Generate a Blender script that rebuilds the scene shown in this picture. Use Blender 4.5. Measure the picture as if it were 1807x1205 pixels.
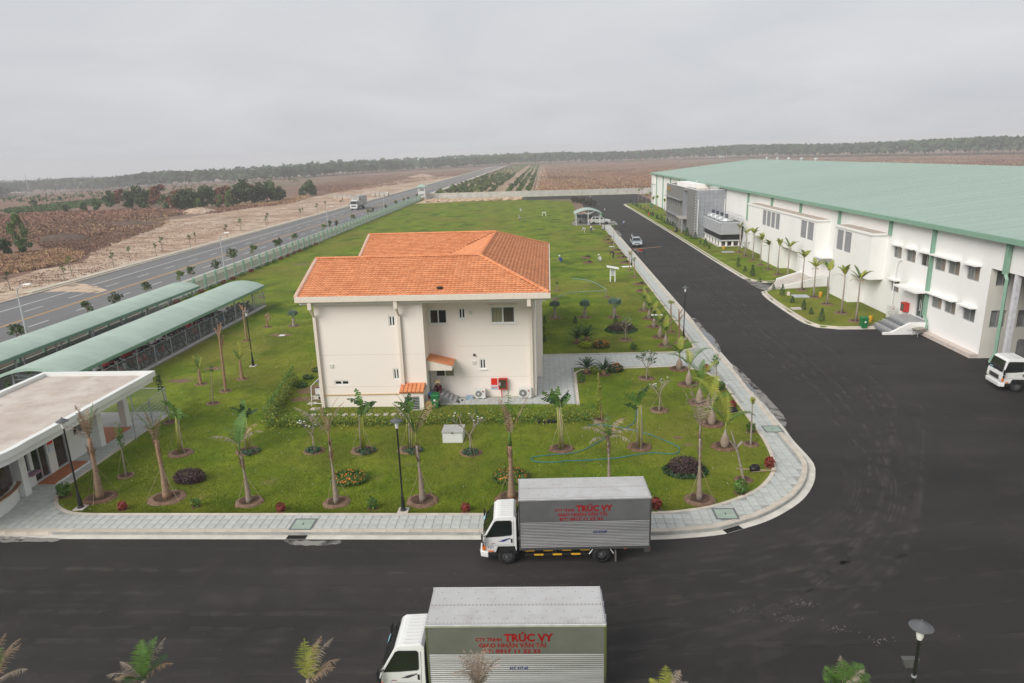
import bpy, math, random
import numpy as np
from mathutils import Vector, Matrix
R = math.radians
random.seed(7)
rng = np.random.default_rng(11)

# ---------------------------------------------------------------- camera, sky, sun, exposure
scene = bpy.context.scene
for o in list(bpy.data.objects):
    bpy.data.objects.remove(o)
CAM_H = 15.5
HAZE = 0.00042
PITCH, ROLL, YAW = 15.28, 1.72, 3.33
LENS = 24.0
cam_data = bpy.data.cameras.new('camera')
cam_data.sensor_width = 36.0
cam_data.lens = LENS
cam_data.clip_start = 0.5
cam_data.clip_end = 9000
camera = bpy.data.objects.new('camera', cam_data)
scene.collection.objects.link(camera)
_fw = Vector((-math.sin(R(YAW)) * math.cos(R(PITCH)), math.cos(R(YAW)) * math.cos(R(PITCH)), -math.sin(R(PITCH))))
_rt = Vector((math.cos(R(YAW)), math.sin(R(YAW)), 0))
_up = _rt.cross(_fw)
_c, _s = math.cos(R(ROLL)), math.sin(R(ROLL))
_rt2 = _rt * _c - _up * _s
_up2 = _up * _c + _rt * _s
camera.matrix_world = Matrix(((_rt2.x, _up2.x, -_fw.x, 0), (_rt2.y, _up2.y, -_fw.y, 0), (_rt2.z, _up2.z, -_fw.z, CAM_H), (0, 0, 0, 1)))
scene.camera = camera

SUN_ELEV, SUN_AZ = 36.0, 225.0          # azimuth clockwise from +Y (behind the viewer, a little to the left)
world = bpy.data.worlds.new('World')
scene.world = world
world.use_nodes = True
wt = world.node_tree
wn, wl = wt.nodes, wt.links
wn.clear()
w_out = wn.new('ShaderNodeOutputWorld')
w_bg = wn.new('ShaderNodeBackground')
w_sky = wn.new('ShaderNodeTexSky')
w_sky.sky_type = 'NISHITA'
w_sky.sun_disc = False
w_sky.sun_elevation = R(SUN_ELEV)
w_sky.sun_rotation = R(SUN_AZ)
w_sky.dust_density = 4.0
w_sky.air_density = 1.2
w_hs = wn.new('ShaderNodeHueSaturation')
w_hs.inputs['Saturation'].default_value = 0.22
wl.new(w_sky.outputs[0], w_hs.inputs['Color'])
# an even overcast cloud deck with soft mottling, the same in every direction
w_tc = wn.new('ShaderNodeTexCoord')
w_sep = wn.new('ShaderNodeSeparateXYZ')
wl.new(w_tc.outputs['Generated'], w_sep.inputs[0])
w_abs = wn.new('ShaderNodeMath'); w_abs.operation = 'ABSOLUTE'
wl.new(w_sep.outputs['Z'], w_abs.inputs[0])
w_add = wn.new('ShaderNodeMath'); w_add.operation = 'ADD'; w_add.inputs[1].default_value = 0.22
wl.new(w_abs.outputs[0], w_add.inputs[0])
w_dx = wn.new('ShaderNodeMath'); w_dx.operation = 'DIVIDE'
w_dy = wn.new('ShaderNodeMath'); w_dy.operation = 'DIVIDE'
wl.new(w_sep.outputs['X'], w_dx.inputs[0]); wl.new(w_add.outputs[0], w_dx.inputs[1])
wl.new(w_sep.outputs['Y'], w_dy.inputs[0]); wl.new(w_add.outputs[0], w_dy.inputs[1])
w_cmb = wn.new('ShaderNodeCombineXYZ')
wl.new(w_dx.outputs[0], w_cmb.inputs[0]); wl.new(w_dy.outputs[0], w_cmb.inputs[1])
w_noise = wn.new('ShaderNodeTexNoise')
w_noise.inputs['Scale'].default_value = 1.15
w_noise.inputs['Detail'].default_value = 5.0
w_noise.inputs['Roughness'].default_value = 0.52
w_noise.inputs['Distortion'].default_value = 0.5
wl.new(w_cmb.outputs[0], w_noise.inputs['Vector'])
w_ramp = wn.new('ShaderNodeValToRGB')
w_ramp.color_ramp.elements[0].position = 0.30
w_ramp.color_ramp.elements[0].color = (0.418, 0.432, 0.460, 1)
w_ramp.color_ramp.elements[1].position = 0.72
w_ramp.color_ramp.elements[1].color = (0.500, 0.508, 0.526, 1)
wl.new(w_noise.outputs[0], w_ramp.inputs[0])
w_mul = wn.new('ShaderNodeVectorMath'); w_mul.operation = 'SCALE'
w_mul.inputs['Scale'].default_value = 0.10
wl.new(w_hs.outputs[0], w_mul.inputs[0])
w_cl = wn.new('ShaderNodeVectorMath'); w_cl.operation = 'SCALE'
w_cl.inputs['Scale'].default_value = 6.8
wl.new(w_ramp.outputs[0], w_cl.inputs[0])
w_sum = wn.new('ShaderNodeVectorMath'); w_sum.operation = 'ADD'
wl.new(w_mul.outputs[0], w_sum.inputs[0]); wl.new(w_cl.outputs[0], w_sum.inputs[1])
wl.new(w_sum.outputs[0], w_bg.inputs['Color'])
w_bg.inputs['Strength'].default_value = 0.10
wl.new(w_bg.outputs[0], w_out.inputs['Surface'])

sun_data = bpy.data.lights.new('sun', 'SUN')
sun_data.energy = 1.5
sun_data.angle = R(38)
sun_data.color = (1.0, 0.955, 0.89)
sun = bpy.data.objects.new('sun', sun_data)
scene.collection.objects.link(sun)
_sd = Vector((math.sin(R(SUN_AZ)) * math.cos(R(SUN_ELEV)), math.cos(R(SUN_AZ)) * math.cos(R(SUN_ELEV)), math.sin(R(SUN_ELEV))))
sun.rotation_euler = (-_sd).to_track_quat('-Z', 'Y').to_euler()
sun.location = (0, 0, 200)

scene.view_settings.view_transform = 'Standard'
scene.view_settings.look = 'None'
scene.view_settings.exposure = 0.92
scene.view_settings.gamma = 1.0
scene.view_settings.use_curve_mapping = False
cy = scene.cycles
cy.max_bounces = 6; cy.diffuse_bounces = 3; cy.glossy_bounces = 3
cy.transmission_bounces = 4; cy.transparent_max_bounces = 8; cy.volume_bounces = 1
cy.sample_clamp_indirect = 6.0
cy.caustics_reflective = False; cy.caustics_refractive = False

# ---------------------------------------------------------------- survey: photo pixel (1807 px wide) -> point on a level plane
def ray(px, py):
    f = LENS / 36.0 * 1807.0
    return _rt2 * ((px - 903.5) / f) - _up2 * ((py - 602.5) / f) + _fw
def G(px, py, z=0.14):
    d = ray(px, py)
    t = (z - CAM_H) / d.z
    return Vector((d.x * t, d.y * t, z))
def GY(px, py, Y):
    d = ray(px, py); t = Y / d.y
    return Vector((d.x * t, Y, CAM_H + d.z * t))
def hgt(base, top_px):                      # height of a thing whose foot is at point `base` and top at pixel top_px
    return GY(top_px[0], top_px[1], base.y).z - base.z

# ---------------------------------------------------------------- materials
MATS = {}
def mat(name, col, rough=0.8, metal=0.0, var=0.12, scale=4.0, bump=0.0, bscale=None, rand=0.0, spec=0.35, transl=0.0, col2=None, detail=3.0, stretch=None, coord='Object'):
    if name in MATS: return MATS[name]
    m = bpy.data.materials.new(name); m.use_nodes = True
    nt = m.node_tree; n, l = nt.nodes, nt.links
    b = n['Principled BSDF']
    b.inputs['Roughness'].default_value = rough
    b.inputs['Metallic'].default_value = metal
    b.inputs['Specular IOR Level'].default_value = spec
    out = n['Material Output']
    c = tuple(col) + (1,)
    tc = n.new('ShaderNodeTexCoord')
    src = tc.outputs[coord]
    if stretch:
        mp = n.new('ShaderNodeMapping'); mp.inputs['Scale'].default_value = stretch
        l.new(src, mp.inputs[0]); src = mp.outputs[0]
    colsock = None
    if var > 0 or col2:
        nz = n.new('ShaderNodeTexNoise'); nz.inputs['Scale'].default_value = scale; nz.inputs['Detail'].default_value = detail
        nz.inputs['Roughness'].default_value = 0.6
        l.new(src, nz.inputs['Vector'])
        rp = n.new('ShaderNodeValToRGB')
        rp.color_ramp.elements[0].position = 0.32; rp.color_ramp.elements[1].position = 0.68
        if col2: a, d = tuple(col), tuple(col2)
        else: a, d = tuple(x * (1 - var) for x in col), tuple(min(1, x * (1 + var)) for x in col)
        rp.color_ramp.elements[0].color = a + (1,); rp.color_ramp.elements[1].color = d + (1,)
        l.new(nz.outputs[0], rp.inputs[0]); colsock = rp.outputs[0]
    if rand > 0:
        oi = n.new('ShaderNodeObjectInfo')
        mr = n.new('ShaderNodeMapRange'); mr.inputs[3].default_value = 1 - rand; mr.inputs[4].default_value = 1 + rand
        l.new(oi.outputs['Random'], mr.inputs[0])
        sc = n.new('ShaderNodeVectorMath'); sc.operation = 'SCALE'
        if colsock: l.new(colsock, sc.inputs[0])
        else: sc.inputs[0].default_value = tuple(col)
        l.new(mr.outputs[0], sc.inputs['Scale']); colsock = sc.outputs[0]
    if colsock: l.new(colsock, b.inputs['Base Color'])
    else: b.inputs['Base Color'].default_value = c
    if bump > 0:
        nb = n.new('ShaderNodeTexNoise'); nb.inputs['Scale'].default_value = bscale or scale * 6; nb.inputs['Detail'].default_value = 4
        l.new(src, nb.inputs['Vector'])
        bp = n.new('ShaderNodeBump'); bp.inputs['Strength'].default_value = bump; bp.inputs['Distance'].default_value = 0.02
        l.new(nb.outputs[0], bp.inputs['Height']); l.new(bp.outputs[0], b.inputs['Normal'])
    if transl > 0:
        t = n.new('ShaderNodeBsdfTranslucent'); mx = n.new('ShaderNodeMixShader'); mx.inputs[0].default_value = transl
        if colsock: l.new(colsock, t.inputs[0])
        else: t.inputs[0].default_value = c
        l.new(b.outputs[0], mx.inputs[1]); l.new(t.outputs[0], mx.inputs[2]); l.new(mx.outputs[0], out.inputs['Surface'])
    MATS[name] = m
    return m

def layered(name, base, layers, rough=0.9, bump=0.0, bscale=8.0, spec=0.25, rough_layer=None):
    """procedural ground: base colour + list of (colour, noise scale, low, high, strength, stretch, offset)"""
    m = bpy.data.materials.new(name); m.use_nodes = True
    nt = m.node_tree; n, l = nt.nodes, nt.links
    b = n['Principled BSDF']; b.inputs['Roughness'].default_value = rough; b.inputs['Specular IOR Level'].default_value = spec
    geo = n.new('ShaderNodeNewGeometry')
    prev = None
    for (col, sc, lo, hi, st, stretch, off) in layers:
        mp = n.new('ShaderNodeMapping'); mp.inputs['Scale'].default_value = stretch; mp.inputs['Location'].default_value = (off, off * 1.7, 0)
        l.new(geo.outputs['Position'], mp.inputs[0])
        nz = n.new('ShaderNodeTexNoise'); nz.inputs['Scale'].default_value = sc; nz.inputs['Detail'].default_value = 5; nz.inputs['Roughness'].default_value = 0.6
        l.new(mp.outputs[0], nz.inputs['Vector'])
        mr = n.new('ShaderNodeMapRange'); mr.inputs[1].default_value = lo; mr.inputs[2].default_value = hi; mr.inputs[3].default_value = 0; mr.inputs[4].default_value = st
        l.new(nz.outputs[0], mr.inputs[0])
        mx = n.new('ShaderNodeMix'); mx.data_type = 'RGBA'
        l.new(mr.outputs[0], mx.inputs['Factor'])
        if prev is None: mx.inputs['A'].default_value = tuple(base) + (1,)
        else: l.new(prev, mx.inputs['A'])
        mx.inputs['B'].default_value = tuple(col) + (1,)
        prev = mx.outputs['Result']
        if rough_layer == col:
            r2 = n.new('ShaderNodeMapRange'); r2.inputs[1].default_value = 0; r2.inputs[2].default_value = st; r2.inputs[3].default_value = rough; r2.inputs[4].default_value = rough * 0.6
            l.new(mr.outputs[0], r2.inputs[0]); l.new(r2.outputs[0], b.inputs['Roughness'])
    l.new(prev, b.inputs['Base Color'])
    if bump > 0:
        nb = n.new('ShaderNodeTexNoise'); nb.inputs['Scale'].default_value = bscale; nb.inputs['Detail'].default_value = 5
        l.new(geo.outputs['Position'], nb.inputs['Vector'])
        bp = n.new('ShaderNodeBump'); bp.inputs['Strength'].default_value = bump; bp.inputs['Distance'].default_value = 0.05
        l.new(nb.outputs[0], bp.inputs['Height']); l.new(bp.outputs[0], b.inputs['Normal'])
    MATS[name] = m
    return m

def glass_mat(name, col=(0.02, 0.025, 0.03), rough=0.08, spec=0.6):
    return mat(name, col, rough, 0, var=0.25, scale=1.5, spec=spec)

# ---------------------------------------------------------------- mesh builder
WORLD = {}                                  # object name -> world offset of its local frame
class MB:
    def __init__(s): s.v = []; s.f = []; s.m = []; s.mi = 0
    def vert(s, p): s.v.append((p[0], p[1], p[2])); return len(s.v) - 1
    def face(s, idx): s.f.append(tuple(idx)); s.m.append(s.mi)
    def poly(s, pts): s.face([s.vert(p) for p in pts]); return s
    def hexa(s, b, t):                      # bottom 4, top 4 points (ccw from above)
        i = [s.vert(p) for p in b] + [s.vert(p) for p in t]
        for q in ((3, 2, 1, 0), (4, 5, 6, 7), (0, 1, 5, 4), (1, 2, 6, 5), (2, 3, 7, 6), (3, 0, 4, 7)): s.face([i[k] for k in q])
        return s
    def bx(s, x0, x1, y0, y1, z0, z1):
        return s.hexa([(x0, y0, z0), (x1, y0, z0), (x1, y1, z0), (x0, y1, z0)], [(x0, y0, z1), (x1, y0, z1), (x1, y1, z1), (x0, y1, z1)])
    def box(s, c, d):
        return s.bx(c[0] - d[0] / 2, c[0] + d[0] / 2, c[1] - d[1] / 2, c[1] + d[1] / 2, c[2] - d[2] / 2, c[2] + d[2] / 2)
    def prism(s, pts, d):                   # polygon (any plane) extruded by vector d
        d = Vector(d); a = [s.vert(p) for p in pts]; b = [s.vert(Vector(p) + d) for p in pts]; n = len(pts)
        s.face(a[::-1]); s.face(b)
        for i in range(n): s.face((a[i], a[(i + 1) % n], b[(i + 1) % n], b[i]))
        return s
    def tube(s, pts, rad, n=6, caps=True, flat=1.0):
        pts = [Vector(p) for p in pts]
        if not isinstance(rad, (list, tuple)): rad = [rad] * len(pts)
        rings = []
        ref = None
        for i, p in enumerate(pts):
            t = (pts[min(i + 1, len(pts) - 1)] - pts[max(i - 1, 0)])
            t = t.normalized() if t.length > 1e-9 else Vector((0, 0, 1))
            if ref is None: ref = Vector((1, 0, 0)) if abs(t.x) < 0.8 else Vector((0, 1, 0))
            a = ref - t * ref.dot(t)
            if a.length < 1e-6: a = t.orthogonal()
            a.normalize(); b = t.cross(a); ref = a
            rings.append([s.vert(p + (a * math.cos(2 * math.pi * k / n) + b * math.sin(2 * math.pi * k / n) * flat) * rad[i]) for k in range(n)])
        for i in range(len(rings) - 1):
            for k in range(n): s.face((rings[i][k], rings[i][(k + 1) % n], rings[i + 1][(k + 1) % n], rings[i + 1][k]))
        if caps: s.face(rings[0][::-1]); s.face(rings[-1])
        return s
    def lathe(s, prof, n=12, c=(0, 0, 0)):
        rings = []
        for r, z in prof:
            rings.append([s.vert((c[0] + r * math.cos(2 * math.pi * k / n), c[1] + r * math.sin(2 * math.pi * k / n), c[2] + z)) for k in range(n)])
        for i in range(len(rings) - 1):
            for k in range(n): s.face((rings[i][k], rings[i][(k + 1) % n], rings[i + 1][(k + 1) % n], rings[i + 1][k]))
        s.face(rings[0][::-1]); s.face(rings[-1])
        return s
    def blob(s, c, r, nu=10, nv=6, jit=0.0):
        rings = []
        for i in range(nv + 1):
            th = math.pi * i / nv; ring = []
            for k in range(nu):
                j = 1 + random.uniform(-jit, jit)
                ring.append(s.vert((c[0] + r[0] * math.sin(th) * math.cos(2 * math.pi * k / nu) * j, c[1] + r[1] * math.sin(th) * math.sin(2 * math.pi * k / nu) * j, c[2] - r[2] * math.cos(th) * j)))
            rings.append(ring)
        for i in range(nv):
            for k in range(nu): s.face((rings[i][k], rings[i][(k + 1) % nu], rings[i + 1][(k + 1) % nu], rings[i + 1][k]))
        return s
    def xform(s, M, start=0):
        for i in range(start, len(s.v)): s.v[i] = tuple(M @ Vector(s.v[i]))
        return s
    def add(s, vs, fs):                     # numpy arrays
        o = len(s.v)
        s.v.extend(map(tuple, vs)); s.f.extend([tuple(int(x) + o for x in f) for f in fs]); s.m.extend([s.mi] * len(fs))
        return s
    def mesh(s, name, mats, off=(0, 0, 0), smooth=False):
        me = bpy.data.meshes.new(name)
        vs = [(a - off[0], b - off[1], c - off[2]) for a, b, c in s.v] if any(off) else s.v
        me.from_pydata(vs, [], s.f)
        if not isinstance(mats, (list, tuple)): mats = [mats]
        for m in mats: me.materials.append(m)
        if len(mats) > 1: me.polygons.foreach_set('material_index', s.m)
        if smooth: me.polygons.foreach_set('use_smooth', [True] * len(s.f))
        me.update()
        return me
    def build(s, name, mats, parent=None, local=False, smooth=False):
        off = (0, 0, 0)
        if parent is not None and not local: off = WORLD.get(parent.name, (0, 0, 0))
        o = bpy.data.objects.new(name, s.mesh(name, mats, off, smooth))
        scene.collection.objects.link(o)
        if parent is not None: o.parent = parent
        WORLD[o.name] = tuple(off)
        return o

def tag(o, label=None, cat=None, group=None, kind=None):
    if label: o['label'] = label
    if cat: o['category'] = cat
    if group: o['group'] = group
    if kind: o['kind'] = kind
    return o
def thing(name, loc, label, cat, group=None, rz=0.0, scale=1.0):
    o = bpy.data.objects.new(name, None)
    o.empty_display_size = 0.3
    o.location = loc; o.rotation_euler = (0, 0, rz); o.scale = (scale,) * 3
    scene.collection.objects.link(o)
    WORLD[o.name] = tuple(loc)
    return tag(o, label, cat, group)
def copy_tree(o, loc=None, rz=None, scale=None, label=None, parent=None):
    c = o.copy(); scene.collection.objects.link(c)
    if parent is not None: c.parent = parent
    if loc is not None: c.location = loc
    if rz is not None: c.rotation_euler = (0, 0, rz)
    if scale is not None: c.scale = (scale,) * 3
    if label: c['label'] = label
    for ch in o.children: copy_tree(ch, parent=c)
    return c
def struct(o): o['kind'] = 'structure'; return o
def stuff(o, label=None, cat=None): return tag(o, label, cat, None, 'stuff')
ORD = ['first', 'second', 'third', 'fourth', 'fifth', 'sixth', 'seventh', 'eighth', 'ninth', 'tenth', 'eleventh', 'twelfth', 'thirteenth', 'fourteenth', 'fifteenth', 'sixteenth', 'seventeenth', 'eighteenth', 'nineteenth', 'twentieth',
       'twenty-first', 'twenty-second', 'twenty-third', 'twenty-fourth', 'twenty-fifth', 'twenty-sixth', 'twenty-seventh', 'twenty-eighth', 'twenty-ninth', 'thirtieth', 'thirty-first', 'thirty-second', 'thirty-third', 'thirty-fourth', 'thirty-fifth', 'thirty-sixth', 'thirty-seventh', 'thirty-eighth', 'thirty-ninth', 'fortieth']
def np_mesh(name, V, F, mats, midx=None, smooth=False):
    """large mesh from arrays; F is (n,3) or (n,4)"""
    me = bpy.data.meshes.new(name)
    V = np.asarray(V, np.float32); F = np.asarray(F, np.int32)
    k = F.shape[1]
    me.vertices.add(len(V)); me.vertices.foreach_set('co', V.ravel())
    me.loops.add(F.size); me.loops.foreach_set('vertex_index', F.ravel())
    me.polygons.add(len(F)); me.polygons.foreach_set('loop_start', np.arange(0, F.size, k, dtype=np.int32)); me.polygons.foreach_set('loop_total', np.full(len(F), k, np.int32))
    if not isinstance(mats, (list, tuple)): mats = [mats]
    for m in mats: me.materials.append(m)
    if midx is not None: me.polygons.foreach_set('material_index', np.asarray(midx, np.int32))
    if smooth: me.polygons.foreach_set('use_smooth', np.ones(len(F), bool))
    me.update(); me.validate()
    return me
def np_obj(name, V, F, mats, midx=None, parent=None, smooth=False):
    o = bpy.data.objects.new(name, np_mesh(name, V, F, mats, midx, smooth)); scene.collection.objects.link(o)
    if parent is not None: o.parent = parent
    WORLD[o.name] = (0, 0, 0) if parent is None else WORLD.get(parent.name, (0, 0, 0))
    return o
def leaf_quads(P, N, size, aspect=0.55, up=0.3, r=None):
    """quads at points P (n,3), loosely facing N (n,3); returns V,F"""
    r = r or rng
    n = len(P)
    N = N + r.normal(0, 0.7, (n, 3)); N[:, 2] += up
    N /= np.linalg.norm(N, axis=1)[:, None] + 1e-9
    T = r.normal(0, 1, (n, 3)); T -= N * (T * N).sum(1)[:, None]; T /= np.linalg.norm(T, axis=1)[:, None] + 1e-9
    B = np.cross(N, T)
    s = (np.asarray(size) * r.uniform(0.6, 1.3, n))[:, None]
    a = T * s; b = B * s * aspect
    V = np.stack([P - a, P + b * 0.9 - a * 0.1, P + a, P - b * 0.9 - a * 0.1], 1).reshape(-1, 3)
    F = np.arange(n * 4).reshape(n, 4)
    return V, F
def crown_points(clumps, n, r=None, shell=0.55):
    """clumps: list of (cx,cy,cz,rx,ry,rz); n points spread over them near their surfaces"""
    r = r or rng
    C = np.array(clumps, float)
    w = (C[:, 3] * C[:, 4] + C[:, 3] * C[:, 5]); w /= w.sum()
    k = r.choice(len(C), n, p=w)
    D = r.normal(0, 1, (n, 3)); D /= np.linalg.norm(D, axis=1)[:, None]
    rad = (shell + (1 - shell) * r.random(n)) ** 0.7
    P = C[k, :3] + D * C[k, 3:] * rad[:, None]
    return P, D
# ================================================================ GROUND AND PAVING
def smooth01(t): t = np.clip(t, 0, 1); return t * t * (3 - 2 * t)
def terrain_z(x, y):
    """far country: falls away to the left, a gentle rise far right; flat round the site"""
    x = np.asarray(x, float); y = np.asarray(y, float)
    d = np.maximum(0, -x - 150 + 0.1 * np.maximum(0, y - 300))
    z = -24 * smooth01(d / 900.0) * smooth01((np.hypot(x, y) - 150) / 700)
    z += 2.0 * smooth01((np.hypot(x, y) - 500) / 900) * smooth01((x + 100) / 800)
    return z - 0.06
soil = layered('dry_red_soil', (0.20, 0.115, 0.08), [
    ((0.27, 0.185, 0.13), 0.012, 0.42, 0.60, 0.9, (1, 1, 1), 3.0),
    ((0.15, 0.085, 0.065), 0.03, 0.45, 0.65, 0.75, (1, 1.0, 1), 17.0),
    ((0.115, 0.118, 0.055), 0.007, 0.52, 0.63, 0.7, (1, 0.6, 1), 31.0),
    ((0.10, 0.062, 0.05), 0.25, 0.5, 0.72, 0.6, (1, 1, 1), 5.0),
    ((0.30, 0.22, 0.16), 0.9, 0.56, 0.76, 0.45, (1, 1, 1), 9.0)], bump=0.6, bscale=1.2)
xs = np.unique(np.concatenate([np.linspace(-2450, -300, 36), np.linspace(-300, 300, 61), np.linspace(300, 2450, 36)]))
ys = np.unique(np.concatenate([np.linspace(-300, 0, 7), np.linspace(0, 500, 51), np.linspace(500, 2450, 40)]))
XX, YY = np.meshgrid(xs, ys)
ZZ = terrain_z(XX, YY)
nx, ny = len(xs), len(ys)
V = np.stack([XX.ravel(), YY.ravel(), ZZ.ravel()], 1)
ii, jj = np.meshgrid(np.arange(nx - 1), np.arange(ny - 1))
a = (jj * nx + ii).ravel()
F = np.stack([a, a + 1, a + nx + 1, a + nx], 1)
struct(np_obj('ground', V, F, soil, smooth=True))

asphalt_m = layered('asphalt', (0.0262, 0.0238, 0.0226), [
    ((0.040, 0.036, 0.034), 0.30, 0.42, 0.66, 0.9, (0.25, 1, 1), 2.0),
    ((0.017, 0.016, 0.0155), 0.14, 0.50, 0.66, 0.8, (0.4, 1, 1), 12.0),
    ((0.055, 0.044, 0.037), 0.55, 0.56, 0.76, 0.45, (1, 1, 1), 7.0),
    ((0.046, 0.042, 0.040), 60.0, 0.52, 0.74, 0.55, (1, 1, 1), 1.0),
    ((0.10, 0.095, 0.09), 4.0, 0.70, 0.78, 0.4, (1, 1, 1), 4.0)], rough=0.85, bump=0.35, bscale=90, spec=0.3)
grass_m = layered('lawn_grass', (0.115, 0.180, 0.014), [
    ((0.220, 0.262, 0.028), 0.33, 0.44, 0.62, 0.9, (1, 1, 1), 1.0),
    ((0.046, 0.088, 0.009), 0.24, 0.50, 0.62, 0.8, (1, 0.7, 1), 9.0),
    ((0.190, 0.175, 0.036), 0.075, 0.46, 0.62, 0.75, (1, 1, 1), 21.0),
    ((0.070, 0.105, 0.016), 3.0, 0.48, 0.70, 0.6, (1, 0.6, 1), 4.0),
    ((0.19, 0.225, 0.034), 14.0, 0.50, 0.72, 0.55, (1, 1, 1), 2.0),
    ((0.045, 0.070, 0.012), 22.0, 0.54, 0.74, 0.6, (1, 1, 1), 6.0),
    ((0.24, 0.19, 0.11), 0.6, 0.63, 0.74, 0.55, (1, 1, 1), 13.0)], bump=0.9, bscale=16, spec=.08)
tile_m = mat('paving_tile', (0.44, 0.455, 0.43), 0.75, var=0.10, scale=3.0, bump=0.25, bscale=30, rand=0.07)
grout_m = mat('paving_bed', (0.34, 0.345, 0.325), 0.9, var=0.15, scale=2)
kerb_m = mat('kerb_concrete', (0.53, 0.475, 0.40), 0.85, var=0.16, scale=1.6, bump=0.2, bscale=20, rand=0.06)
gutter_m = mat('gutter_concrete', (0.58, 0.55, 0.49), 0.85, var=0.14, scale=1.2)
earth_m = mat('tilled_soil', (0.16, 0.095, 0.062), 0.95, var=0.0, col2=(0.25, 0.165, 0.11), scale=5, bump=0.9, bscale=22)

def sheet(name, pts, z, m, depth=0.0):
    mb = MB()
    if depth: mb.prism([(x, y, z - depth) for x, y in pts], (0, 0, depth))
    else: mb.poly([(x, y, z) for x, y in pts])
    return mb.build(name, m)

struct(sheet('asphalt_yard', [(-95, -40), (120, -40), (120, 49), (45, 53), (45, 215), (33.5, 215), (33.5, 246), (33.5, 262.5), (-9, 262.5), (-9, 246), (10.5, 246), (10.5, 30), (-95, 30)], 0.0, asphalt_m))
struct(sheet('lawn', [(-44.0, 30.0), (-24.4, 30.0), (-24.4, 26.4), (6, 26.4), (9.5, 28.2), (12.2, 32), (12.4, 36), (12.6, 152), (7.5, 152), (7.5, 232), (-9.5, 246), (-9.5, 262), (-48, 262), (-46, 180), (-44, 100)], 0.13, grass_m, 0.15))

def catmull(pts, n=6):
    pts = [Vector(p) for p in pts]; out = []
    for i in range(len(pts) - 1):
        p0, p1, p2, p3 = pts[max(i - 1, 0)], pts[i], pts[i + 1], pts[min(i + 2, len(pts) - 1)]
        for k in range(n):
            t = k / n
            out.append(0.5 * ((2 * p1) + (-p0 + p2) * t + (2 * p0 - 5 * p1 + 4 * p2 - p3) * t * t + (-p0 + 3 * p1 - 3 * p2 + p3) * t ** 3))
    out.append(pts[-1]); return out
def resample(pts, step):
    pts = [Vector(p) for p in pts]; L = [0]
    for i in range(1, len(pts)): L.append(L[-1] + (pts[i] - pts[i - 1]).length)
    n = max(1, int(round(L[-1] / step))); out = []; j = 0
    for k in range(n + 1):
        t = L[-1] * k / n
        while j < len(L) - 2 and L[j + 1] < t: j += 1
        u = (t - L[j]) / max(1e-9, L[j + 1] - L[j]); out.append(pts[j].lerp(pts[j + 1], u))
    return out
def offset(pts, d):                          # to the left of travel
    out = []
    for i in range(len(pts)):
        t = (pts[min(i + 1, len(pts) - 1)] - pts[max(i - 1, 0)]); t.z = 0; t.normalize()
        out.append(pts[i] + Vector((-t.y, t.x, 0)) * d)
    return out
def ribbon(pts, w0, w1, z0, z1=None, name='strip', m=None, parent=None):
    a, b = offset(pts, w0), offset(pts, w1); mb = MB()
    for i in range(len(pts) - 1):
        q = [a[i], a[i + 1], b[i + 1], b[i]]
        q = [(p.x, p.y, z0) for p in q]
        if z1 is None: mb.poly(q[::-1] if w0 < w1 else q)
        else: mb.hexa(q, [(p[0], p[1], z1) for p in q])
    return mb.build(name, m, parent)

# sidewalk round the front lawn: outer line (kerb face), inner line (edging)
outer_px = [(1151.5, 939), (1198, 937), (1264, 931), (1299, 922), (1343.6, 908), (1379, 890), (1405.6, 870.8), (1421.6, 847.8), (1426, 828), (1421.6, 809)]
outer = [Vector((-95, 25.6, 0.15)), Vector((0.5, 25.6, 0.15)), Vector((1.9, 25.6, .15)), Vector((3.1, 25.63, .15))] + [G(x, y, 0.15) for x, y in outer_px]
outer = [p for p in outer]
outer_s = catmull([outer[1]] + outer[2:] + [Vector((12.85, 35.2, .15)), Vector((12.95, 37, .15))], 5)
outer_path = resample([outer[0]] + outer_s + [Vector((13.1, 45, .15)), Vector((13.2, 152, .15))], 0.5)
inner_px = [(1151.5, 904.5), (1193, 903), (1255, 893.9), (1299, 880.6), (1334.8, 865.5), (1354, 849.6), (1365, 833.6), (1366.7, 819.5), (1362, 800)]
inner_s = catmull([Vector((0.5, 27.08, .15)), Vector((1.9, 27.1, .15)), Vector((3.1, 27.14, .15))] + [G(x, y, 0.15) for x, y in inner_px] + [Vector((11.6, 35.2, .15)), Vector((11.65, 37.5, .15))], 5)
left_bend = [Vector((-24.42, 40.2, .15)), Vector((-24.42, 31, .15)), Vector((-24.2, 29.2, .15)), Vector((-23.5, 28.0, .15)), Vector((-22.3, 27.25, .15)), Vector((-21, 27.1, .15))]
inner_path_front = resample(catmull(left_bend, 4) + inner_s + [Vector((11.75, 43.6, .15)), Vector((11.55, 45.8, .15)), Vector((10.8, 47.6, .15)), Vector((9.2, 48.6, .15)), Vector((2.1, 48.0, .15)), Vector((1.72, 47.2, .15)), Vector((1.68, 40.7, .15))], 0.5)
inner_path_back = resample([Vector((-0.9, 52.0, .15)), Vector((9.9, 52.25, .15)), Vector((11.6, 53.4, .15)), Vector((11.7, 56, .15)), Vector((11.8, 151, .15))], 0.5)

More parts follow.
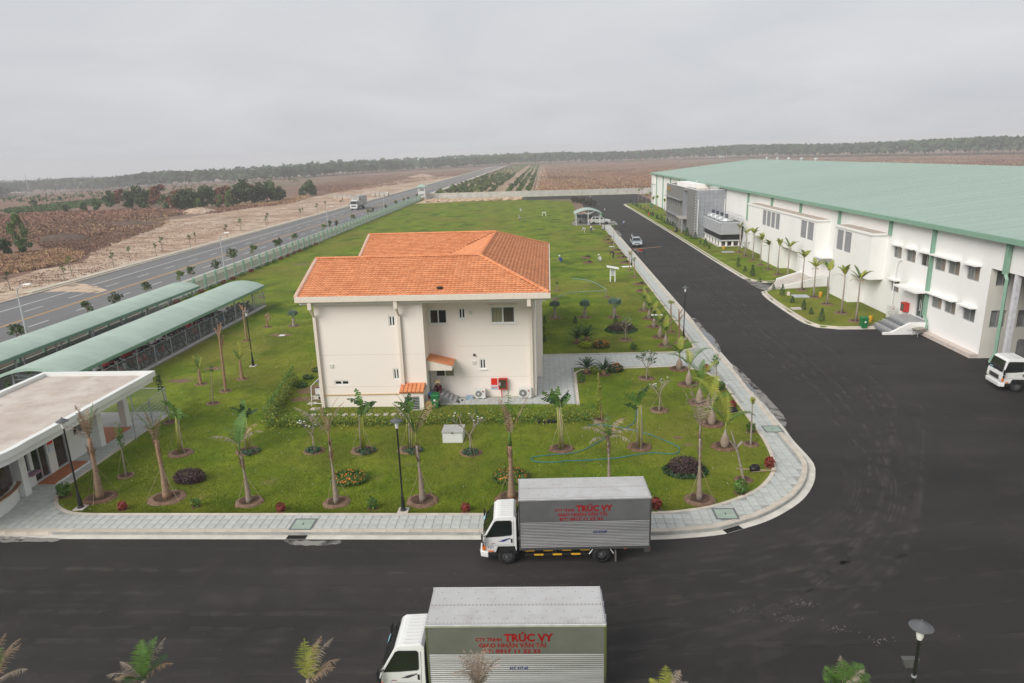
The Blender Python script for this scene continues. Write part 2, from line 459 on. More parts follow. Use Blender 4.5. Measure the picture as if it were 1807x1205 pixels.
# paving base polygons (under the tiles): strip between outer and inner, the path, the guardhouse apron
walk = thing('sidewalk', (0, 0, 0), None, None); struct(walk)
def poly_base(name, pts, z=0.136):
    mb = MB(); mb.prism([(p[0], p[1], 0.02) for p in pts], (0, 0, z - 0.02)); return mb.build(name, grout_m, walk)
front_outer = [p for p in outer_path if p.y < 46 and p.x > -60]
inner_fr = [p for p in inner_path_front if p.x > -23 and p.y < 46.2 and not (p.x < 3 and p.y > 40)]
mb = MB()
def strip_base(A, B):
    n = 140; A = resample(A, 0.2); B = resample(B, 0.2)
    for k in range(n):
        a0, a1 = A[int(k * (len(A) - 1) / n)], A[int((k + 1) * (len(A) - 1) / n)]
        b0, b1 = B[int(k * (len(B) - 1) / n)], B[int((k + 1) * (len(B) - 1) / n)]
        mb.hexa([(p.x, p.y, 0.0) for p in (a0, a1, b1, b0)], [(p.x, p.y, 0.136) for p in (a0, a1, b1, b0)])
strip_base([p for p in front_outer if p.x > -22], inner_fr)
mb.bx(-60, -24.3, 25.62, 40.2, 0.0, 0.137)
mb.poly([(-24.35, 25.62, .1365), (-20.9, 25.62, .1365), (-20.9, 27.1, .1365), (-22.3, 27.25, .1365), (-23.5, 28.0, .1365), (-24.2, 29.2, .1365), (-24.35, 31, .1365)])
mb.bx(11.6, 13.1, 45.5, 151.5, 0.0, 0.1355)
mb.bx(-1.0, 12.0, 48.45, 52.1, 0.0, 0.1375)
mb.bx(-1.0, 1.7, 40.9, 48.6, 0.0, 0.138)
mb.bx(-7.9, 1.6, 40.95, 42.3, 0.0, 0.139)
mb.poly([(9.2, 48.6, .1382), (10.8, 47.6, .1382), (11.55, 45.8, .1382), (12, 45.4, .1382), (12, 48.6, .1382)])
mb.poly([(9.9, 52.0, .1383), (12, 52.0, .1383), (12, 54, .1383), (11.6, 53.4, .1383), (9.9, 52.25, .1383)])
mb.build('paving_bed', grout_m, walk)

def inside(p, poly):
    x, y = p; c = False; n = len(poly)
    for i in range(n):
        x0, y0 = poly[i]; x1, y1 = poly[(i + 1) % n]
        if (y0 > y) != (y1 > y) and x < (x1 - x0) * (y - y0) / (y1 - y0) + x0: c = not c
    return c
front_poly = [(p.x, p.y) for p in offset([p for p in outer_path if p.y < 45.2 and p.x > -40], 0.34)]
front_poly += [(p.x, p.y) for p in reversed(offset([p for p in inner_path_front if p.x > -24.6 and p.y < 45.2 and not (p.x < 3 and p.y > 40)], -0.1))]
tiles = []
TS = 0.4
def fill(poly, x0, x1, y0, y1, ox=0, oy=0):
    nxx, nyy = int((x1 - x0) / TS) + 1, int((y1 - y0) / TS) + 1
    for i in range(nxx):
        for j in range(nyy):
            c = (x0 + (i + .5) * TS + ox, y0 + (j + .5) * TS + oy)
            if poly is None or inside(c, poly): tiles.append(c)
fill(front_poly, -40, 13.2, 25.8, 45.2, oy=0.12)
fill(None, -0.95, 11.7, 48.6, 51.8); fill(None, 11.95, 12.75, 45.3, 150.5)
fill(None, -0.9, 1.5, 41.0, 48.3); fill(None, -7.6, -1.0, 41.05, 42.1)
# the 300 tiles that show largest are parts of their own, the rest one piece
vis = [t for t in tiles if -25 < t[0]]
vis.sort(key=lambda t: math.hypot(t[0], t[1]) + (0 if abs(t[0] + 2) < 22 else 30))
own = set(vis[:300])
tm = MB(); h = TS / 2 - 0.012
tm.hexa([(-h, -h, 0), (h, -h, 0), (h, h, 0), (-h, h, 0)], [(-h + .006, -h + .006, .016), (h - .006, -h + .006, .016), (h - .006, h - .006, .016), (-h + .006, h - .006, .016)])
tile_me = tm.mesh('tile', tile_m)
rest = MB(); r_ = random.Random(3)
for t in tiles:
    if t in own:
        o = bpy.data.objects.new('tile', tile_me); scene.collection.objects.link(o); o.parent = walk
        o.location = (t[0], t[1], 0.134 + r_.uniform(0, .003))
    else:
        z = 0.134 + r_.uniform(0, .003); rest.bx(t[0] - h, t[0] + h, t[1] - h, t[1] + h, z, z + 0.016)
tag(rest.build('paving_tiles', tile_m, walk), kind='stuff')
# edging on the lawn side
ribbon(inner_path_front, -0.06, 0.12, 0.0, 0.155, 'edging', kerb_m, walk)
ribbon(inner_path_back, -0.06, 0.12, 0.0, 0.155, 'edging', kerb_m, walk)
# kerb stones along the road side, one metre each
kp = resample(outer_path, 1.0)
kerb_a, kerb_b = kp, offset(kp, 0.28)
kerb = thing('kerb', (0, 0, 0), None, None); struct(kerb)
def kerb_stone(a0, a1, b0, b1, parent, ht=0.158):
    m_ = MB(); c = (a0 + b1) / 2
    t = (a1 - a0).normalized() * 0.006
    q = [a0 + t, a1 - t, b1 - t, b0 + t]
    n0 = (b0 - a0).normalized() * 0.03
    top = [q[0] + n0, q[1] + n0, q[2], q[3]]
    m_.hexa([(p.x - c.x, p.y - c.y, 0) for p in q], [(p.x - c.x, p.y - c.y, ht) for p in top])
    o = m_.build('kerb_stone', kerb_m, parent, local=True); o.location = (c.x, c.y, 0)
for i in range(len(kp) - 1):
    if -27 < kp[i].x: kerb_stone(kp[i], kp[i + 1], kerb_b[i], kerb_b[i + 1], kerb)
ribbon([p for p in outer_path if p.x < -26 or True], -0.34, 0.0, 0.008, None, 'gutter_strip', gutter_m, kerb)
# ================================================================ right-hand garden beds, public road, boundary
def bed(name, pts, step=1.0, kerbs=True):
    pts3 = [Vector((x, y, 0)) for x, y in pts]
    root = thing(name, (0, 0, 0), None, None); struct(root)
    mb = MB(); mb.prism([(p.x, p.y, 0.0) for p in pts3], (0, 0, 0.13)); mb.build('turf', grass_m, root)
    return root
isl_a = [(24.2, 83.2), (24.0, 86), (23.9, 99), (23.8, 131), (23.3, 188), (23.0, 209), (24.0, 213.5), (31.4, 213.5), (31.4, 83.6), (26.4, 81.4), (25.1, 81.8)]
isl_b = [(31.4, 78.0), (26, 76.9), (24.4, 76.6), (23.7, 75.6), (23.3, 72), (23.2, 66), (23.3, 61.4), (23.9, 59.9), (25.4, 59.35), (28.5, 59.3), (29.6, 60.2), (31.4, 60.2)]
bed_a = bed('garden_bed', isl_a); bed_b = bed('garden_bed', isl_b)
def bed_kerb(path, parent, n=6):
    p = resample(catmull([Vector((x, y, 0)) for x, y in path], n), 1.6)
    q = offset(p, 0.26)
    for i in range(len(p) - 1):
        if p[i].y < 215: kerb_stone(p[i], p[i + 1], q[i], q[i + 1], parent, 0.16)
    ribbon(p, -0.32, 0.0, 0.008, None, 'gutter_strip', gutter_m, parent)
def inset(pts, d): return pts
bed_kerb([(31.4, 83.55), (29, 82.6), (26.4, 81.4), (25.1, 81.8), (24.2, 83.2), (24.0, 86), (23.9, 99), (23.8, 131), (23.3, 188), (23.0, 209), (24.0, 213.4), (31, 213.5)][::-1], bed_a)
bed_kerb([(28.4, 59.25), (25.4, 59.3), (23.9, 59.85), (23.3, 61.4), (23.2, 66), (23.3, 72), (23.7, 75.6), (24.4, 76.6), (26, 76.9), (31.3, 78)][::-1], bed_b)

# loading ramp between the beds
ramp = thing('concrete_ramp', (28, 80, 0), 'pale concrete ramp rising to the doorway between the two white bays', 'ramp')
conc = mat('pale_concrete', (0.50, 0.455, 0.41), 0.9, var=0.12, scale=1.0, bump=0.15)
white_w = layered('white_plaster', (0.85, 0.84, 0.82), [((.80, .79, .765), .3, .45, .65, .6, (1, 1, 1), 1.), ((.70, .69, .655), .9, .58, .78, .35, (1, 1, .10), 4.), ((.87, .86, .845), 6., .5, .7, .5, (1, 1, 1), 2.)], rough=.85, bump=.1, bscale=30)
MB().hexa([(24.6, 77.3, 0.0), (31.4, 78.4, 0.0), (31.4, 83.1, 0.0), (26.6, 81.0, 0.0)], [(24.6, 77.3, 0.03), (31.4, 78.4, 1.15), (31.4, 83.1, 1.15), (26.6, 81.0, 0.2)]).build('ramp_slab', conc, ramp)
MB().hexa([(26, 76.95, 0), (31.4, 78.05, 0), (31.4, 78.35, 0), (26, 77.25, 0)], [(26, 76.95, 0.42), (31.4, 78.05, 1.3), (31.4, 78.35, 1.3), (26, 77.25, 0.42)]).build('parapet', white_w, ramp)
MB().hexa([(26.8, 81.1, 0), (31.4, 83.2, 0), (31.4, 83.5, 0), (26.8, 81.4, 0)], [(26.8, 81.1, 0.5), (31.4, 83.2, 1.3), (31.4, 83.5, 1.3), (26.8, 81.4, 0.5)]).build('parapet', white_w, ramp)

def dusty(name, col, k, sc=1.1, lo=.42, hi=.72):
    m = bpy.data.materials.new(name); m.use_nodes = True; n, l = m.node_tree.nodes, m.node_tree.links; b = n['Principled BSDF']; b.inputs['Base Color'].default_value = col + (1,); b.inputs['Roughness'].default_value = .95
    g = n.new('ShaderNodeNewGeometry'); z = n.new('ShaderNodeTexNoise'); z.inputs['Scale'].default_value = sc; z.inputs['Detail'].default_value = 6; r = n.new('ShaderNodeMapRange'); r.inputs[1].default_value = lo; r.inputs[2].default_value = hi; r.inputs[4].default_value = k
    l.new(g.outputs['Position'], z.inputs['Vector']); l.new(z.outputs[0], r.inputs[0]); l.new(r.outputs[0], b.inputs['Alpha']); return m
# public road
road_m = layered('road_asphalt', (0.165, 0.165, 0.17), [
    ((0.20, 0.195, 0.19), 0.2, 0.4, 0.65, 0.7, (1, 0.12, 1), 3.0), ((0.125, 0.125, 0.13), 0.5, 0.5, 0.7, 0.6, (1, 0.06, 1), 8.0),
    ((0.24, 0.21, 0.17), 0.05, 0.55, 0.7, 0.5, (1, 1, 1), 18.0)], rough=0.9, bump=0.1, bscale=30)
paint_w = mat('road_paint_white', (0.66, 0.66, 0.63), 0.8, var=0.2, scale=2)
paint_y = mat('road_paint_yellow', (0.58, 0.33, 0.10), 0.8, var=0.2, scale=2)
def rx(y): return -56.3 - 0.012 * (y - 70) - 0.00006 * max(0, y - 350) ** 1.6
road_ys = list(range(-60, 1161, 20))
def rpath(off): return [Vector((rx(y) + off, y, 0)) for y in road_ys]
pub = thing('public_road', (0, 0, 0), None, None); struct(pub)
def rband(o0, o1, z, name, m, y0=-60, y1=1160, z1=None, step=20):
    mb = MB(); ys_ = np.arange(y0, y1, step).tolist() + [y1]
    for i in range(len(ys_) - 1):
        a, b = ys_[i], ys_[i + 1]
        q = [(rx(a) + o0, a, z), (rx(a) + o1, a, z), (rx(b) + o1, b, z), (rx(b) + o0, b, z)]
        if z1 is None: mb.poly(q)
        else: mb.hexa(q, [(x, y, z1) for x, y, _ in q])
    return mb.build(name, m, pub)
rband(-9.7, 6.6, 0.0, 'carriageway', road_m)
for o in (-5.95, 6.0): rband(o - .08, o + .08, 0.005, 'edge_line', paint_w)
for o in (-0.14, 0.14): rband(o - .07, o + .07, 0.005, 'centre_line', paint_y)
dm = MB().poly([(-.075, -1.5, 0), (.075, -1.5, 0), (.075, 1.5, 0), (-.075, 1.5, 0)]).mesh('lane_dash', paint_w)
for o in (-3.0, 3.1):
    for k in range(52):
        y = 44 + k * 7.5
        d = bpy.data.objects.new('lane_dash', dm); scene.collection.objects.link(d); d.parent = pub; d.location = (rx(y) + o, y, 0.005)
rband(-10.0, -9.7, -0.05, 'road_kerb', kerb_m, z1=0.14)
rband(-11.9, -10.7, -0.05, 'verge_paving', mat('verge_paving', (0.50, 0.46, 0.38), 0.9, var=0.15, scale=.6), y0=84, z1=0.13)
rband(-11.9, -10.7, -0.05, 'verge_paving', MATS['verge_paving'], y0=-20, y1=70, z1=0.13)
rband(6.6, 6.9, -0.05, 'road_kerb', kerb_m, z1=0.14)
rband(6.9, 8.6, -0.05, 'verge_paving', MATS['verge_paving'], z1=0.12)
dirt_m = layered('bare_earth', (0.43, 0.30, 0.21), [
    ((0.56, 0.45, 0.35), 0.12, 0.42, 0.62, 0.9, (1, 0.5, 1), 1.0), ((0.27, 0.165, 0.11), 0.22, 0.46, 0.62, 0.85, (0.6, 1.2, 1), 8.0),
    ((0.20, 0.12, 0.085), 0.55, 0.52, 0.66, 0.8, (1, 1, 1), 5.0), ((0.60, 0.50, 0.41), 1.3, 0.55, 0.70, 0.7, (1, 1, 1), 2.0)], bump=1.0, bscale=1.8)
up = [(-40, 560), (0, 500), (60, 480), (135, 464), (158, 448), (158, 430), (200, 406), (285, 391), (370, 377), (440, 367), (505, 360), (560, 346), (640, 330), (735, 313)]
rr_ = random.Random(5)
up3 = resample(catmull([G(x, y, -0.035) for x, y in up], 4), 3.0)
up3 = [p + Vector((rr_.uniform(-1.2, 1.2), rr_.uniform(-2, 2), 0)) for p in up3]
low3 = [Vector((rx(p.y) - 9.9, p.y, -0.035)) for p in up3]
mb = MB()
for i in range(len(up3) - 1): mb.poly([tuple(low3[i]), tuple(low3[i + 1]), tuple(up3[i + 1]), tuple(up3[i])])
struct(mb.build('bare_earth', dirt_m))
# dirt track across the left kerb
mb = MB(); tr = [G(x, y, 0.009) for x, y in [(0, 508), (60, 500), (120, 497), (165, 503), (190, 512), (172, 517), (110, 514), (60, 516), (0, 522)]]
struct(mb.poly([tuple(p) for p in tr]).build('dirt_track', dusty('track_dust', (.52, .40, .29), 1.0, .5, .30, .5)))
# heaps of excavated soil beyond the road
def heap(px, py, rx_, ry_, h, label, m=earth_m):
    c = G(px, py, -0.05); mb = MB(); n = 14
    rings = []
    for k, (f, z) in enumerate(((1, 0), (.75, .45), (.45, .8), (.15, 1.0))):
        rings.append([mb.vert((c.x + rx_ * f * math.cos(2 * math.pi * i / n) * random.uniform(.85, 1.15), c.y + ry_ * f * math.sin(2 * math.pi * i / n) * random.uniform(.85, 1.15), c.z + h * z * random.uniform(.8, 1.15))) for i in range(n)])
    for k in range(3):
        for i in range(n): mb.face((rings[k][i], rings[k][(i + 1) % n], rings[k + 1][(i + 1) % n], rings[k + 1][i]))
    mb.face(rings[3])
    return tag(mb.build('soil_heap', m, smooth=True), label, 'soil heap')
dark_earth = mat('dark_earth', (0.075, 0.055, 0.045), 0.95, col2=(0.15, 0.10, 0.075), scale=1.2, bump=0.8, bscale=5)
heap(112, 424, 6.5, 3.5, 1.5, 'dark heap of dug soil left of the bare earth by the road', dark_earth)
heap(225, 397, 10, 3, 1.1, 'long low grey soil bank at the edge of the bare ground', dark_earth)
heap(352, 375, 7, 6, 1.6, 'tan earth mound below the line of trees', dirt_m)
heap(745, 312, 12, 14, 2.0, 'pale rubble mound beside the far public road', dirt_m)
heap(610, 352, 7, 5, 1.0, 'low rubble mound behind the lorry on the public road', dirt_m)

# perimeter fence of green posts and mesh along the public road
post_g = mat('fence_green', (0.26, 0.42, 0.33), 0.6, var=0.08, scale=2)
def mesh_mat(name, col, cell, alpha_w):
    m = bpy.data.materials.new(name); m.use_nodes = True
    n, l = m.node_tree.nodes, m.node_tree.links
    b = n['Principled BSDF']; b.inputs['Base Color'].default_value = tuple(col) + (1,); b.inputs['Roughness'].default_value = 0.6
    b.inputs['Alpha'].default_value = alpha_w
    MATS[name] = m; return m
net_g = mesh_mat('green_welded_mesh', (0.46, 0.57, 0.50), 0.05, 0.66)
net_w = mesh_mat('wire_mesh', (0.42, 0.45, 0.47), 0.05, 0.17)
fence = thing('mesh_fence', (-44, 100, 0.1), 'long green mesh fence with square green posts between lawn and public road', 'fence')
def fx(y): return -44.2 - 0.022 * (y - 100)
ys_ = [36 + 3.0 * k for k in range(75)]
pm = MB().bx(-.14, .14, -.09, .09, 0, 1.95).mesh('post', post_g)
for k, y in enumerate(ys_):
    o = bpy.data.objects.new('post', pm); scene.collection.objects.link(o); o.parent = fence
    o.location = (fx(y) + 44, y - 100, 0)
    if k < len(ys_) - 1:
        y2 = ys_[k + 1]
        p = MB().poly([(fx(y), y + .09, .45), (fx(y2), y2 - .09, .45), (fx(y2), y2 - .09, 1.85), (fx(y), y + .09, 1.85)]).build('mesh_panel', net_g, fence)
mb = MB()
for k in range(len(ys_) - 1):
    y, y2 = ys_[k] + .09, ys_[k + 1] - .09
    mb.hexa([(fx(y) - .1, y, .1), (fx(y) + .1, y, .1), (fx(y2) + .1, y2, .1), (fx(y2) - .1, y2, .1)], [(fx(y) - .1, y, .44), (fx(y) + .1, y, .44), (fx(y2) + .1, y2, .44), (fx(y2) - .1, y2, .44)])
tag(mb.build('plinth', mat('fence_plinth', (0.45, 0.47, 0.42), .9, var=.15, scale=1), fence), kind='stuff')
mb = MB()
for k in range(len(ys_) - 1):
    y, y2 = ys_[k] + .09, ys_[k + 1] - .09
    mb.tube([(fx(y), y, 1.86), (fx(y2), y2, 1.86)], .03, 4)
tag(mb.build('top_rail', post_g, fence), kind='stuff')

# far boundary wall of grey blocks, with piers
wall_m = mat('grey_block_wall', (0.50, 0.49, 0.45), 0.9, var=0.13, scale=0.8, bump=0.2)
bw = thing('boundary_wall', (-5, 263, 0), 'long grey boundary wall across the far end of the compound', 'wall')
for i in range(29):
    x0, x1 = -46.5 + i * 4, -42.5 + i * 4
    MB().bx(x0 + .15, x1 - .15, 264.0 - 0.02 * x0, 264.25 - 0.02 * x0, -0.05, 2.2).build('wall_panel', wall_m, bw)
    MB().bx(x0 - .15, x0 + .15, 263.9 - 0.02 * x0, 264.35 - 0.02 * x0, -0.05, 2.35).build('pier', wall_m, bw)
struct(sheet('far_verge', [(-9, 262.6), (33, 262.6), (33, 263.8), (-9, 264)], 0.05, grass_m, .06))
# sandy strip with rows of dug planting pits in front of the wall
sand_m = layered('sandy_strip', (0.50, 0.38, 0.26), [((0.34, 0.21, 0.13), 0.5, 0.45, 0.6, 0.9, (1, .5, 1), 2.0), ((0.62, 0.52, 0.40), 0.8, 0.5, 0.65, 0.8, (1, 1, 1), 5.0), ((0.11, 0.13, 0.04), 0.25, 0.55, 0.7, 0.7, (1, 1, 1), 9.0)], bump=1, bscale=1.5)
struct(sheet('sandy_strip', [(-46.3, 238), (-30, 244), (-9.6, 246.5), (-9.6, 263.9), (-46.6, 264.6)], 0.145, sand_m))
pit = MB(); pit.lathe([(1.2, 0), (.9, .35), (.5, .45), (.2, .3)], 9)
pit_me = pit.mesh('earth_mound', sand_m, smooth=True); k = 0
for i in range(11):
    for j in range(4):
        x, y = -43.5 + i * 3.2 + (j % 2) * 1.2, 245.5 + j * 4.2 + random.uniform(-.6, .6)
        o = bpy.data.objects.new('earth_mound', pit_me); scene.collection.objects.link(o); o.location = (x, y, .14); o.scale = (1.1, 1.5, random.uniform(.8, 1.3)); o.rotation_euler = (0, 0, random.uniform(0, 6))
        tag(o, 'small tan earth mound in the sandy strip before the far boundary wall', 'mound', 'earth mounds by the far boundary wall')
# watch tower at the fence corner
tower_m = mat('tower_white', (0.62, 0.64, 0.62), 0.7, var=0.08); roof_g = mat('sheet_metal_green', (0.345, 0.475, 0.395), 0.55, var=0.05, scale=0.5, spec=.4)
tw = thing('watch_tower', (-47.6, 262, .1), 'small open watch tower with green pyramid roof at the fence corner', 'tower')
for sx in (-1, 1):
    for sy in (-1, 1): MB().bx(-47.6 + sx * 1.2 - .12, -47.6 + sx * 1.2 + .12, 262 + sy * 1.2 - .12, 262 + sy * 1.2 + .12, 0, 4.9).build('leg', tower_m, tw)
MB().bx(-48.95, -46.25, 260.65, 263.35, 2.3, 2.5).build('platform', tower_m, tw)
for s in (-1, 1):
    MB().bx(-48.9, -46.3, 262 + s * 1.28 - .03, 262 + s * 1.28 + .03, 2.5, 3.3).build('parapet', tower_m, tw)
    MB().bx(-47.6 + s * 1.3 - .03, -47.6 + s * 1.3 + .03, 260.8, 263.2, 2.5, 3.3).build('parapet', tower_m, tw)
mb = MB(); b_ = [mb.vert(p) for p in ((-49.4, 260.2, 4.9), (-45.8, 260.2, 4.9), (-45.8, 263.8, 4.9), (-49.4, 263.8, 4.9))]; ap = mb.vert((-47.6, 262, 6.0))
for i in range(4): mb.face((b_[i], b_[(i + 1) % 4], ap))
mb.face(b_[::-1]); mb.build('roof', roof_g, tw)
# ================================================================ BUILDINGS
def wall_holes(mb, axis, c, out, u0, u1, z0, z1, holes, depth=0.2):
    """flat wall on plane axis=c facing sign `out`, with rectangular openings and reveals"""
    def P(u, z, d=0.0):
        return (c - out * d, u, z) if axis == 'x' else (u, c - out * d, z)
    us = sorted({u0, u1, *[h[0] for h in holes], *[h[1] for h in holes]}); zs = sorted({z0, z1, *[h[2] for h in holes], *[h[3] for h in holes]})
    us = [u for u in us if u0 <= u <= u1]; zs = [z for z in zs if z0 <= z <= z1]
    for i in range(len(us) - 1):
        for j in range(len(zs) - 1):
            um, zm = (us[i] + us[i + 1]) / 2, (zs[j] + zs[j + 1]) / 2
            if any(h[0] < um < h[1] and h[2] < zm < h[3] for h in holes): continue
            mb.poly([P(us[i], zs[j]), P(us[i + 1], zs[j]), P(us[i + 1], zs[j + 1]), P(us[i], zs[j + 1])])
    for a, b, e, f in holes:
        mb.poly([P(a, e), P(b, e), P(b, e, depth), P(a, e, depth)]); mb.poly([P(a, f), P(b, f), P(b, f, depth), P(a, f, depth)])
        mb.poly([P(a, e), P(a, f), P(a, f, depth), P(a, e, depth)]); mb.poly([P(b, e), P(b, f), P(b, f, depth), P(b, e, depth)])
def abox(axis, c, out, u0, u1, z0, z1, d0, d1, mb=None):
    """box on a wall: from depth d0 to d1 behind the face (negative = proud)"""
    mb = mb or MB(); a, b = sorted((c - out * d0, c - out * d1))
    return mb.bx(a, b, u0, u1, z0, z1) if axis == 'x' else mb.bx(u0, u1, a, b, z0, z1)
alu_w = mat('white_window_frame', (0.80, 0.80, 0.78), 0.4, var=0.03)
alu_g = mat('grey_window_frame', (0.42, 0.44, 0.45), 0.35, metal=0.3, var=0.05)
gl_dark = glass_mat('dark_glass', (0.018, 0.022, 0.022))
gl_brown = glass_mat('brown_glass', (0.045, 0.03, 0.025))
def curtain_mat(name, a, b, sc):
    m = bpy.data.materials.new(name); m.use_nodes = True; n, l = m.node_tree.nodes, m.node_tree.links
    p = n['Principled BSDF']; p.inputs['Roughness'].default_value = 0.25; p.inputs['Specular IOR Level'].default_value = .5
    tc = n.new('ShaderNodeTexCoord'); w = n.new('ShaderNodeTexWave'); w.wave_type = 'BANDS'; w.bands_direction = 'X'; w.inputs['Scale'].default_value = sc; w.inputs['Distortion'].default_value = 1.5; w.inputs['Detail'].default_value = 2
    mp = n.new('ShaderNodeMapping'); mp.inputs['Scale'].default_value = (1, 1, .1); l.new(tc.outputs['Object'], mp.inputs[0]); mp2 = n.new('ShaderNodeMapping'); mp2.inputs['Rotation'].default_value = (0, 0, .78); l.new(mp.outputs[0], mp2.inputs[0]); l.new(mp2.outputs[0], w.inputs[0])
    r = n.new('ShaderNodeValToRGB'); r.color_ramp.elements[0].color = a + (1,); r.color_ramp.elements[1].color = b + (1,); l.new(w.outputs[0], r.inputs[0]); l.new(r.outputs[0], p.inputs['Base Color'])
    MATS[name] = m; return m
gl_curt = curtain_mat('curtained_glass', (0.10, 0.10, 0.05), (0.42, 0.40, 0.27), 5)
gl_curt_d = curtain_mat('dark_curtained_glass', (0.03, 0.03, 0.02), (0.13, 0.12, 0.085), 5)
gl_tan = mat('tan_blind_glass', (0.27, 0.215, 0.175), 0.3, var=0.12, scale=2, spec=.5, rand=.2)
gl_grey = mat('grey_blind_glass', (0.20, 0.205, 0.20), 0.3, var=0.2, scale=3, spec=.5, rand=.2)
def window(parent, axis, c, out, u0, u1, z0, z1, depth, fm, panes, fr=0.06, name='window'):
    """frame as the part, panes as its sub-parts"""
    mb = MB(); d0, d1 = depth - .05, depth + .02
    abox(axis, c, out, u0, u1, z0, z0 + fr, d0, d1, mb); abox(axis, c, out, u0, u1, z1 - fr, z1, d0, d1, mb)
    n = len(panes); w = (u1 - u0) / n
    abox(axis, c, out, u0, u0 + fr, z0 + fr, z1 - fr, d0, d1, mb); abox(axis, c, out, u1 - fr, u1, z0 + fr, z1 - fr, d0, d1, mb)
    for k in range(1, n): abox(axis, c, out, u0 + k * w - fr * .6, u0 + k * w + fr * .6, z0 + fr, z1 - fr, d0 - .005, d1, mb)
    o = mb.build(name, fm, parent)
    for k, pm_ in enumerate(panes):
        a = u0 + (fr if k == 0 else k * w + fr * .6); b = u0 + w * (k + 1) - (fr if k == n - 1 else fr * .6)
        abox(axis, c, out, a, b, z0 + fr, z1 - fr, depth, depth + .012).build('pane', pm_, o)
    return o

# ---------------------------------------------------------------- warehouse
XW, WE, WZ = 31.55, 0.0, 8.85
wh = thing('warehouse', (XW, 110, 0), 'huge white warehouse with shallow pale green sheet roof and green downpipes', 'warehouse')
wins_u = [(62.75, 64.23), (60.36, 61.98), (57.92, 59.51), (55.78, 57.36), (53.82, 55.45), (51.31, 52.94)]
wins_l = [(62.55, 64.04), (55.59, 57.12), (53.64, 55.23), (51.13, 52.73)]
far_w = [(176 + 3.2 * k, 177.1 + 3.2 * k, 4.3, 5.4) for k in range(5)]
holes = [(a, b, 5.44, 6.57) for a, b in wins_u] + [(a, b, 2.36, 3.44) for a, b in wins_l] + [(57.95, 59.4, 1.05, 3.3)] + far_w
mb = MB(); wall_holes(mb, 'x', XW, -1, 50.05, 214, 0, WZ, holes, .22)
mb.build('wall', white_w, wh)
mb = MB(); wall_holes(mb, 'x', XW, -1, 2, 50.05, 6.72, WZ, [], .2); mb.bx(XW, XW + .3, 2, 50.04, 6.7, 6.72); mb.build('loading_fascia', white_w, wh)
beige_w = mat('beige_plaster', (0.66, 0.635, 0.575), 0.9, var=0.05, scale=.4)
inner_h = [(32.0, 33.05, 5.4, 6.5), (32.0, 33.1, 2.3, 3.6), (33.9, 35.0, 2.3, 3.6)]
mb = MB(); wall_holes(mb, 'y', 50.05, -1, XW, 60, 0, 6.7, inner_h, .2); mb.build('loading_bay_wall', beige_w, wh)
MB().bx(XW + .01, 60, 2, 50.04, 6.73, 6.85).build('loading_bay_ceiling', beige_w, wh)
for a, b, e, f in inner_h: window(wh, 'y', 50.05, -1, a, b, e, f, .14, alu_g, [gl_grey, gl_tan])
for i, (a, b) in enumerate(wins_u):
    window(wh, 'x', XW, -1, a, b, 5.44, 6.57, .16, alu_g, [gl_tan, gl_grey] if i != 2 else [gl_tan, gl_brown])
    abox('x', XW, -1, a - .12, b + .12, 6.62, 6.72, -.5, 0.05).build('window_canopy', white_w, wh)
for i, (a, b) in enumerate(wins_l):
    window(wh, 'x', XW, -1, a, b, 2.36, 3.44, .16, alu_g, [gl_tan, gl_grey] if i != 3 else [gl_grey, gl_grey])
    abox('x', XW, -1, a - .12, b + .12, 3.49, 3.59, -.5, 0.05).build('window_canopy', white_w, wh)
for a, b, e, f in far_w: window(wh, 'x', XW, -1, a, b, e, f, .14, alu_g, [gl_grey])
d = window(wh, 'x', XW, -1, 57.95, 59.4, 1.05, 3.3, .16, alu_g, [glass_mat('green_glass', (.05, .075, .07)), MATS['green_glass']], name='entrance_door')
for y in (58.55, 58.8): abox('x', XW, -1, y - .02, y + .02, 1.6, 2.6, .04, .07).build('handle', alu_w, d)
abox('x', XW, -1, 57.3, 61.0, 3.42, 3.56, -1.3, 0).build('door_canopy', white_w, wh)
# far projecting end on columns
MB().bx(31.3, XW - .001, 207.5, 214, 6.0, WZ).build('far_overhang', white_w, wh)
MB().bx(31.2, 31.5, 213.2, 213.6, 0, 6).build('column', mat('grey_column', (.5, .52, .54), .6), wh)
# roof
RX, RZ = 61.3, 12.2
roof_m = layered('green_roof_sheet', (0.32, 0.415, 0.36), [((0.285, 0.38, 0.33), 0.05, 0.4, 0.65, 0.8, (.3, 1, 1), 1.0), ((0.345, 0.435, 0.38), 1.2, 0.45, 0.65, 0.6, (.02, 1, 1), 3.0), ((0.42, 0.42, 0.37), 2.5, 0.70, 0.8, 0.35, (1, 1, 1), 6.0)], rough=0.6, spec=.35)
mb = MB()
mb.hexa([(31.05, 2, 9.0), (RX, 2, RZ - .1), (RX, 214.6, RZ - .1), (31.05, 214.6, 9.0)], [(31.05, 2, 9.1), (RX, 2, RZ), (RX, 214.6, RZ), (31.05, 214.6, 9.1)])
mb.hexa([(RX, 2, RZ - .1), (91, 2, 9.0), (91, 214.6, 9.0), (RX, 214.6, RZ - .1)], [(RX, 2, RZ), (91, 2, 9.1), (91, 214.6, 9.1), (RX, 214.6, RZ)])
rf = mb.build('roof', roof_m, wh)
seam = MB(); 
for k in range(106):                          # standing ribs of the roof sheets
    y = 4 + k * 2.0
    seam.hexa([(31.06, y - .03, 9.09), (RX, y - .03, RZ - .01), (RX, y + .03, RZ - .01), (31.06, y + .03, 9.09)], [(31.06, y - .02, 9.14), (RX, y - .02, RZ + .04), (RX, y + .02, RZ + .04), (31.06, y + .02, 9.14)])
tag(seam.build('roof_ribs', roof_m, rf), kind='stuff')
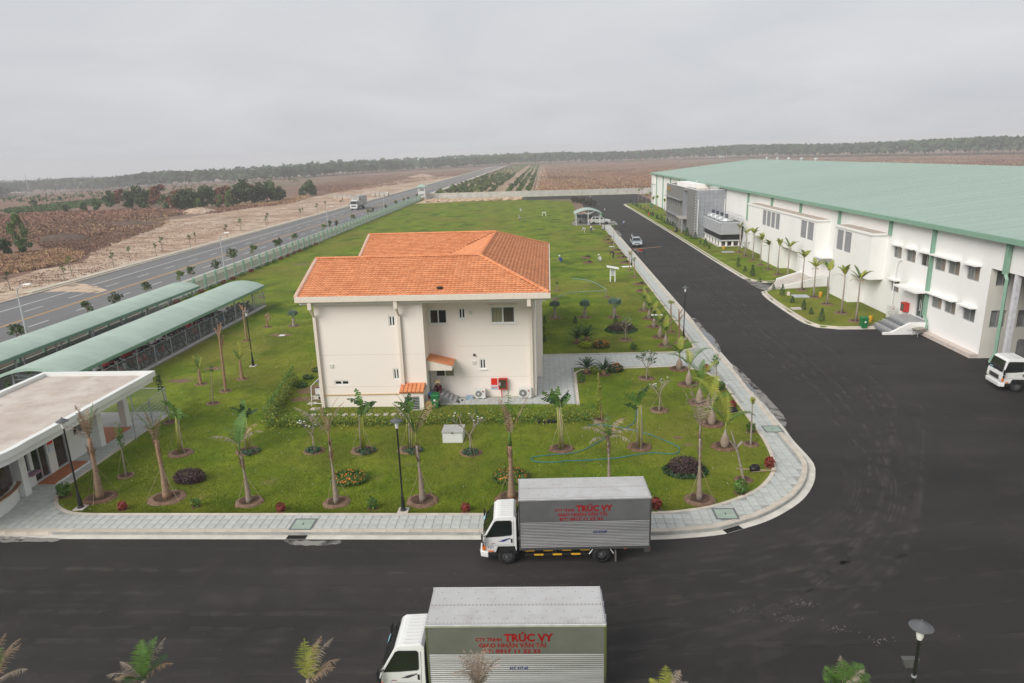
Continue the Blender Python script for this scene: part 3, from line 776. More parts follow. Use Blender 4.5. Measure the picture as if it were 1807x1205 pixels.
mb = MB(); mb.hexa([(31.6, 214.3, WZ), (RX, 214.3, WZ), (RX, 214.5, WZ), (31.6, 214.5, WZ)], [(31.6, 214.3, 9.0), (RX, 214.3, RZ - .11), (RX, 214.5, RZ - .11), (31.6, 214.5, 9.0)]); mb.bx(31.6, 91, 214.3, 214.5, 0, WZ - .01); mb.build('gable_wall', white_w, wh)
green_t = mat('green_trim', (0.215, 0.365, 0.275), 0.5, var=0.06)
MB().bx(30.78, 31.04, 2, 214.6, 8.78, 9.15).build('gutter', green_t, wh)
MB().bx(31.04, XW - .002, 2, 214.5, 8.86, 8.98).build('eaves_soffit', green_t, wh)
bays = [204.6, 193.2, 181.7, 169.7, 157.9, 146.1, 134.5, 111.2, 99.5, 88.2, 76.4, 65.0, 58.7]
for y in bays:
    zb = 7.35 if 64.5 < y < 107 else (8.0 if 124 < y < 157 else 0.15)
    if y == 76.4: zb = .15
    if y == 111.2: zb = 4.4
    mb = MB()
    if y == 58.7:
        mb.bx(31.28, 31.545, 57.5, 57.76, 1.5, 8.78); mb.tube([(31.4, 57.63, 1.55), (31.38, 57.1, 1.1), (31.38, 56.95, .5), (30.9, 56.9, .2)], .13, 4)
    else: mb.bx(31.28, 31.545, y - .13, y + .13, zb, 8.78)
    mb.build('downpipe', green_t, wh)
mb = MB(); mb.bx(31.2, 31.46, 48.05, 48.35, 6.6, 8.78); mb.tube([(31.33, 48.2, 6.7), (31.33, 47.9, 6.3), (31.33, 47.9, 1.0), (31.1, 48.0, .3)], .14, 4); mb.build('downpipe', green_t, wh)
MB().bx(31.6, 31.9, 47.3, 47.6, 0, 6.69).build('column', mat('pale_grey_column', (.60, .60, .63), .7), wh)
MB().bx(30.95, XW - .001, 50.06, 57.0, 0, .3).build('plinth', mat('pink_plinth', (.58, .50, .45), .9, var=.1), wh)
vent_m = mat('vent_metal', (.66, .67, .66), .4, metal=.4)
for k in range(5):                            # ridge ventilators near the far end
    y = 200 - k * 9.0
    v = MB(); v.lathe([(.2, 0), (.2, .3), (.4, .33), (.42, .55), (.2, .7)], 10, (RX - .4, y, RZ - .05)); v.build('roof_ventilator', vent_m, wh, smooth=False)
# entrance steps
st = thing('entrance_steps', (29.5, 58, 0), 'grey granite steps with white side wall below the warehouse entrance door', 'steps')
gran = mat('grey_granite', (.36, .365, .37), .5, var=.15, scale=6, spec=.4); gran_d = mat('dark_granite', (.17, .175, .185), .45, var=.15, scale=6)
for k in range(6):
    x0 = 28.25 + k * .30
    MB().bx(x0, 31.5, 57.25 if k < 6 else 57.1, 60.0, k * .165, (k + 1) * .165).build('step', gran if k % 2 else gran_d, st)
MB().bx(30.05, 31.5, 57.25, 60.0, .99, 1.05).build('landing', gran, st)
mb = MB(); mb.prism([(27.95, 57.0, 0), (31.5, 57.0, 0), (31.5, 57.0, 1.0), (30.1, 57.0, 1.0), (28.6, 57.0, .2), (27.95, 57.0, .18)], (0, .24, 0)); mb.build('side_wall', white_w, st)

# ---------------------------------------------------------------- white bays projecting from the warehouse wall
louv_m = mat('grey_louvre', (.30, .305, .325), .55, var=.05)
roof_c = mat('dusty_concrete_roof', (.47, .39, .335), .95, var=.14, scale=.8, bump=.2)
XA = 30.1
def louvre(parent, y0, y1, z0, z1):
    o = abox('x', XA, -1, y0, y1, z0, z1, .1, .13).build('louvre', louv_m, parent)
    n = 5
    for k in range(n):
        a = y0 + (y1 - y0) * k / n
        abox('x', XA, -1, a + .02, a + (y1 - y0) / n * .55, z0 + .02, z1 - .02, .04, .1).build('blade', louv_m, o)
def bay(name, label, y0, y1, lower, louvres):
    b = thing(name, (XA, (y0 + y1) / 2, 0), label, 'annex')
    mb = MB()
    lh = [(a, c, 5.02, 7.05) for a, c in louvres]
    wall_holes(mb, 'x', XA, -1, y0, y1, 3.1, 7.28, lh, .14)
    wall_holes(mb, 'y', y0, -1, XA, XW, 3.1, 7.28, []); wall_holes(mb, 'y', y1, 1, XA, XW, 3.1, 7.28, [])
    mb.poly([(XA, y0, 3.1), (XW, y0, 3.1), (XW, y1, 3.1), (XA, y1, 3.1)])
    mb.build('upper_wall', white_w, b)
    for a, c in lower: MB().bx(XA + .002, XW, a, c, 0, 3.099).build('lower_wall', white_w, b)
    MB().bx(XA - .12, XW - .01, y0 - .12, y1 + .12, 7.28, 7.46).build('parapet', white_w, b)
    MB().bx(XA + .12, XW - .02, y0 + .12, y1 - .12, 7.46, 7.475).build('roof_slab', roof_c, b)
    for a, c in louvres: louvre(b, a, c, 5.02, 7.05)
    return b
b1 = bay('plant_bay', 'longer white box bay with six grey louvres projecting from the warehouse', 79.2, 106.2, [(79.2, 84.3), (90.8, 98.9)], [(91.7, 93.5), (93.7, 95.4), (95.6, 97.4), (97.6, 99.3)][:0] + [(91.7, 93.4), (93.6, 95.3), (95.5, 97.2), (97.4, 99.1), (79.9, 81.9), (82.1, 84.1)])
b2 = bay('plant_bay', 'shorter white box bay with two grey louvres nearest the entrance steps', 65.6, 74.0, [(69.4, 74.0)], [(69.9, 71.6), (71.8, 73.5)])
MB().bx(30.2, XW - .002, 77.4, 79.1, 3.3, 3.45).build('door_canopy', white_w, b1)
MB().bx(XW - .06, XW - .003, 76.0, 77.0, 1.15, 3.2).build('door', gl_dark, b1)
MB().bx(XW - .06, XW - .003, 76.2, 76.8, 5.0, 6.6).build('small_louvre', louv_m, b1)

# ---------------------------------------------------------------- grey clad office block
XG, GZ = 26.3, 8.5
stone_d = mat('grey_stone_cladding', (.20, .197, .185), .65, var=.12, scale=.9, bump=.1)
alu_p = mat('silver_panel', (.38, .395, .425), .38, metal=.35, var=.05, scale=.5, rand=.06)
of = thing('office_block', (28.5, 140, 0), 'grey office block with silver panel side and ribbon windows in front of the warehouse', 'office')
mb = MB(); wall_holes(mb, 'x', XG, -1, 137.4, 156.6, 0, GZ, [(138.0, 156.4, 4.5, 5.85), (141.5, 156.4, 1.3, 2.6)], .5)
wall_holes(mb, 'x', XG, -1, 125.2, 133.3, 0, GZ, [], .3); wall_holes(mb, 'y', 156.6, 1, XG, XW, 0, GZ, [])
mb.build('front_wall', stone_d, of)
mb = MB(); wall_holes(mb, 'y', 137.4, -1, XG, XG + 1.2, 0, GZ, []); wall_holes(mb, 'x', XG + 1.2, -1, 133.3, 137.4, 2.8, GZ, []); wall_holes(mb, 'x', XG + 1.6, -1, 133.3, 137.4, 0, 2.8, [(134, 136.8, 0.1, 2.5)], .1); wall_holes(mb, 'y', 133.3, 1, XG, XG + 1.6, 0, GZ, []); mb.build('entrance_recess', alu_p, of)
window(of, 'x', XG + 1.6, -1, 134, 136.8, .1, 2.5, .05, alu_g, [gl_dark, gl_dark], name='entrance_door')
MB().bx(XG - 1.0, XG + 1.15, 133.35, 138.8, 2.7, 2.95).build('entrance_canopy', mat('tan_canopy', (.42, .38, .34), .8), of)
MB().bx(XG - .95, XG - .7, 133.4, 133.65, .1, 2.7).build('canopy_post', alu_p, of)
for (z0, z1, ya) in ((4.5, 5.85, 138.0), (1.3, 2.6, 141.5)):
    n = 7 if ya < 140 else 6; w = (156.4 - ya) / n
    for k in range(n): window(of, 'x', XG, -1, ya + k * w, ya + (k + 1) * w - .12, z0, z1, .4, alu_g, [mat('pale_office_glass', (.50, .53, .56), .2, spec=.6, var=.2, scale=.6)])
    for k in range(n + 1): abox('x', XG, -1, min(ya + k * w - .12, 156.38), ya + k * w, z0, z1, -.02, .38).build('window_fin', stone_d, of)
    MB().bx(XG - .55, XG - .003, ya - .1, 156.5, z1, z1 + .12).build('sunshade', alu_p, of)
# silver side: panels in a grid
side = MB().bx(XG + .02, XW - .01, 125.22, 125.3, 0, GZ - .02).build('side_backing', mat('panel_joint', (.09, .09, .10), .8), of)
nc, nr = 7, 12; pw, ph = (XW - XG - .02) / nc, GZ / nr
pme = MB().bx(.015, pw - .015, -.03, 0, .012, ph - .012).mesh('panel', alu_p)
for i in range(nc):
    for j in range(nr):
        o = bpy.data.objects.new('panel', pme); scene.collection.objects.link(o); o.parent = side; o.location = (XG + .02 + i * pw - 28.5, 125.22 - 140, j * ph)
for x in (XG + .35, XW - .25): MB().tube([(x, 125.1, .2), (x, 125.1, 6.9)], .07, 6).build('drain_pipe', alu_w, of)
for x in (30.4, 31.0): MB().bx(x, x + .4, 125.16, 125.185, 5.9, 6.1).build('vent_grille', louv_m, of)
lad = MB()
for k in range(16): lad.bx(XG - .05, XG - .003, 125.5, 125.75, .6 + k * .48, .78 + k * .48)
lad.build('corner_light_strip', alu_w, of)
MB().bx(XG + .1, XW - .02, 125.35, 156.5, GZ - .5, GZ - .45).build('roof_slab', roof_c, of)
mb = MB(); mb.bx(XG, XG + .25, 133.3, 156.6, GZ, GZ + .06); mb.bx(XG, XG + .25, 125.2, 133.3, GZ, GZ + .061); mb.bx(XG + .26, XW - .01, 125.2, 125.45, GZ, GZ + .06); mb.build('coping', alu_w, of)
MB().bx(28.4, 31.5, 139, 155.8, GZ - .45, GZ + .38).build('penthouse', white_w, of)
for y in (127.5, 129.5): 
    mb = MB(); mb.bx(29.9, 30.8, y, y + 1.0, GZ - .45, GZ + .35); mb.build('roof_unit', vent_m, of)
mb = MB()
for s in (0, .45): mb.tube([(28.1, 134.6 + s, GZ - .4), (28.1, 134.6 + s, GZ + 1.2), (28.5, 134.6 + s, GZ + 1.3)], .03, 4)
for k in range(5): mb.tube([(28.1, 134.6, GZ - .1 + k * .3), (28.1, 135.05, GZ - .1 + k * .3)], .02, 4)
mb.build('roof_ladder', alu_w, of)
gold = mat('gold_letters', (.55, .33, .08), .4, metal=.5, var=.1)

# ---------------------------------------------------------------- chiller plant on plinths
ch = thing('chiller_unit', (29.5, 120, .13), 'silver louvred cooling tower on white piers with four fans beside the office', 'cooling tower')
sil = mat('galvanised', (.60, .615, .63), .45, metal=.3, var=.08)
MB().bx(27.8, 31.2, 113.0, 126.5, 0.95, 1.15).build('base_frame', sil, ch)
MB().bx(27.95, 31.1, 113.2, 126.3, 1.15, 2.0).build('dark_intake', mat('black_intake', (.012, .012, .013), .6), ch)
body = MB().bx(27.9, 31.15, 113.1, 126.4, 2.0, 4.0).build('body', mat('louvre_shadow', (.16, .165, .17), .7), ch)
for k in range(11):
    z = 2.05 + k * .18
    MB().hexa([(27.70, 113.0, z), (31.15, 113.0, z), (31.15, 113.09, z + .1), (27.89, 113.09, z + .1)], [(27.70, 113.0, z + .03), (31.15, 113.0, z + .03), (31.15, 113.09, z + .13), (27.89, 113.09, z + .13)]).build('slat', sil, body)
    MB().hexa([(27.70, 113.01, z), (27.885, 113.1, z + .1), (27.885, 126.4, z + .1), (27.70, 126.4, z)], [(27.70, 113.01, z + .03), (27.885, 113.1, z + .13), (27.885, 126.4, z + .13), (27.70, 126.4, z + .03)]).build('slat', sil, body)
for k in range(7):
    for x in (27.95, 30.95): MB().bx(x - .13, x + .13, 113.2 + k * 2.1, 113.6 + k * 2.1, .0, .95).build('pier', white_w, ch)
for x in (28.9, 29.9): MB().bx(x - .13, x + .13, 113.2, 113.6, .0, .949).build('pier', white_w, ch)
for k in range(4):
    y = 115 + k * 3.1
    f = MB(); f.lathe([(1.1, 0), (1.15, .1), (1.0, .5), (1.05, .55)], 14, (29.2, y, 4.0)); fo = f.build('fan_stack', sil, ch)
    MB().bx(28.95, 29.35, y - .25, y + .25, 4.6, 5.15).build('motor', mat('dark_motor', (.05, .06, .08), .5), fo)
rail = MB()
for y in np.arange(113.2, 126.5, 1.66): rail.tube([(27.95, y, 4.0), (27.95, y, 5.0)], .025, 4); rail.tube([(31.05, y, 4.0), (31.05, y, 5.0)], .025, 4)
for z in (4.5, 5.0):
    for x in (27.95, 31.05): rail.tube([(x, 113.2, z), (x, 126.4, z)], .025, 4)
    rail.tube([(27.95, 113.2, z), (31.05, 113.2, z)], .025, 4)
rail.build('guard_rail', sil, ch)
MB().bx(27.4, 31.5, 112.6, 127, .0, .145).build('slab', conc, ch)
pipe = MB(); pipe.tube([(31.0, 110.5, .3), (31.0, 110.5, 3.6), (31.0, 113.0, 3.6)], .14, 8); pipe.tube([(30.4, 109.5, .3), (30.4, 109.5, 1.2), (31.5, 109.5, 1.2)], .14, 8); pipe.tube([(30.6, 111.5, .2), (30.6, 111.5, 4.6), (30.6, 113.2, 4.6)], .1, 8)
pipe.build('pipework', sil, ch)
# ---------------------------------------------------------------- cream house with tiled roof
cream = layered('cream_plaster', (0.86, 0.785, 0.72), [((0.88, 0.81, 0.75), 0.25, 0.4, 0.65, 0.7, (1, 1, .6), 1.0), ((0.74, 0.65, 0.575), 0.6, 0.56, 0.76, 0.40, (1, 1, .15), 5.0), ((0.87, 0.80, 0.735), 9.0, 0.45, 0.65, .5, (1, 1, 1), 3.0)], rough=0.9, bump=0.12, bscale=40)
cream_t = mat('cream_trim', (0.74, 0.66, 0.57), 0.7, var=0.04)
terra = mat('terracotta_tile', (0.58, 0.205, 0.085), 0.75, col2=(0.72, 0.30, 0.14), scale=1.6, detail=6, bump=0.2, bscale=25, rand=.05)
terra_shade = mat('tile_gap_shade', (0.29, 0.10, 0.045), 0.95, var=.2, scale=2)  # dark riser colour paints the shadow gap below each row of tiles
terra_d = mat('terracotta_deck', (0.40, 0.135, 0.06), 0.85, var=.2, scale=2)
def per_island(m, k):
    n, l = m.node_tree.nodes, m.node_tree.links; b = n['Principled BSDF']; src = b.inputs['Base Color'].links[0].from_socket
    g = n.new('ShaderNodeNewGeometry'); r = n.new('ShaderNodeMapRange'); r.inputs[3].default_value = 1 - k; r.inputs[4].default_value = 1 + k; l.new(g.outputs['Random Per Island'], r.inputs[0])
    v = n.new('ShaderNodeVectorMath'); v.operation = 'SCALE'; l.new(src, v.inputs[0]); l.new(r.outputs[0], v.inputs['Scale']); l.new(v.outputs[0], b.inputs['Base Color'])
per_island(terra, .11)
mortar = mat('ridge_mortar', (0.60, 0.33, 0.22), 0.9, col2=(.62, .50, .42), scale=3)
HX0, HX1, HYL, HYR, HZ0, HZ1, HB = -14.65, -0.95, 40.75, 42.4, 0.05, 7.05, 61.9
ho = thing('house', (-8, 50, .1), 'two-storey cream house with orange tiled roof standing on the lawn', 'house')
hl = [(-10.0, -9.59, 5.43, 6.12), (-9.97, -9.57, 1.96, 2.69), (-13.81, -12.85, 1.62, 1.94)]
hr = [(-7.73, -6.61, 5.15, 6.1), (-5.83, -5.42, 5.47, 6.15), (-3.79, -2.23, 5.12, 6.22), (-4.62, -4.21, 2.06, 2.76), (-7.55, -6.3, 1.55, 2.3)]
mb = MB()
wall_holes(mb, 'y', HYL, -1, HX0, -7.85, HZ0, HZ1, hl, .12); wall_holes(mb, 'x', -7.85, 1, HYL, HYR, HZ0, HZ1, [(41.5, 42.2, .75, 2.45)], .1)
wall_holes(mb, 'y', HYR, -1, -7.85, HX1, HZ0, HZ1, hr, .12); wall_holes(mb, 'x', HX1, 1, HYR, HB, HZ0, HZ1, [])
wall_holes(mb, 'x', HX0, -1, HYL, HB, HZ0, HZ1, []); wall_holes(mb, 'y', HB, 1, HX0, HX1, HZ0, HZ1, [])
mb.build('wall', cream, ho)
jm = mat('joint_shadow', (.66, .575, .50), .9, var=.02)
for z in (3.62, 1.62 - .12):                  # floor joints scored in the plaster
    MB().bx(HX0 + .2, -7.86, HYL - .006, HYL - .002, z, z + .02).build('plaster_joint', jm, ho)
for z in (3.62, 1.55 - .02): MB().bx(-5.9, HX1 - .3, HYR - .006, HYR - .002, z, z + .02).build('plaster_joint', jm, ho)
for (a, b, e, f) in hl: window(ho, 'y', HYL, -1, a, b, e, f, .08, alu_w, [gl_dark, gl_dark], fr=.07)
window(ho, 'y', HYR, -1, *hr[0], .08, alu_w, [gl_brown, gl_dark], fr=.06)
window(ho, 'y', HYR, -1, *hr[1], .08, alu_w, [gl_dark, gl_dark], fr=.06)
window(ho, 'y', HYR, -1, *hr[2], .08, alu_w, [gl_curt, gl_curt_d], fr=.07)
window(ho, 'y', HYR, -1, *hr[3], .08, alu_w, [gl_brown, gl_dark], fr=.07)
window(ho, 'y', HYR, -1, *hr[4], .08, alu_w, [gl_curt_d, gl_curt], fr=.06)
for (a, b, e, f) in (hr[0], hr[2], hr[1], hr[3]): MB().bx(a - .06, b + .06, HYR - .06, HYR - .002, e - .07, e).build('sill', alu_w, ho)
MB().bx(-3.95, -2.1, HYR - .10, HYR - .002, 6.32, 6.40).build('lintel', cream_t, ho)
MB().bx(-7.848, -7.83, 41.5, 42.2, .75, 2.45).build('kitchen_door', alu_g, ho)
vg = mat('vent_cover', (.66, .64, .59), .6, var=.05)
for x, z in ((-14.0, 2.8), (-9.45, 5.85)): MB().bx(x, x + .24, HYL - .05, HYL - .002, z, z + .22).build('vent_cover', vg, ho)
for x, z in ((-5.2, 5.75), (-5.1, 2.4)): MB().bx(x, x + .24, HYR - .05, HYR - .002, z, z + .22).build('vent_cover', vg, ho)
MB().tube([(-4.95, HYR, 3.05), (-4.95, HYR - .12, 3.05)], .08, 8).build('light_fitting', mat('dark_fitting', (.06, .055, .05), .5), ho)
gp = MB(); gp.tube([(HX0 + .1, HYL - .06, .98), (-9.5, HYL - .06, 1.02)], .028, 6); gp.build('gas_pipe', mat('yellow_pipe', (.62, .40, .16), .5), ho)
# eaves: cream gutter band over a white soffit band
MB().bx(-15.5, .05, 39.95, 40.2, 7.20, 7.52).build('gutter', cream_t, ho)
MB().bx(-.20, .05, 40.21, 63.1, 7.20, 7.52).build('gutter', cream_t, ho)
MB().bx(-15.35, -.22, 40.3, 40.72, 6.98, 7.19).build('fascia', mat('white_fascia', (.76, .77, .77), .5, var=.03), ho)
MB().bx(-.7, -.22, 40.73, 62.8, 6.981, 7.19).build('fascia', MATS['white_fascia'], ho)
MB().bx(-15.3, -.3, 40.205, 63, 7.06, 7.18).build('soffit', cream_t, ho)
def dpipe(x, y):
    m = MB(); m.bx(x - .11, x + .11, 40.0, 40.22, 6.72, 7.19); m.tube([(x, 40.12, 6.75), (x + .02, y - .12, 6.15), (x + .02, y - .12, 6.05)], .09, 4)
    m.bx(x - .07, x + .11, y - .2, y - .03, .15, 6.1); m.build('downpipe', cream_t, ho)
dpipe(-14.65, HYL); dpipe(-9.35, HYL); dpipe(-1.25, HYR)
MB().bx(HX1 + .003, HX1 + .35, 46.5, 46.9, .05, 7.05).build('column', cream, ho)
MB().bx(HX1 + .003, HX1 + .35, 51.3, 51.7, .05, 7.05).build('column', cream, ho)
# roof planes
EZ, PR = 7.46, 1.72 / 4.5
deck = MB()
def zr(d): return EZ + PR * d
deck.poly([(-15.5, 40.1, EZ), (0, 40.1, EZ), (-4.5, 44.6, zr(4.5)), (-15.5, 44.6, zr(4.5))])
deck.poly([(-15.5, 49.1, EZ), (-15.5, 44.6, zr(4.5)), (-4.5, 44.6, zr(4.5)), (-9, 49.1, EZ)])
deck.poly([(0, 40.1, EZ), (0, 63.1, EZ), (-4.5, 58.6, zr(4.5)), (-4.5, 44.6, zr(4.5))])
deck.poly([(-9, 49.1, EZ), (-4.5, 44.6, zr(4.5)), (-4.5, 58.6, zr(4.5)), (-9, 54.1, EZ)])
deck.poly([(-15.5, 54.1, EZ), (-9, 54.1, EZ), (-4.5, 58.6, zr(4.5)), (-15.5, 58.6, zr(4.5))])
deck.poly([(-15.5, 63.1, EZ), (-15.5, 58.6, zr(4.5)), (-4.5, 58.6, zr(4.5)), (0, 63.1, EZ)])
deck.poly([(-15.45, 40.1, EZ - .02), (-15.45, 49.1, EZ - .02), (-15.45, 44.6, zr(4.5) - .02)]); deck.poly([(-15.45, 54.1, EZ - .02), (-15.45, 63.1, EZ - .02), (-15.45, 58.6, zr(4.5) - .02)])
roof = deck.build('roof', terra_d, ho)
def tiles_plane(e0, udir, sdir, span, dmax=4.5, tw=.25, tl=.25):
    """span(d)->(u0,u1) range along the eave at horizontal distance d up the slope"""
    Vs, Fs = [], []; cosp = 1 / math.hypot(1, PR)
    nrow = int(dmax / (tl * cosp)) + 1
    prof = [(0, .0), (.065, .032), (.15, .032), (.21, .006), (.25, .0)]
    ux, uy = udir; sx, sy = sdir; nb = 0
    for j in range(nrow):
        d0 = j * tl * cosp; d1 = min(d0 + tl * cosp * 1.12, dmax)
        a0, a1 = span((d0 + d1) / 2)
        k0, k1 = int(math.ceil(a0 / tw - .3)), int(math.floor(a1 / tw + .3))
        for k in range(k0, k1):
            jit = random.uniform(-.006, .006)
            for lift, d in ((.060, d0), (.020, d1)):
                for (pu, pz) in prof:
                    u = k * tw + pu
                    Vs.append((e0[0] + ux * u + sx * d, e0[1] + uy * u + sy * d, EZ + PR * d + pz + lift + jit))
            b = nb * 15
            for (pu, pz) in prof:
                u = k * tw + pu; Vs.append((e0[0] + ux * u + sx * (d0 + .01), e0[1] + uy * u + sy * (d0 + .01), EZ + PR * d0 + .005))
            for q in range(4):
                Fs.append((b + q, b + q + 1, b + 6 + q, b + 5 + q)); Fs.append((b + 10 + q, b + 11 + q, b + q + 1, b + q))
            nb += 1
    V = np.array(Vs) - np.array(WORLD[ho.name]); 
    return tag(np_obj('roof_tiles', V, np.array(Fs), [terra, terra_shade], np.tile([0, 1], len(Fs) // 2), parent=roof), kind='stuff')
tiles_plane((-15.5, 40.12), (1, 0), (0, 1), lambda d: (0.05, 15.45 - d))
tiles_plane((-.02, 40.1), (0, 1), (-1, 0), lambda d: (d + .05, 22.95 - d))
tiles_plane((-15.5, 54.1), (1, 0), (0, 1), lambda d: (0.05, 6.45 + d))
tiles_plane((-9.0, 49.1), (0, 1), (1, 0), lambda d: (-d + .1, 4.9 + d))
def ridge(p, q, m=terra):
    p, q = Vector(p), Vector(q); L = (q - p).length; n = max(1, int(L / .42)); t = (q - p) / n; th = math.atan2(t.y, t.x)
    side_ = Vector((-math.sin(th), math.cos(th), 0))
    for k in range(n):
        a, b = p + t * k, p + t * (k + 1.06); mm = MB(); rows = []
        for pt, w, hh in ((a, .15, .11), (b, .12, .09)):
            rows.append([mm.vert(pt + side_ * w * c + Vector((0, 0, hh * s + .02))) for c, s in ((-1, 0), (-.7, .7), (0, 1), (.7, .7), (1, 0))])
        for i in range(4): mm.face((rows[0][i], rows[0][i + 1], rows[1][i + 1], rows[1][i]))
        mm.face(rows[0]); mm.build('ridge_tile', m, roof)
zt = zr(4.5) + .03
ridge((-15.5, 44.6, zt), (-4.5, 44.6, zt)); ridge((-4.5, 44.6, zt), (-4.5, 58.6, zt)); ridge((-15.5, 58.6, zt), (-4.5, 58.6, zt))
ridge((0, 40.1, EZ + .04), (-4.5, 44.6, zt - .02)); ridge((0, 63.1, EZ + .04), (-4.5, 58.6, zt - .02))
for y0, y1 in ((40.1, 44.6), (54.1, 58.6)): ridge((-15.47, y0, EZ + .04), (-15.47, y1, zt - .02), mortar)
mb = MB(); mb.lathe([(.16, .0), (.2, .05), (.2, .1), (.12, .12)], 10, (-6.7, 40.75, zr(.65) + .05)); tag(mb.build('cable_coil', mat('black_rubber', (.02, .02, .02), .7)), 'small dark coil lying on the orange roof above the gutter', 'coil')
# canopy over the kitchen door
cn = MB(); cn.prism([(-7.848, 41.05, 2.42), (-6.25, 41.05, 2.42), (-6.25, 41.05, 2.72), (-7.848, 41.05, 3.12)], (0, 1.34, 0)); can = cn.build('door_canopy', cream_t, ho)
for k in range(6):
    x = -7.83 + k * .27; z = 3.14 - k * .068
    MB().hexa([(x, 41.0, z - .0), (x + .29, 41.0, z - .075), (x + .29, 42.38, z - .075), (x, 42.38, z)], [(x, 41.0, z + .05), (x + .29, 41.0, z - .02), (x + .29, 42.38, z - .02), (x, 42.38, z + .05)]).build('canopy_tile', terra, can)
# gas store below the wall with its own tiled lean-to
gs = thing('gas_store', (-8.75, 40.3, .1), 'low cream gas store with tiled lean-to and grey grille against the house', 'store')
mb = MB(); wall_holes(mb, 'y', 40.05, -1, -9.45, -8.0, .1, 1.3, [(-9.2, -8.25, .15, 1.05)], .15); wall_holes(mb, 'x', -8.0, 1, 40.05, HYL - .01, .1, 1.3, []); wall_holes(mb, 'x', -9.45, -1, 40.05, HYL - .01, .1, 1.3, []); mb.build('wall', cream, gs)
lt = MB().hexa([(-9.5, 39.95, 1.3), (-7.95, 39.95, 1.3), (-7.95, HYL - .01, 1.62), (-9.5, HYL - .01, 1.62)], [(-9.5, 39.95, 1.36), (-7.95, 39.95, 1.36), (-7.95, HYL - .01, 1.7), (-9.5, HYL - .01, 1.7)]).build('lean_to', terra_d, gs)
for r_i in range(3):
    for k in range(6):
        x = -9.5 + k * .26; y = 39.93 + r_i * .27; z = 1.38 + r_i * .115
        MB().hexa([(x + .01, y, z), (x + .25, y, z), (x + .25, y + .3, z + .12), (x + .01, y + .3, z + .12)], [(x + .04, y, z + .05), (x + .22, y, z + .05), (x + .22, y + .3, z + .14), (x + .04, y + .3, z + .14)]).build('lean_to_tile', terra, lt)
MB().bx(-9.2, -8.25, 40.2, 40.21, .15, 1.05).build('dark_backing', mat('store_dark', (.03, .032, .035), .8), gs)
gr = MB()
for k in range(8): gr.bx(-9.2, -8.25, 40.07, 40.1, .18 + k * .11, .225 + k * .11)
for x in (-9.2, -8.74, -8.3): gr.bx(x, x + .05, 40.05, 40.07, .15, 1.05)
gr.build('grille', alu_g, gs)
ks = thing('kitchen_steps', (-6.9, 41.8, .13), 'grey stone steps under the tiled canopy of the house', 'steps')
for k in range(4): MB().bx(-7.84, -6.95 + (3 - k) * .27, 41.25, 42.39, .13 + k * .15, .13 + (k + 1) * .15).build('step', gran, ks)
def ac_unit(x, y, z, label, w=.8, h=.58, base=True):
    a = thing('air_conditioner', (x, y, z), label, 'air conditioner')
    wm = mat('ac_white', (.68, .68, .65), .5, var=.05); MB().bx(x, x + w, y, y + .32, z + .08, z + .08 + h).build('casing', wm, a)
    f = MB(); fr_ = min(h * .4, w * .3); f.tube([(x + w * .33, y - .03, z + .08 + h / 2), (x + w * .33, y, z + .08 + h / 2)], fr_, 14); fo = f.build('fan_grille', mat('ac_grille', (.20, .20, .20), .6), a)
    g2 = MB(); g2.tube([(x + w * .33, y - .04, z + .08 + h / 2), (x + w * .33, y - .03, z + .08 + h / 2)], h * .12, 10); g2.build('fan_hub', wm, fo)
    MB().tube([(x + w * .78, y - .012, z + .08 + h * .75), (x + w * .78, y, z + .08 + h * .75)], .055, 10).build('round_badge', mat('badge_red', (.42, .02, .03), .5), a)
    for q in (.08, w - .2): MB().bx(x + q, x + q + .12, y - .04, y + .36, z, z + .08).build('foot', mat('foot_grey', (.45, .44, .41), .8), a)
    return a
ac_unit(-4.95, 41.95, .14, 'smaller air conditioner with red round badge under the small house window', .66)
ac_unit(-2.1, 41.95, .14, 'larger air conditioner by the right corner of the house wall', .82, .62)
# fire hose cabinet with red board beside it
fc = thing('fire_hose_cabinet', (-3.2, 42.2, .14), 'red glazed fire hose cabinet on a post against the house wall', 'cabinet')
redp = mat('fire_red', (.50, .035, .03), .45, var=.08)
mb = MB(); mb.bx(-3.42, -2.85, 42.12, 42.36, .72, .78); mb.bx(-3.42, -2.85, 42.12, 42.36, 1.40, 1.46); mb.bx(-3.42, -3.36, 42.12, 42.36, .78, 1.40); mb.bx(-2.91, -2.85, 42.12, 42.36, .78, 1.40); mb.build('frame', redp, fc)
MB().bx(-3.36, -2.91, 42.16, 42.19, .78, 1.40).build('glass', glass_mat('cabinet_glass', (.07, .065, .045)), fc)
MB().bx(-3.35, -3.30, 42.13, 42.16, 1.0, 1.2).build('handle', alu_w, fc)
MB().tube([(-3.22, 42.25, .14), (-3.25, 42.25, .72)], .035, 6).build('post', redp, fc)
fb = thing('fire_notice', (-3.7, 42.38, .7), 'plain red fire notice with a small white panel below beside the hose cabinet', 'notice')
MB().bx(-3.92, -3.52, 42.375, 42.396, .96, 1.42).build('red_board', mat('notice_red', (.70, .03, .015), .5, var=.03), fb)
wp = MB().bx(-3.96, -3.5, 42.375, 42.396, .62, .93).build('white_panel', mat('notice_white', (.62, .66, .72), .6, var=.05), fb)
MB().bx(-3.92, -3.54, 42.37, 42.374, .78, .83).build('red_line', redp, wp); MB().bx(-3.92, -3.54, 42.37, 42.374, .69, .72).build('blue_line', mat('notice_blue', (.10, .16, .4), .6), wp)

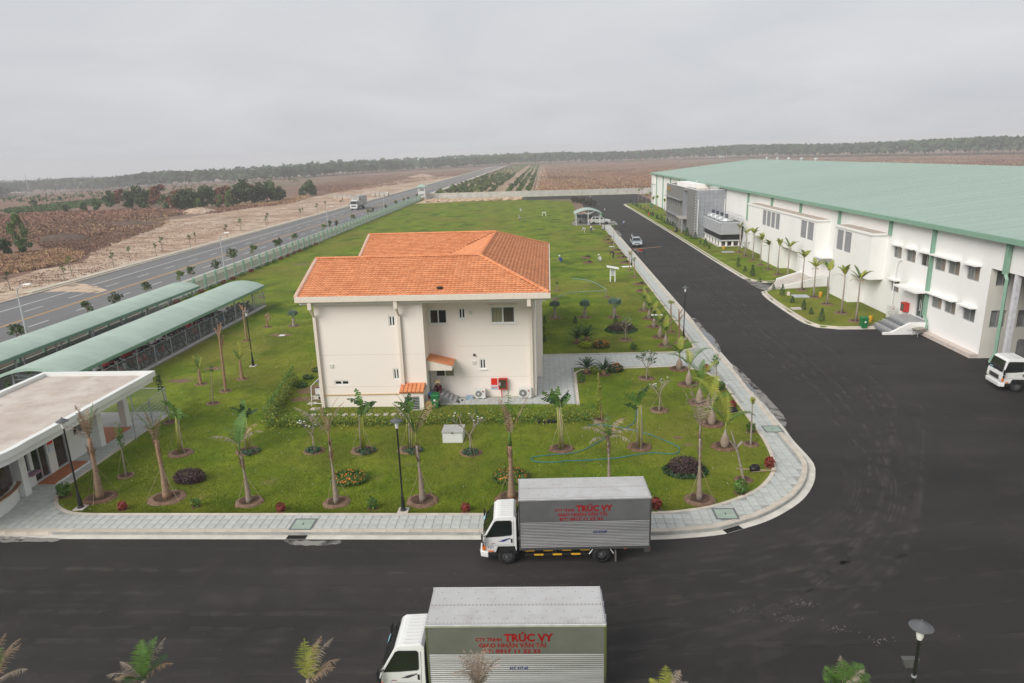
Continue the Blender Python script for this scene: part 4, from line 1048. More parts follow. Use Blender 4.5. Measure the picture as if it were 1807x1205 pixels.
# ---------------------------------------------------------------- guardhouse
gw = mat('guardhouse_white', (.73, .745, .72), .7, var=.05, scale=.6, bump=.05)
gh = thing('guardhouse', (-27, 33, .14), 'white guardhouse with flat concrete roof and rounded end at the left corner', 'guardhouse')
def arc(cx, cy_, r, a0, a1, n=12): return [(cx + r * math.cos(R(a0 + (a1 - a0) * k / n)), cy_ + r * math.sin(R(a0 + (a1 - a0) * k / n))) for k in range(n + 1)]
edge = [(-31.0, 38.3), (-31.0, 24)] + arc(-28.0, 27.2, 4.05, -130, 8, 16) + [(-23.95, 29.0), (-23.95, 38.3)]
inner = [(-30.7, 38.0), (-30.7, 24.4)] + arc(-28.0, 27.2, 3.75, -128, 8, 16) + [(-24.25, 29.0), (-24.25, 38.0)]
mb = MB(); n = len(edge)
for i in range(n):                            # upstand
    j = (i + 1) % n
    mb.hexa([(*edge[i], 3.2), (*edge[j], 3.2), (*inner[j], 3.2), (*inner[i], 3.2)], [(*edge[i], 3.52), (*edge[j], 3.52), (*inner[j], 3.52), (*inner[i], 3.52)])
mb.build('parapet', gw, gh)
low = [(x + (0.14 if x > -24.5 else 0) * -1 if x > -27 else x, y - (.14 if y > 38 else 0)) for x, y in edge]
MB().prism([(x, y, 2.88) for x, y in low], (0, 0, .315)).build('roof_slab', gw, gh)
MB().prism([(x, y, 3.2) for x, y in inner], (0, 0, .12)).build('roof_topping', layered('weathered_roof', (.50, .43, .375), [((.60, .55, .50), .5, .42, .62, .8, (1, 1, 1), 2.), ((.40, .33, .285), .9, .5, .7, .8, (1, 1, 1), 7.), ((.27, .235, .215), 1.5, .62, .78, .7, (.4, 1.4, 1), 4.)], bump=.3, bscale=6), gh)
gh_holes = [(30.15, 31.2, .2, 2.35), (31.75, 32.6, .2, 2.4), (33.3, 34.1, 1.4, 2.2)]
mb = MB(); wall_holes(mb, 'x', -26.0, 1, 29.0, 34.9, .1, 2.9, [(29.1, 29.95, .95, 2.35)] + gh_holes, .14); wall_holes(mb, 'y', 34.9, 1, -30.5, -26.0, .1, 2.9, []); mb.build('wall', gw, gh)
cw = arc(-28.5, 27.0, 3.2, -100, 38, 14); mb = MB()
for i in range(len(cw) - 1):
    (x0, y0), (x1, y1) = cw[i], cw[i + 1]
    mb.poly([(x0, y0, .1), (x1, y1, .1), (x1, y1, .95), (x0, y0, .95)])
mb.build('curved_wall', gw, gh); mb = MB()
for i in range(len(cw) - 1):
    (x0, y0), (x1, y1) = cw[i], cw[i + 1]; mb.poly([(x0, y0, 2.35), (x1, y1, 2.35), (x1, y1, 2.9), (x0, y0, 2.9)])
mb.build('curved_lintel', gw, gh)
mb = MB()
for i in range(len(cw) - 1):
    (x0, y0), (x1, y1) = cw[i], cw[i + 1]
    a0, a1 = [( -28.5 + (x + 28.5) * .96, 27 + (y - 27) * .96) for x, y in (cw[i], cw[i + 1])]
    mb.poly([(*a0, .95), (*a1, .95), (*a1, 2.35), (*a0, 2.35)])
mb.build('curved_window', gl_brown, gh)
mb = MB()
for i in range(len(cw) - 1):
    (x0, y0), (x1, y1) = cw[i], cw[i + 1]
    b0, b1 = [(-28.5 + (x + 28.5) * 1.06, 27 + (y - 27) * 1.06) for x, y in (cw[i], cw[i + 1])]
    mb.hexa([(x0, y0, .93), (*b0, .93), (*b1, .93), (x1, y1, .93)], [(x0, y0, .99), (*b0, .99), (*b1, .99), (x1, y1, .99)])
mb.build('counter', mat('brown_counter', (.30, .16, .09), .5, var=.15), gh)
for y in (29.0, 34.85): MB().bx(-25.99, -25.55, y - .2, y + .2, .1, 2.88).build('pillar', gw, gh)
MB().bx(-26.25, -25.85, 37.6, 38.0, .1, 2.88).build('pillar', gw, gh); MB().bx(-30.5, -30.1, 37.6, 38.0, .1, 2.88).build('pillar', gw, gh)
window(gh, 'x', -26.0, 1, 29.1, 29.95, .95, 2.35, .1, alu_g, [gl_dark]); window(gh, 'x', -26.0, 1, 33.3, 34.1, 1.4, 2.2, .1, alu_g, [gl_brown, gl_grey])
window(gh, 'x', -26.0, 1, 31.75, 32.6, .2, 2.4, .1, alu_g, [gl_brown], name='glazed_door'); window(gh, 'x', -26.0, 1, 30.15, 31.2, .2, 2.35, .1, alu_g, [gl_dark, gl_brown], name='glazed_door')
oran = mat('orange_floor_tile', (.44, .155, .065), .6, var=.12, scale=3)
MB().bx(-25.95, -25.05, 30.1, 32.7, .13, .21).build('door_step', oran, gh)
MB().bx(-25.0, -24.93, 30.1, 32.7, .13, .2).build('step_edge', gw, gh)
MB().bx(-30.3, -25.6, 35.0, 37.5, .13, .2).build('porch_floor', oran, gh)
gn = thing('notice_board', (-25.98, 31.5, 1.4), 'red and white notice on the guardhouse wall between the glazed doors', 'notice')
MB().bx(-25.99, -25.96, 31.3, 31.65, 1.75, 2.4).build('red_half', MATS['notice_red'], gn); MB().bx(-25.99, -25.96, 31.3, 31.65, 1.3, 1.72).build('white_half', MATS['notice_white'], gn)
tag(MB().bx(-25.7, -25.35, 29.2, 29.8, 1.0, 1.12).build('folded_cloth', mat('folded_cloth_red', (.45, .10, .14), .9, col2=(.10, .22, .33), scale=9)), 'folded red and blue cloths on the guardhouse window counter', 'cloth')
# low wire fence round the guardhouse porch
gf = thing('wire_fence', (-24.3, 38, .13), 'low galvanised wire fence beside the guardhouse porch', 'fence')
galv = mat('galvanised_post', (.42, .45, .47), .5, metal=.3, var=.06)
fp = [(-24.1, 35.6), (-24.35, 37.8), (-24.6, 40.0), (-27, 40.1), (-30, 40.1)]
for (x, y) in fp: MB().tube([(x, y, .1), (x, y, 1.85)], .04, 6).build('post', galv, gf)
for i in range(len(fp) - 1):
    (x0, y0), (x1, y1) = fp[i], fp[i + 1]
    p_ = MB().poly([(x0, y0, .25), (x1, y1, .25), (x1, y1, 1.78), (x0, y0, 1.78)]).build('mesh_panel', net_w, gf)
    w_ = MB()
    for k in range(8): w_.tube([(x0, y0, .25 + k * .215), (x1, y1, .25 + k * .215)], .009, 3)
    w_.tube([(x0, y0, 1.8), (x1, y1, 1.8)], .02, 4)
    w_.build('wires', galv, p_)

# ---------------------------------------------------------------- motorbike shelters
sheet_g = mat('shelter_green_sheet', (.37, .465, .40), .55, var=.07, scale=.5, rand=.05, spec=.35)
trim_d = mat('shelter_trim', (.16, .30, .225), .55, var=.06)
def shelter(label, xl, xr, y0, y1, ze, zc, posts_x, floor=True):
    s = thing('bike_shelter', ((xl + xr) / 2, (y0 + y1) / 2, .13), label, 'shelter')
    n = 12; prof = []
    for k in range(n + 1):
        t = k / n; prof.append((xl + (xr - xl) * t, ze + (zc - ze) * math.sin(math.pi * t) ** .85))
    np_ = int((y1 - y0) / 1.0); w = (y1 - y0) / np_
    for i in range(np_):
        a, b = y0 + i * w + .012, y0 + (i + 1) * w - .012; mb = MB()
        for k in range(n):
            (x0, z0), (x1, z1) = prof[k], prof[k + 1]
            mb.hexa([(x0, a, z0), (x1, a, z1), (x1, b, z1), (x0, b, z0)], [(x0, a, z0 + .03), (x1, a, z1 + .03), (x1, b, z1 + .03), (x0, b, z0 + .03)])
        mb.build('roof_panel', sheet_g, s)
    for x in (xl, xr): MB().bx(x - .05, x + .05, y0, y1, ze - .22, ze - .005).build('eaves_beam', trim_d, s)
    for y in (y0 - .08, y1 + .02):
        mb = MB()
        for k in range(n):
            (x0, z0), (x1, z1) = prof[k], prof[k + 1]
            mb.hexa([(x0, y, z0 - .15), (x1, y, z1 - .15), (x1, y + .06, z1 - .15), (x0, y + .06, z0 - .15)], [(x0, y, z0 + .05), (x1, y, z1 + .05), (x1, y + .06, z1 + .05), (x0, y + .06, z0 + .05)])
        mb.build('end_trim', roof_g, s)
    npost = int((y1 - y0) / 4.4); 
    for k in range(npost + 1):
        y = y0 + .6 + (y1 - y0 - 1.2) * k / npost
        for x in posts_x:
            MB().tube([(x, y, .1), (x, y, ze + .12)], .075, 8).build('post', galv, s)
        arm = MB(); arm.tube([(posts_x[0], y, ze - .4), (xl + .1, y, ze - .02)], .04, 5); arm.tube([(posts_x[-1], y, ze - .4), (xr - .1, y, ze - .02)], .04, 5); arm.tube([(xl + .1, y, ze - .05), (xr - .1, y, ze - .05)], .04, 5); arm.build('brace', galv, s)
    if floor: MB().bx(xl - .6, xr + .1, y0 + .5, y1 - .3, .1, .16).build('floor_slab', mat('shelter_floor', (.20, .195, .19), .9, var=.15), s)
    return s
shelter('long curved green motorbike shelter nearer the house, bikes parked behind its wire fence', -36.2, -31.3, 40.7, 72.4, 2.45, 3.02, (-32.5, -35.6))
shelter('long curved green shelter beside the perimeter fence, behind the other shelter', -43.0, -39.0, 41.5, 73.2, 2.4, 2.85, (-39.6, -42.5))
sf = thing('wire_fence', (-31.6, 58, .13), 'tall wire fence on steel posts along the motorbike shelter', 'fence')
fp = [(-31.55, 43.6 + 2.42 * k) for k in range(13)] + [(-34.0, 72.64), (-36.5, 72.64)]
for (x, y) in fp: MB().tube([(x, y, .1), (x, y, 1.75)], .04, 6).build('post', galv, sf)
for i in range(len(fp) - 1):
    (x0, y0), (x1, y1) = fp[i], fp[i + 1]
    p_ = MB().poly([(x0, y0, .2), (x1, y1, .2), (x1, y1, 1.68), (x0, y0, 1.68)]).build('mesh_panel', net_w, sf)
    w_ = MB()
    for z in (.2, 1.68): w_.tube([(x0, y0, z), (x1, y1, z)], .022, 4)
    w_.build('rails', galv, p_)
mb = MB(); mb.bx(-31.75, -31.4, 43.2, 72.8, .05, .2); mb.build('kerb_base', conc, sf)

# ---------------------------------------------------------------- small carport at the far end of the lawn
cp = thing('carport', G(1038, 397), 'small arched green carport over parked vehicles at the far lawn corner', 'carport')
cx0, cy0 = WORLD[cp.name][0], WORLD[cp.name][1]
prof = [(-3.0 + 6.0 * k / 10, 2.55 + .85 * math.sin(math.pi * k / 10) ** .9) for k in range(11)]
for i in range(6):
    mb = MB(); a, b = i * 1.2 - .2 + .015, (i + 1) * 1.2 - .2 - .015
    for k in range(10):
        (x0, z0), (x1, z1) = prof[k], prof[k + 1]
        mb.hexa([(cx0 + x0, cy0 + a, z0), (cx0 + x1, cy0 + a, z1), (cx0 + x1, cy0 + b, z1), (cx0 + x0, cy0 + b, z0)], [(cx0 + x0, cy0 + a, z0 + .05), (cx0 + x1, cy0 + a, z1 + .05), (cx0 + x1, cy0 + b, z1 + .05), (cx0 + x0, cy0 + b, z0 + .05)])
    mb.build('roof_panel', sheet_g, cp)
for y in (.2, 6.4):
    for x in (-2.6, 0, 2.6):
        MB().tube([(cx0 + x, cy0 + y, .1), (cx0 + x, cy0 + y, 2.7 + (.55 if x == 0 else 0))], .07, 6).build('post', alu_w, cp)
    MB().tube([(cx0, cy0 + y, 2.5), (cx0 - 1.5, cy0 + y, 3.1)], .06, 5).build('brace', alu_w, cp); MB().tube([(cx0, cy0 + y, 2.5), (cx0 + 1.5, cy0 + y, 3.1)], .06, 5).build('brace', alu_w, cp)
MB().bx(cx0 - 3.4, cx0 + 6.5, cy0 - .4, cy0 + 8, .05, .16).build('floor_slab', mat('oily_concrete', (.26, .25, .235), .9, var=.2), cp)
# ================================================================ VEHICLES AND PEOPLE
def bevel(o, w=.03, seg=2, ang=35):
    m = o.modifiers.new('bevel', 'BEVEL'); m.width = w; m.segments = seg; m.limit_method = 'ANGLE'; m.angle_limit = R(ang)
    for p in o.data.polygons: p.use_smooth = True
    try:
        w_ = o.modifiers.new('wn', 'WEIGHTED_NORMAL'); w_.keep_sharp = True
    except Exception: pass
    return o
def text_part(s, size, loc, m, parent, bold=.012, align='CENTER', name='lettering', wide=1.0):
    """flat lettering standing in the local xz plane, facing -y"""
    cu = bpy.data.curves.new('txt', 'FONT'); cu.body = s; cu.size = size; cu.offset = bold; cu.align_x = align; cu.resolution_u = 2
    t = bpy.data.objects.new('txt', cu); scene.collection.objects.link(t)
    bpy.context.view_layer.update()
    me = bpy.data.meshes.new_from_object(t.evaluated_get(bpy.context.evaluated_depsgraph_get()))
    bpy.data.objects.remove(t); bpy.data.curves.remove(cu)
    xs_ = [v.co.x for v in me.vertices]; x0_, x1_ = min(xs_), max(xs_); k_ = wide / (x1_ - x0_)
    for v in me.vertices: v.co = Vector(((v.co.x - (x0_ + x1_) / 2) * k_ + loc[0], loc[1], v.co.y + loc[2]))
    me.materials.clear(); me.materials.append(m)
    o = bpy.data.objects.new(name, me); scene.collection.objects.link(o); o.parent = parent; WORLD[o.name] = (0, 0, 0)
    return o
rubber = mat('tyre_rubber', (.022, .022, .023), .85, var=.2, scale=8)
chas_m = mat('chassis_black', (.018, .018, .018), .7, var=.2)
cab_w = mat('truck_white_paint', (.76, .765, .75), .3, var=.03, scale=1.2, spec=.5)
gl_cab = glass_mat('cab_glass', (.012, .016, .015), .05, .7)
amber = mat('amber_lens', (.75, .17, .02), .25, var=.1, spec=.6)
lens_w = mat('clear_lens', (.72, .72, .70), .15, var=.05, spec=.7)
rim_m = mat('steel_rim', (.06, .06, .062), .5, var=.2)
steel = mat('stainless_panel', (.46, .465, .475), .26, metal=.92, var=.07, scale=1.1)
steel_r = mat('corrugated_steel', (.50, .50, .49), .38, metal=.85, var=.16, scale=.9, stretch=(.4, 1, 6))
steel_top = layered('box_roof_sheet', (.43, .43, .425), [((.50, .50, .505), .8, .4, .65, .8, (1, 1, 1), 1.), ((.33, .31, .29), 1.4, .55, .75, .7, (1, 1.5, 1), 7.), ((.27, .20, .15), 3., .66, .8, .5, (1, 1, 1), 4.)], rough=.5, spec=.4)
red_txt = mat('red_lettering', (.30, .008, .010), .7, var=.1, spec=.1)
blue_txt = mat('blue_lettering', (.03, .035, .22), .6, var=.1)
yel = mat('yellow_reflective', (.72, .40, .03), .5, var=.1)
def wheel(parent, x, y, r, w, side, dual=False):
    """tyre part with rim sub-part; side -1 = near"""
    t = MB(); pr = [(r * .62, -w / 2), (r * .93, -w / 2), (r, -w * .32), (r, w * .32), (r * .93, w / 2), (r * .62, w / 2)]
    n = 20; rings = [[t.vert((x + q * math.cos(2 * math.pi * k / n), y + d, r + q * math.sin(2 * math.pi * k / n))) for k in range(n)] for q, d in pr]
    for i in range(len(rings) - 1):
        for k in range(n): t.face((rings[i][k], rings[i][(k + 1) % n], rings[i + 1][(k + 1) % n], rings[i + 1][k]))
    wo = t.build('wheel', rubber, parent, local=True)
    for p in wo.data.polygons: p.use_smooth = True
    rm = MB(); d = side * (w / 2 - (.09 if dual else .02)); e = side * (w / 2 - .12)
    rm.tube([(x, y + e, r), (x, y + d, r)], [r * .62, r * .60], 16)
    rm.build('rim', rim_m, wo, local=True)
    hb = MB(); hb.tube([(x, y + d, r), (x, y + d + side * .05, r)], r * .2, 8)
    for k in range(6):
        a = k * math.pi / 3; hb.tube([(x + r * .36 * math.cos(a), y + d, r + r * .36 * math.sin(a)), (x + r * .36 * math.cos(a), y + d + side * .03, r + r * .36 * math.sin(a))], .022, 5)
    hb.build('hub', mat('hub_nuts', (.16, .16, .16), .5, metal=.4), wo, local=True)
    return wo
def lofted_cab(prof, hw, m, parent, name='cab'):
    mb = MB(); n = len(prof)
    a = [mb.vert((x, -h, z)) for (x, z), h in zip(prof, hw)]; b = [mb.vert((x, h, z)) for (x, z), h in zip(prof, hw)]
    mb.face(a); mb.face(b[::-1])
    for i in range(n): mb.face((a[i], b[i], b[(i + 1) % n], a[(i + 1) % n]))
    return mb.build(name, m, parent, local=True)
def make_truck(label, loc, rz, plate, box_tint=None, canvas=False, decal=(blue_txt,), s=1.0, cover=(.085, .085, .085)):
    t = thing('box_truck' if not canvas else 'canvas_truck', loc, label, 'truck', rz=rz, scale=s)
    prof = [(-.82, .52), (-.93, .62), (-.95, 1.02), (-.90, 1.20), (-.47, 1.93), (-.34, 2.03), (.30, 2.06), (.40, 1.98), (.40, .60), (.38, .75), (-.40, .75)]
    prof = [(-.80, .55), (-.93, .66), (-.95, 1.02), (-.90, 1.20), (-.47, 1.93), (-.34, 2.03), (.30, 2.06), (.40, 1.97), (.40, .62), (.36, .62), (.33, .80), (-.33, .80), (-.42, .55)]
    hw = [.78, .81, .82, .82, .72, .70, .70, .71, .82, .82, .82, .82, .80]
    # split into body shell: belt points on the rear edge keep the side flat
    cab = MB()
    side = [(-.80, .55, .79), (-.93, .66, .81), (-.95, 1.02, .82), (-.90, 1.20, .82), (-.47, 1.93, .72), (-.34, 2.03, .69), (.30, 2.06, .69), (.40, 1.97, .71), (.40, 1.20, .82), (.40, .62, .82), (.36, .62, .82), (.33, .82, .82), (-.33, .82, .82), (-.42, .55, .80)]
    if canvas: side = [(x - (.26 if 1.5 < z and x < 0 else 0), z, h) for x, z, h in side]
    L = [cab.vert((x, -h, z)) for x, z, h in side]; Rr = [cab.vert((x, h, z)) for x, z, h in side]
    for S, f in ((L, 1), (Rr, -1)):
        for q in ((3, 4, 7, 8), (4, 5, 6, 7), (2, 3, 8, 9, 10, 11, 12), (0, 1, 2, 12, 13)):
            cab.face([S[i] for i in q][::f])
    n = len(side)
    for i in range(n): cab.face((L[i], Rr[i], Rr[(i + 1) % n], L[(i + 1) % n]))
    cab_o = bevel(cab.build('cab', cab_w, t, local=True), .035, 2, 25)
    def on_side(x, z, sg, off=.006):
        h = .82 if z <= 1.20 else .82 - .10 * (z - 1.20) / .73
        return (x, sg * (h + off), z)
    for sg in (-1, 1):
        w = [(-.80, 1.24), (-.44, 1.84), (-.36, 1.88), (.17, 1.88), (.21, 1.83), (.21, 1.34), (.17, 1.30), (-.30, 1.26)]
        if canvas: w = [(x - (.20 if z > 1.7 and x < 0 else .05 if x < -.5 else 0), z) for x, z in w]
        sw = MB().poly([on_side(x, z, sg, .012) for x, z in w]).build('side_window', gl_cab, t, local=True)
        fr = MB(); pts = [on_side(x, z, sg, .014) for x, z in w + w[:1]]; fr.tube(pts, .013, 4); fr.build('window_seal', chas_m, sw, local=True)
        dl = MB(); dl.tube([on_side(x, z, sg, .002) for x, z in ((-.74, 1.02), (-.70, .95), (-.52, .88), (.27, .88), (.29, 1.2), (.29, 1.86))], .007, 4)
        door = MB().poly([on_side(x, z, sg, .004) for x, z in ((-.70, .92), (.26, .92), (.26, 1.19), (-.80, 1.19))]).build('door', cab_w, t, local=True)
        dl.build('door_seam', mat('seam_grey', (.25, .25, .25), .6), door, local=True)
        MB().box((.20, sg * .838, 1.07), (.05, .02, .17)).build('door_handle', chas_m, door, local=True)
        for k, (c0, c1) in enumerate(((.0, .03), (.055, .075))):
            MB().poly([on_side(x, z, sg, .008) for x, z in ((-.34 + .1 * k, 1.03 + c0), (-.1, 1.03 + c0), (.16, 1.15 + c0), (.16, 1.19 if k else 1.18), (-.05 + .05 * k, 1.08 + c1))]).build('decal_stripe', decal[0], door, local=True)
        if sg < 0 and not canvas:
            arc_ = MB(); arc_.tube([(-.62 + .10 * math.cos(R(a)), -.829, .76 + .10 * math.sin(R(a))) for a in range(10, 171, 20)], .008, 4, flat=.5); arc_.box((-.62, -.829, .765), (.05, .008, .03)); arc_.build('cab_emblem', blue_txt, t, local=True)
            MB().box((-.52, -.829, .955), (.16, .006, .018)).build('cab_script', red_txt, t, local=True)
        # headlamp cluster wraps the corner
        MB().hexa([(-.955, sg * .55, .66), (-.955, sg * .80, .66), (-.90, sg * .80, .66), (-.90, sg * .55, .66)], [(-.965, sg * .55, .86), (-.965, sg * .80, .86), (-.90, sg * .80, .86), (-.90, sg * .55, .86)]).build('headlight', lens_w, t, local=True)
        MB().hexa([(-.94, sg * .81, .68), (-.94, sg * .83, .68), (-.80, sg * .832, .68), (-.80, sg * .81, .68)], [(-.95, sg * .81, .88), (-.95, sg * .83, .88), (-.83, sg * .832, .88), (-.83, sg * .81, .88)]).build('indicator', amber, t, local=True)
        MB().box((-.62, sg * .832, .63), (.18, .02, .05)).build('side_marker', amber, t, local=True)
        mr = MB(); mr.tube([(-.80, sg * .80, 1.30), (-.92, sg * 1.0, 1.33)], .018, 5); mr.box((-.93, sg * 1.0, 1.30), (.06, .15, .30)); mr.box((-.90, sg * .93, 1.0), (.05, .12, .14)); mr.tube([(-.86, sg * .83, 1.12), (-.9, sg * .93, 1.04)], .014, 5)
        bevel(mr.build('mirror', chas_m, t, local=True), .015, 2)
        wheel(t, 0, sg * .69, .36, .22, sg); wheel(t, 3.69, sg * .66, .36, .34, sg, True)
        MB().hexa([(-.30, sg * .62, .5), (.42, sg * .62, .5), (.42, sg * .8, .5), (-.30, sg * .8, .5)], [(-.25, sg * .62, .80), (.36, sg * .62, .80), (.36, sg * .8, .80), (-.25, sg * .8, .80)]).build('wheel_arch', chas_m, t, local=True)
        MB().box((-.56, sg * .70, .47), (.36, .18, .14)).build('step', chas_m, t, local=True)
        # striped side guard
        if not canvas:
            g = MB()
            g.box((1.95, sg * .78, .60), (2.55, .03, .085)); g.box((1.95, sg * .78, .41), (2.55, .03, .085))
            for x in (.8, 1.9, 3.0): g.box((x, sg * .74, .55), (.05, .04, .40))
            go = g.build('side_guard', chas_m, t, local=True)
            for k in range(4):
                for q, z in ((0, .60), (.36, .41)):
                    if q and k == 3: continue
                    x = .72 + k * .72 + q
                    MB().poly([(x, sg * .7975, z - .04), (x + .36, sg * .7975, z - .04), (x + .34, sg * .7975, z + .04), (x - .02, sg * .7975, z + .04)][::1 if sg < 0 else -1]).build('yellow_stripe', yel, go, local=True)
        MB().tube([(3.22, sg * .80, .40), (3.40, sg * .80, .68), (3.98, sg * .80, .68), (4.16, sg * .80, .40)], .022, 4).build('mudguard_stay', alu_w, t, local=True)
        MB().bx(4.22, 4.25, sg * .80 - .14, sg * .80 + .14, .12, .55).build('mud_flap', mat('mud_flap', (.15, .14, .13), .9), t, local=True)
    WO = .26 if canvas else 0
    ws = MB().poly([(-.905, -.76, 1.235), (-.905, .76, 1.235), (-.495 - WO, .665, 1.91), (-.495 - WO, -.665, 1.91)][::-1]).build('windscreen', gl_cab, t, local=True)
    for v in ws.data.vertices: v.co += Vector((-.018, 0, .010))
    MB().poly([(-.90, .3, 1.30), (-.90, .66, 1.30), (-.84, .64, 1.40), (-.84, .32, 1.40)]).build('permit_sticker', mat('sticker_blue', (.25, .5, .6), .6), ws, local=True).location = (-.022, 0, .004)
    wp_ = MB()
    for y in (-.45, .1): wp_.tube([(-.935, y, 1.22), (-.80 - WO * .3, y + .38, 1.46)], .01, 4)
    wp_.build('wiper', chas_m, t, local=True)
    MB().bx(-.972 if canvas else -.962, -.952, -.5, .5, .74, 1.0 if canvas else .86).build('grille', mat('grille_dark', (.05, .05, .05), .5), t, local=True)
    bevel(MB().hexa([(-1.02, -.74, .34), (-1.02, .74, .34), (-.72, .84, .34), (-.72, -.84, .34)], [(-1.04, -.74, .60), (-1.04, .74, .60), (-.72, .84, .60), (-.72, -.84, .60)]).build('bumper', cab_w, t, local=True), .04, 3)
    rv = MB()
    for k in range(9): rv.bx(-.22, .24, -.6 + k * .15 - .02, -.6 + k * .15 + .02, 2.06, 2.069)
    rv.build('cab_roof_ribs', cab_w, t, local=True)
    st_ = MB(); st_.tube([(-.50 + .17 * math.cos(k * math.pi / 6) * .5, -.34 + .17 * math.sin(k * math.pi / 6), 1.33 + .17 * math.cos(k * math.pi / 6) * .8) for k in range(13)], .013, 5)
    chs = MB(); chs.bx(.3, 5.4, -.42, -.30, .55, .72); chs.bx(.3, 5.4, .30, .42, .55, .72); chs.bx(3.55, 3.83, -.6, .6, .28, .44); chs.bx(-.1, .1, -.6, .6, .28, .42); chs.bx(.9, 1.9, .3, .68, .35, .62); chs.bx(.42, .47, -.7, .7, .6, 1.7); chs.build('chassis', chas_m, t, local=True)
    X0, X1, Z0, Z1, HW = .50, 5.56, .72, 2.83, .855
    if canvas:
        X1 = 6.4; Z1 = 2.75
        body = MB().bx(X0, X1, -HW, HW, .80, 1.5).build('cargo_bed', mat('bed_grey', (.22, .22, .23), .6), t, local=True)
        cv = MB(); pr = [(-HW - .02, 1.0), (-HW - .02, 2.75), (-HW + .12, 2.92), (0, 3.05), (HW - .12, 2.92), (HW + .02, 2.75), (HW + .02, 1.0)]
        xs_ = [X0, X0 + .02] + [X0 + .6 + k * .75 for k in range(7)] + [X1]
        rows = [[cv.vert((x, y * (1 if k % 2 else .985), z - (0 if k % 2 else .025))) for y, z in pr] for k, x in enumerate(xs_)]
        for i in range(len(rows) - 1):
            for k in range(6): cv.face((rows[i][k], rows[i][k + 1], rows[i + 1][k + 1], rows[i + 1][k]))
        cv.face(rows[0]); cv.face(rows[-1][::-1])
        co = cv.build('canvas_cover', mat('canvas_%.2f' % cover[0], cover, .85, var=.25, scale=1.5, bump=.3, bscale=6), t, local=True)
        MB().bx(X0 + .3, X0 + 1.3, -HW - .035, -HW - .02, 2.05, 2.28).build('vent_flap', chas_m, co, local=True)
        return t
    ZM = 1.87
    box = MB().bx(X0 + .02, X1 - .02, -HW + .02, HW - .02, Z0, Z1 - .02).build('cargo_box', steel, t, local=True)
    for sg in (-1, 1):
        MB().bx(X0 + .05, X1 - .05, sg * HW - .012, sg * HW + .002, ZM + .01, Z1 - .055).build('upper_panel', mat('brushed_panel', (.29, .295, .30), .3, metal=.6, var=.12, scale=.8), box, local=True)
        cr = MB(); nr = 17; hh = (ZM - Z0 - .03) / nr
        for k in range(nr):
            z = Z0 + .02 + k * hh
            pts = [(0.0, 0.0), (.026, .25), (.026, .5), (.0, .8)]
            for i in range(len(pts)):
                a = pts[i]; b = pts[(i + 1)] if i + 1 < len(pts) else (0.0, 1.0)
                q = [(X0 + .05, sg * (HW - .012 + a[0]), z + a[1] * hh), (X1 - .05, sg * (HW - .012 + a[0]), z + a[1] * hh), (X1 - .05, sg * (HW - .012 + b[0]), z + b[1] * hh), (X0 + .05, sg * (HW - .012 + b[0]), z + b[1] * hh)]
                cr.poly(q if sg < 0 else q[::-1])
        cr.build('ribbed_panel', steel_r, box, local=True)
        for x in (X0, X1 - .05): MB().bx(x, x + .05, sg * HW - .02, sg * HW + .012, Z0 - .02, Z1).build('corner_post', steel, box, local=True)
        MB().bx(X0, X1, sg * HW - .03, sg * HW + .02, Z1 - .055, Z1 + .003).build('top_rail', mat('bright_rail', (.80, .80, .79), .3, metal=.6, var=.1), box, local=True)
        MB().bx(X0, X1, sg * HW - .03, sg * HW + .008, Z0 - .06, Z0 + .02).build('bottom_rail', chas_m if False else steel, box, local=True)
    for y0, y1, z in ((-HW + .04, -.012, Z1), (.012, HW - .04, Z1)): MB().hexa([(X0 + .02, y0, z - .01), (X1 - .02, y0, z - .01), (X1 - .02, y1, z - .01), (X0 + .02, y1, z - .01)], [(X0 + .02, y0, z + .012 + (.02 if y1 < 0 and False else 0)), (X1 - .02, y0, z + .012), (X1 - .02, y1, z + .02), (X0 + .02, y1, z + .02)]).build('roof_sheet', steel_top, box, local=True)
    rvt = MB(); rust = mat('rusty_rivet', (.24, .15, .10), .8)
    for y in (-HW + .07, -.03, .03, HW - .07):
        for k in range(46): rvt.box((X0 + .08 + k * .109, y, Z1 + .022), (.018, .018, .006))
    for x in (X0 + .05, X1 - .06):
        for k in range(14): rvt.box((x, -HW + .1 + k * .118, Z1 + .022), (.018, .018, .006))
    for i in range(10):
        for y in (-.6, -.3, .3, .6): rvt.box((X0 + .3 + i * .5 + (.12 if abs(y) < .5 else 0), y, Z1 + .022), (.022, .022, .006))
    tag(rvt.build('rivets', rust, box, local=True), kind='stuff')
    yy = -HW - .017
    text_part('CTY TNHH', .155, (2.27, yy, 2.30), red_txt, box, .005, 'CENTER', wide=.74)
    text_part('TRÚC VY', .34, (3.40, yy, 2.30), red_txt, box, .014, 'CENTER', wide=1.39)
    text_part('GIAO NHẬN VẬN TẢI', .185, (2.94, yy, 2.10), red_txt, box, .0055, 'CENTER', wide=1.89)
    text_part('ĐT: 0917 11 22 33', .165, (2.89, yy, 1.91), red_txt, box, .0055, 'CENTER', wide=1.67)
    text_part(plate, .135, (3.62 if '-' in plate else 3.1, -HW - .020, 1.36), blue_txt, box, .004, 'CENTER', wide=.52)
    dr = MB(); dr.bx(X1 - .01, X1 + .03, -HW + .03, -.01, Z0 + .02, Z1 - .04); dr.bx(X1 - .01, X1 + .03, .01, HW - .03, Z0 + .02, Z1 - .04); dr.build('rear_door', steel, box, local=True)
    for y in (-.3, .3): MB().tube([(X1 + .05, y, Z0), (X1 + .05, y, Z1 - .1)], .018, 5).build('lock_rod', alu_w, box, local=True)
    MB().bx(X1 - .22, X1, -HW, -HW + .12, Z0 - .25, Z0 - .06).build('tail_bracket', steel, t, local=True)
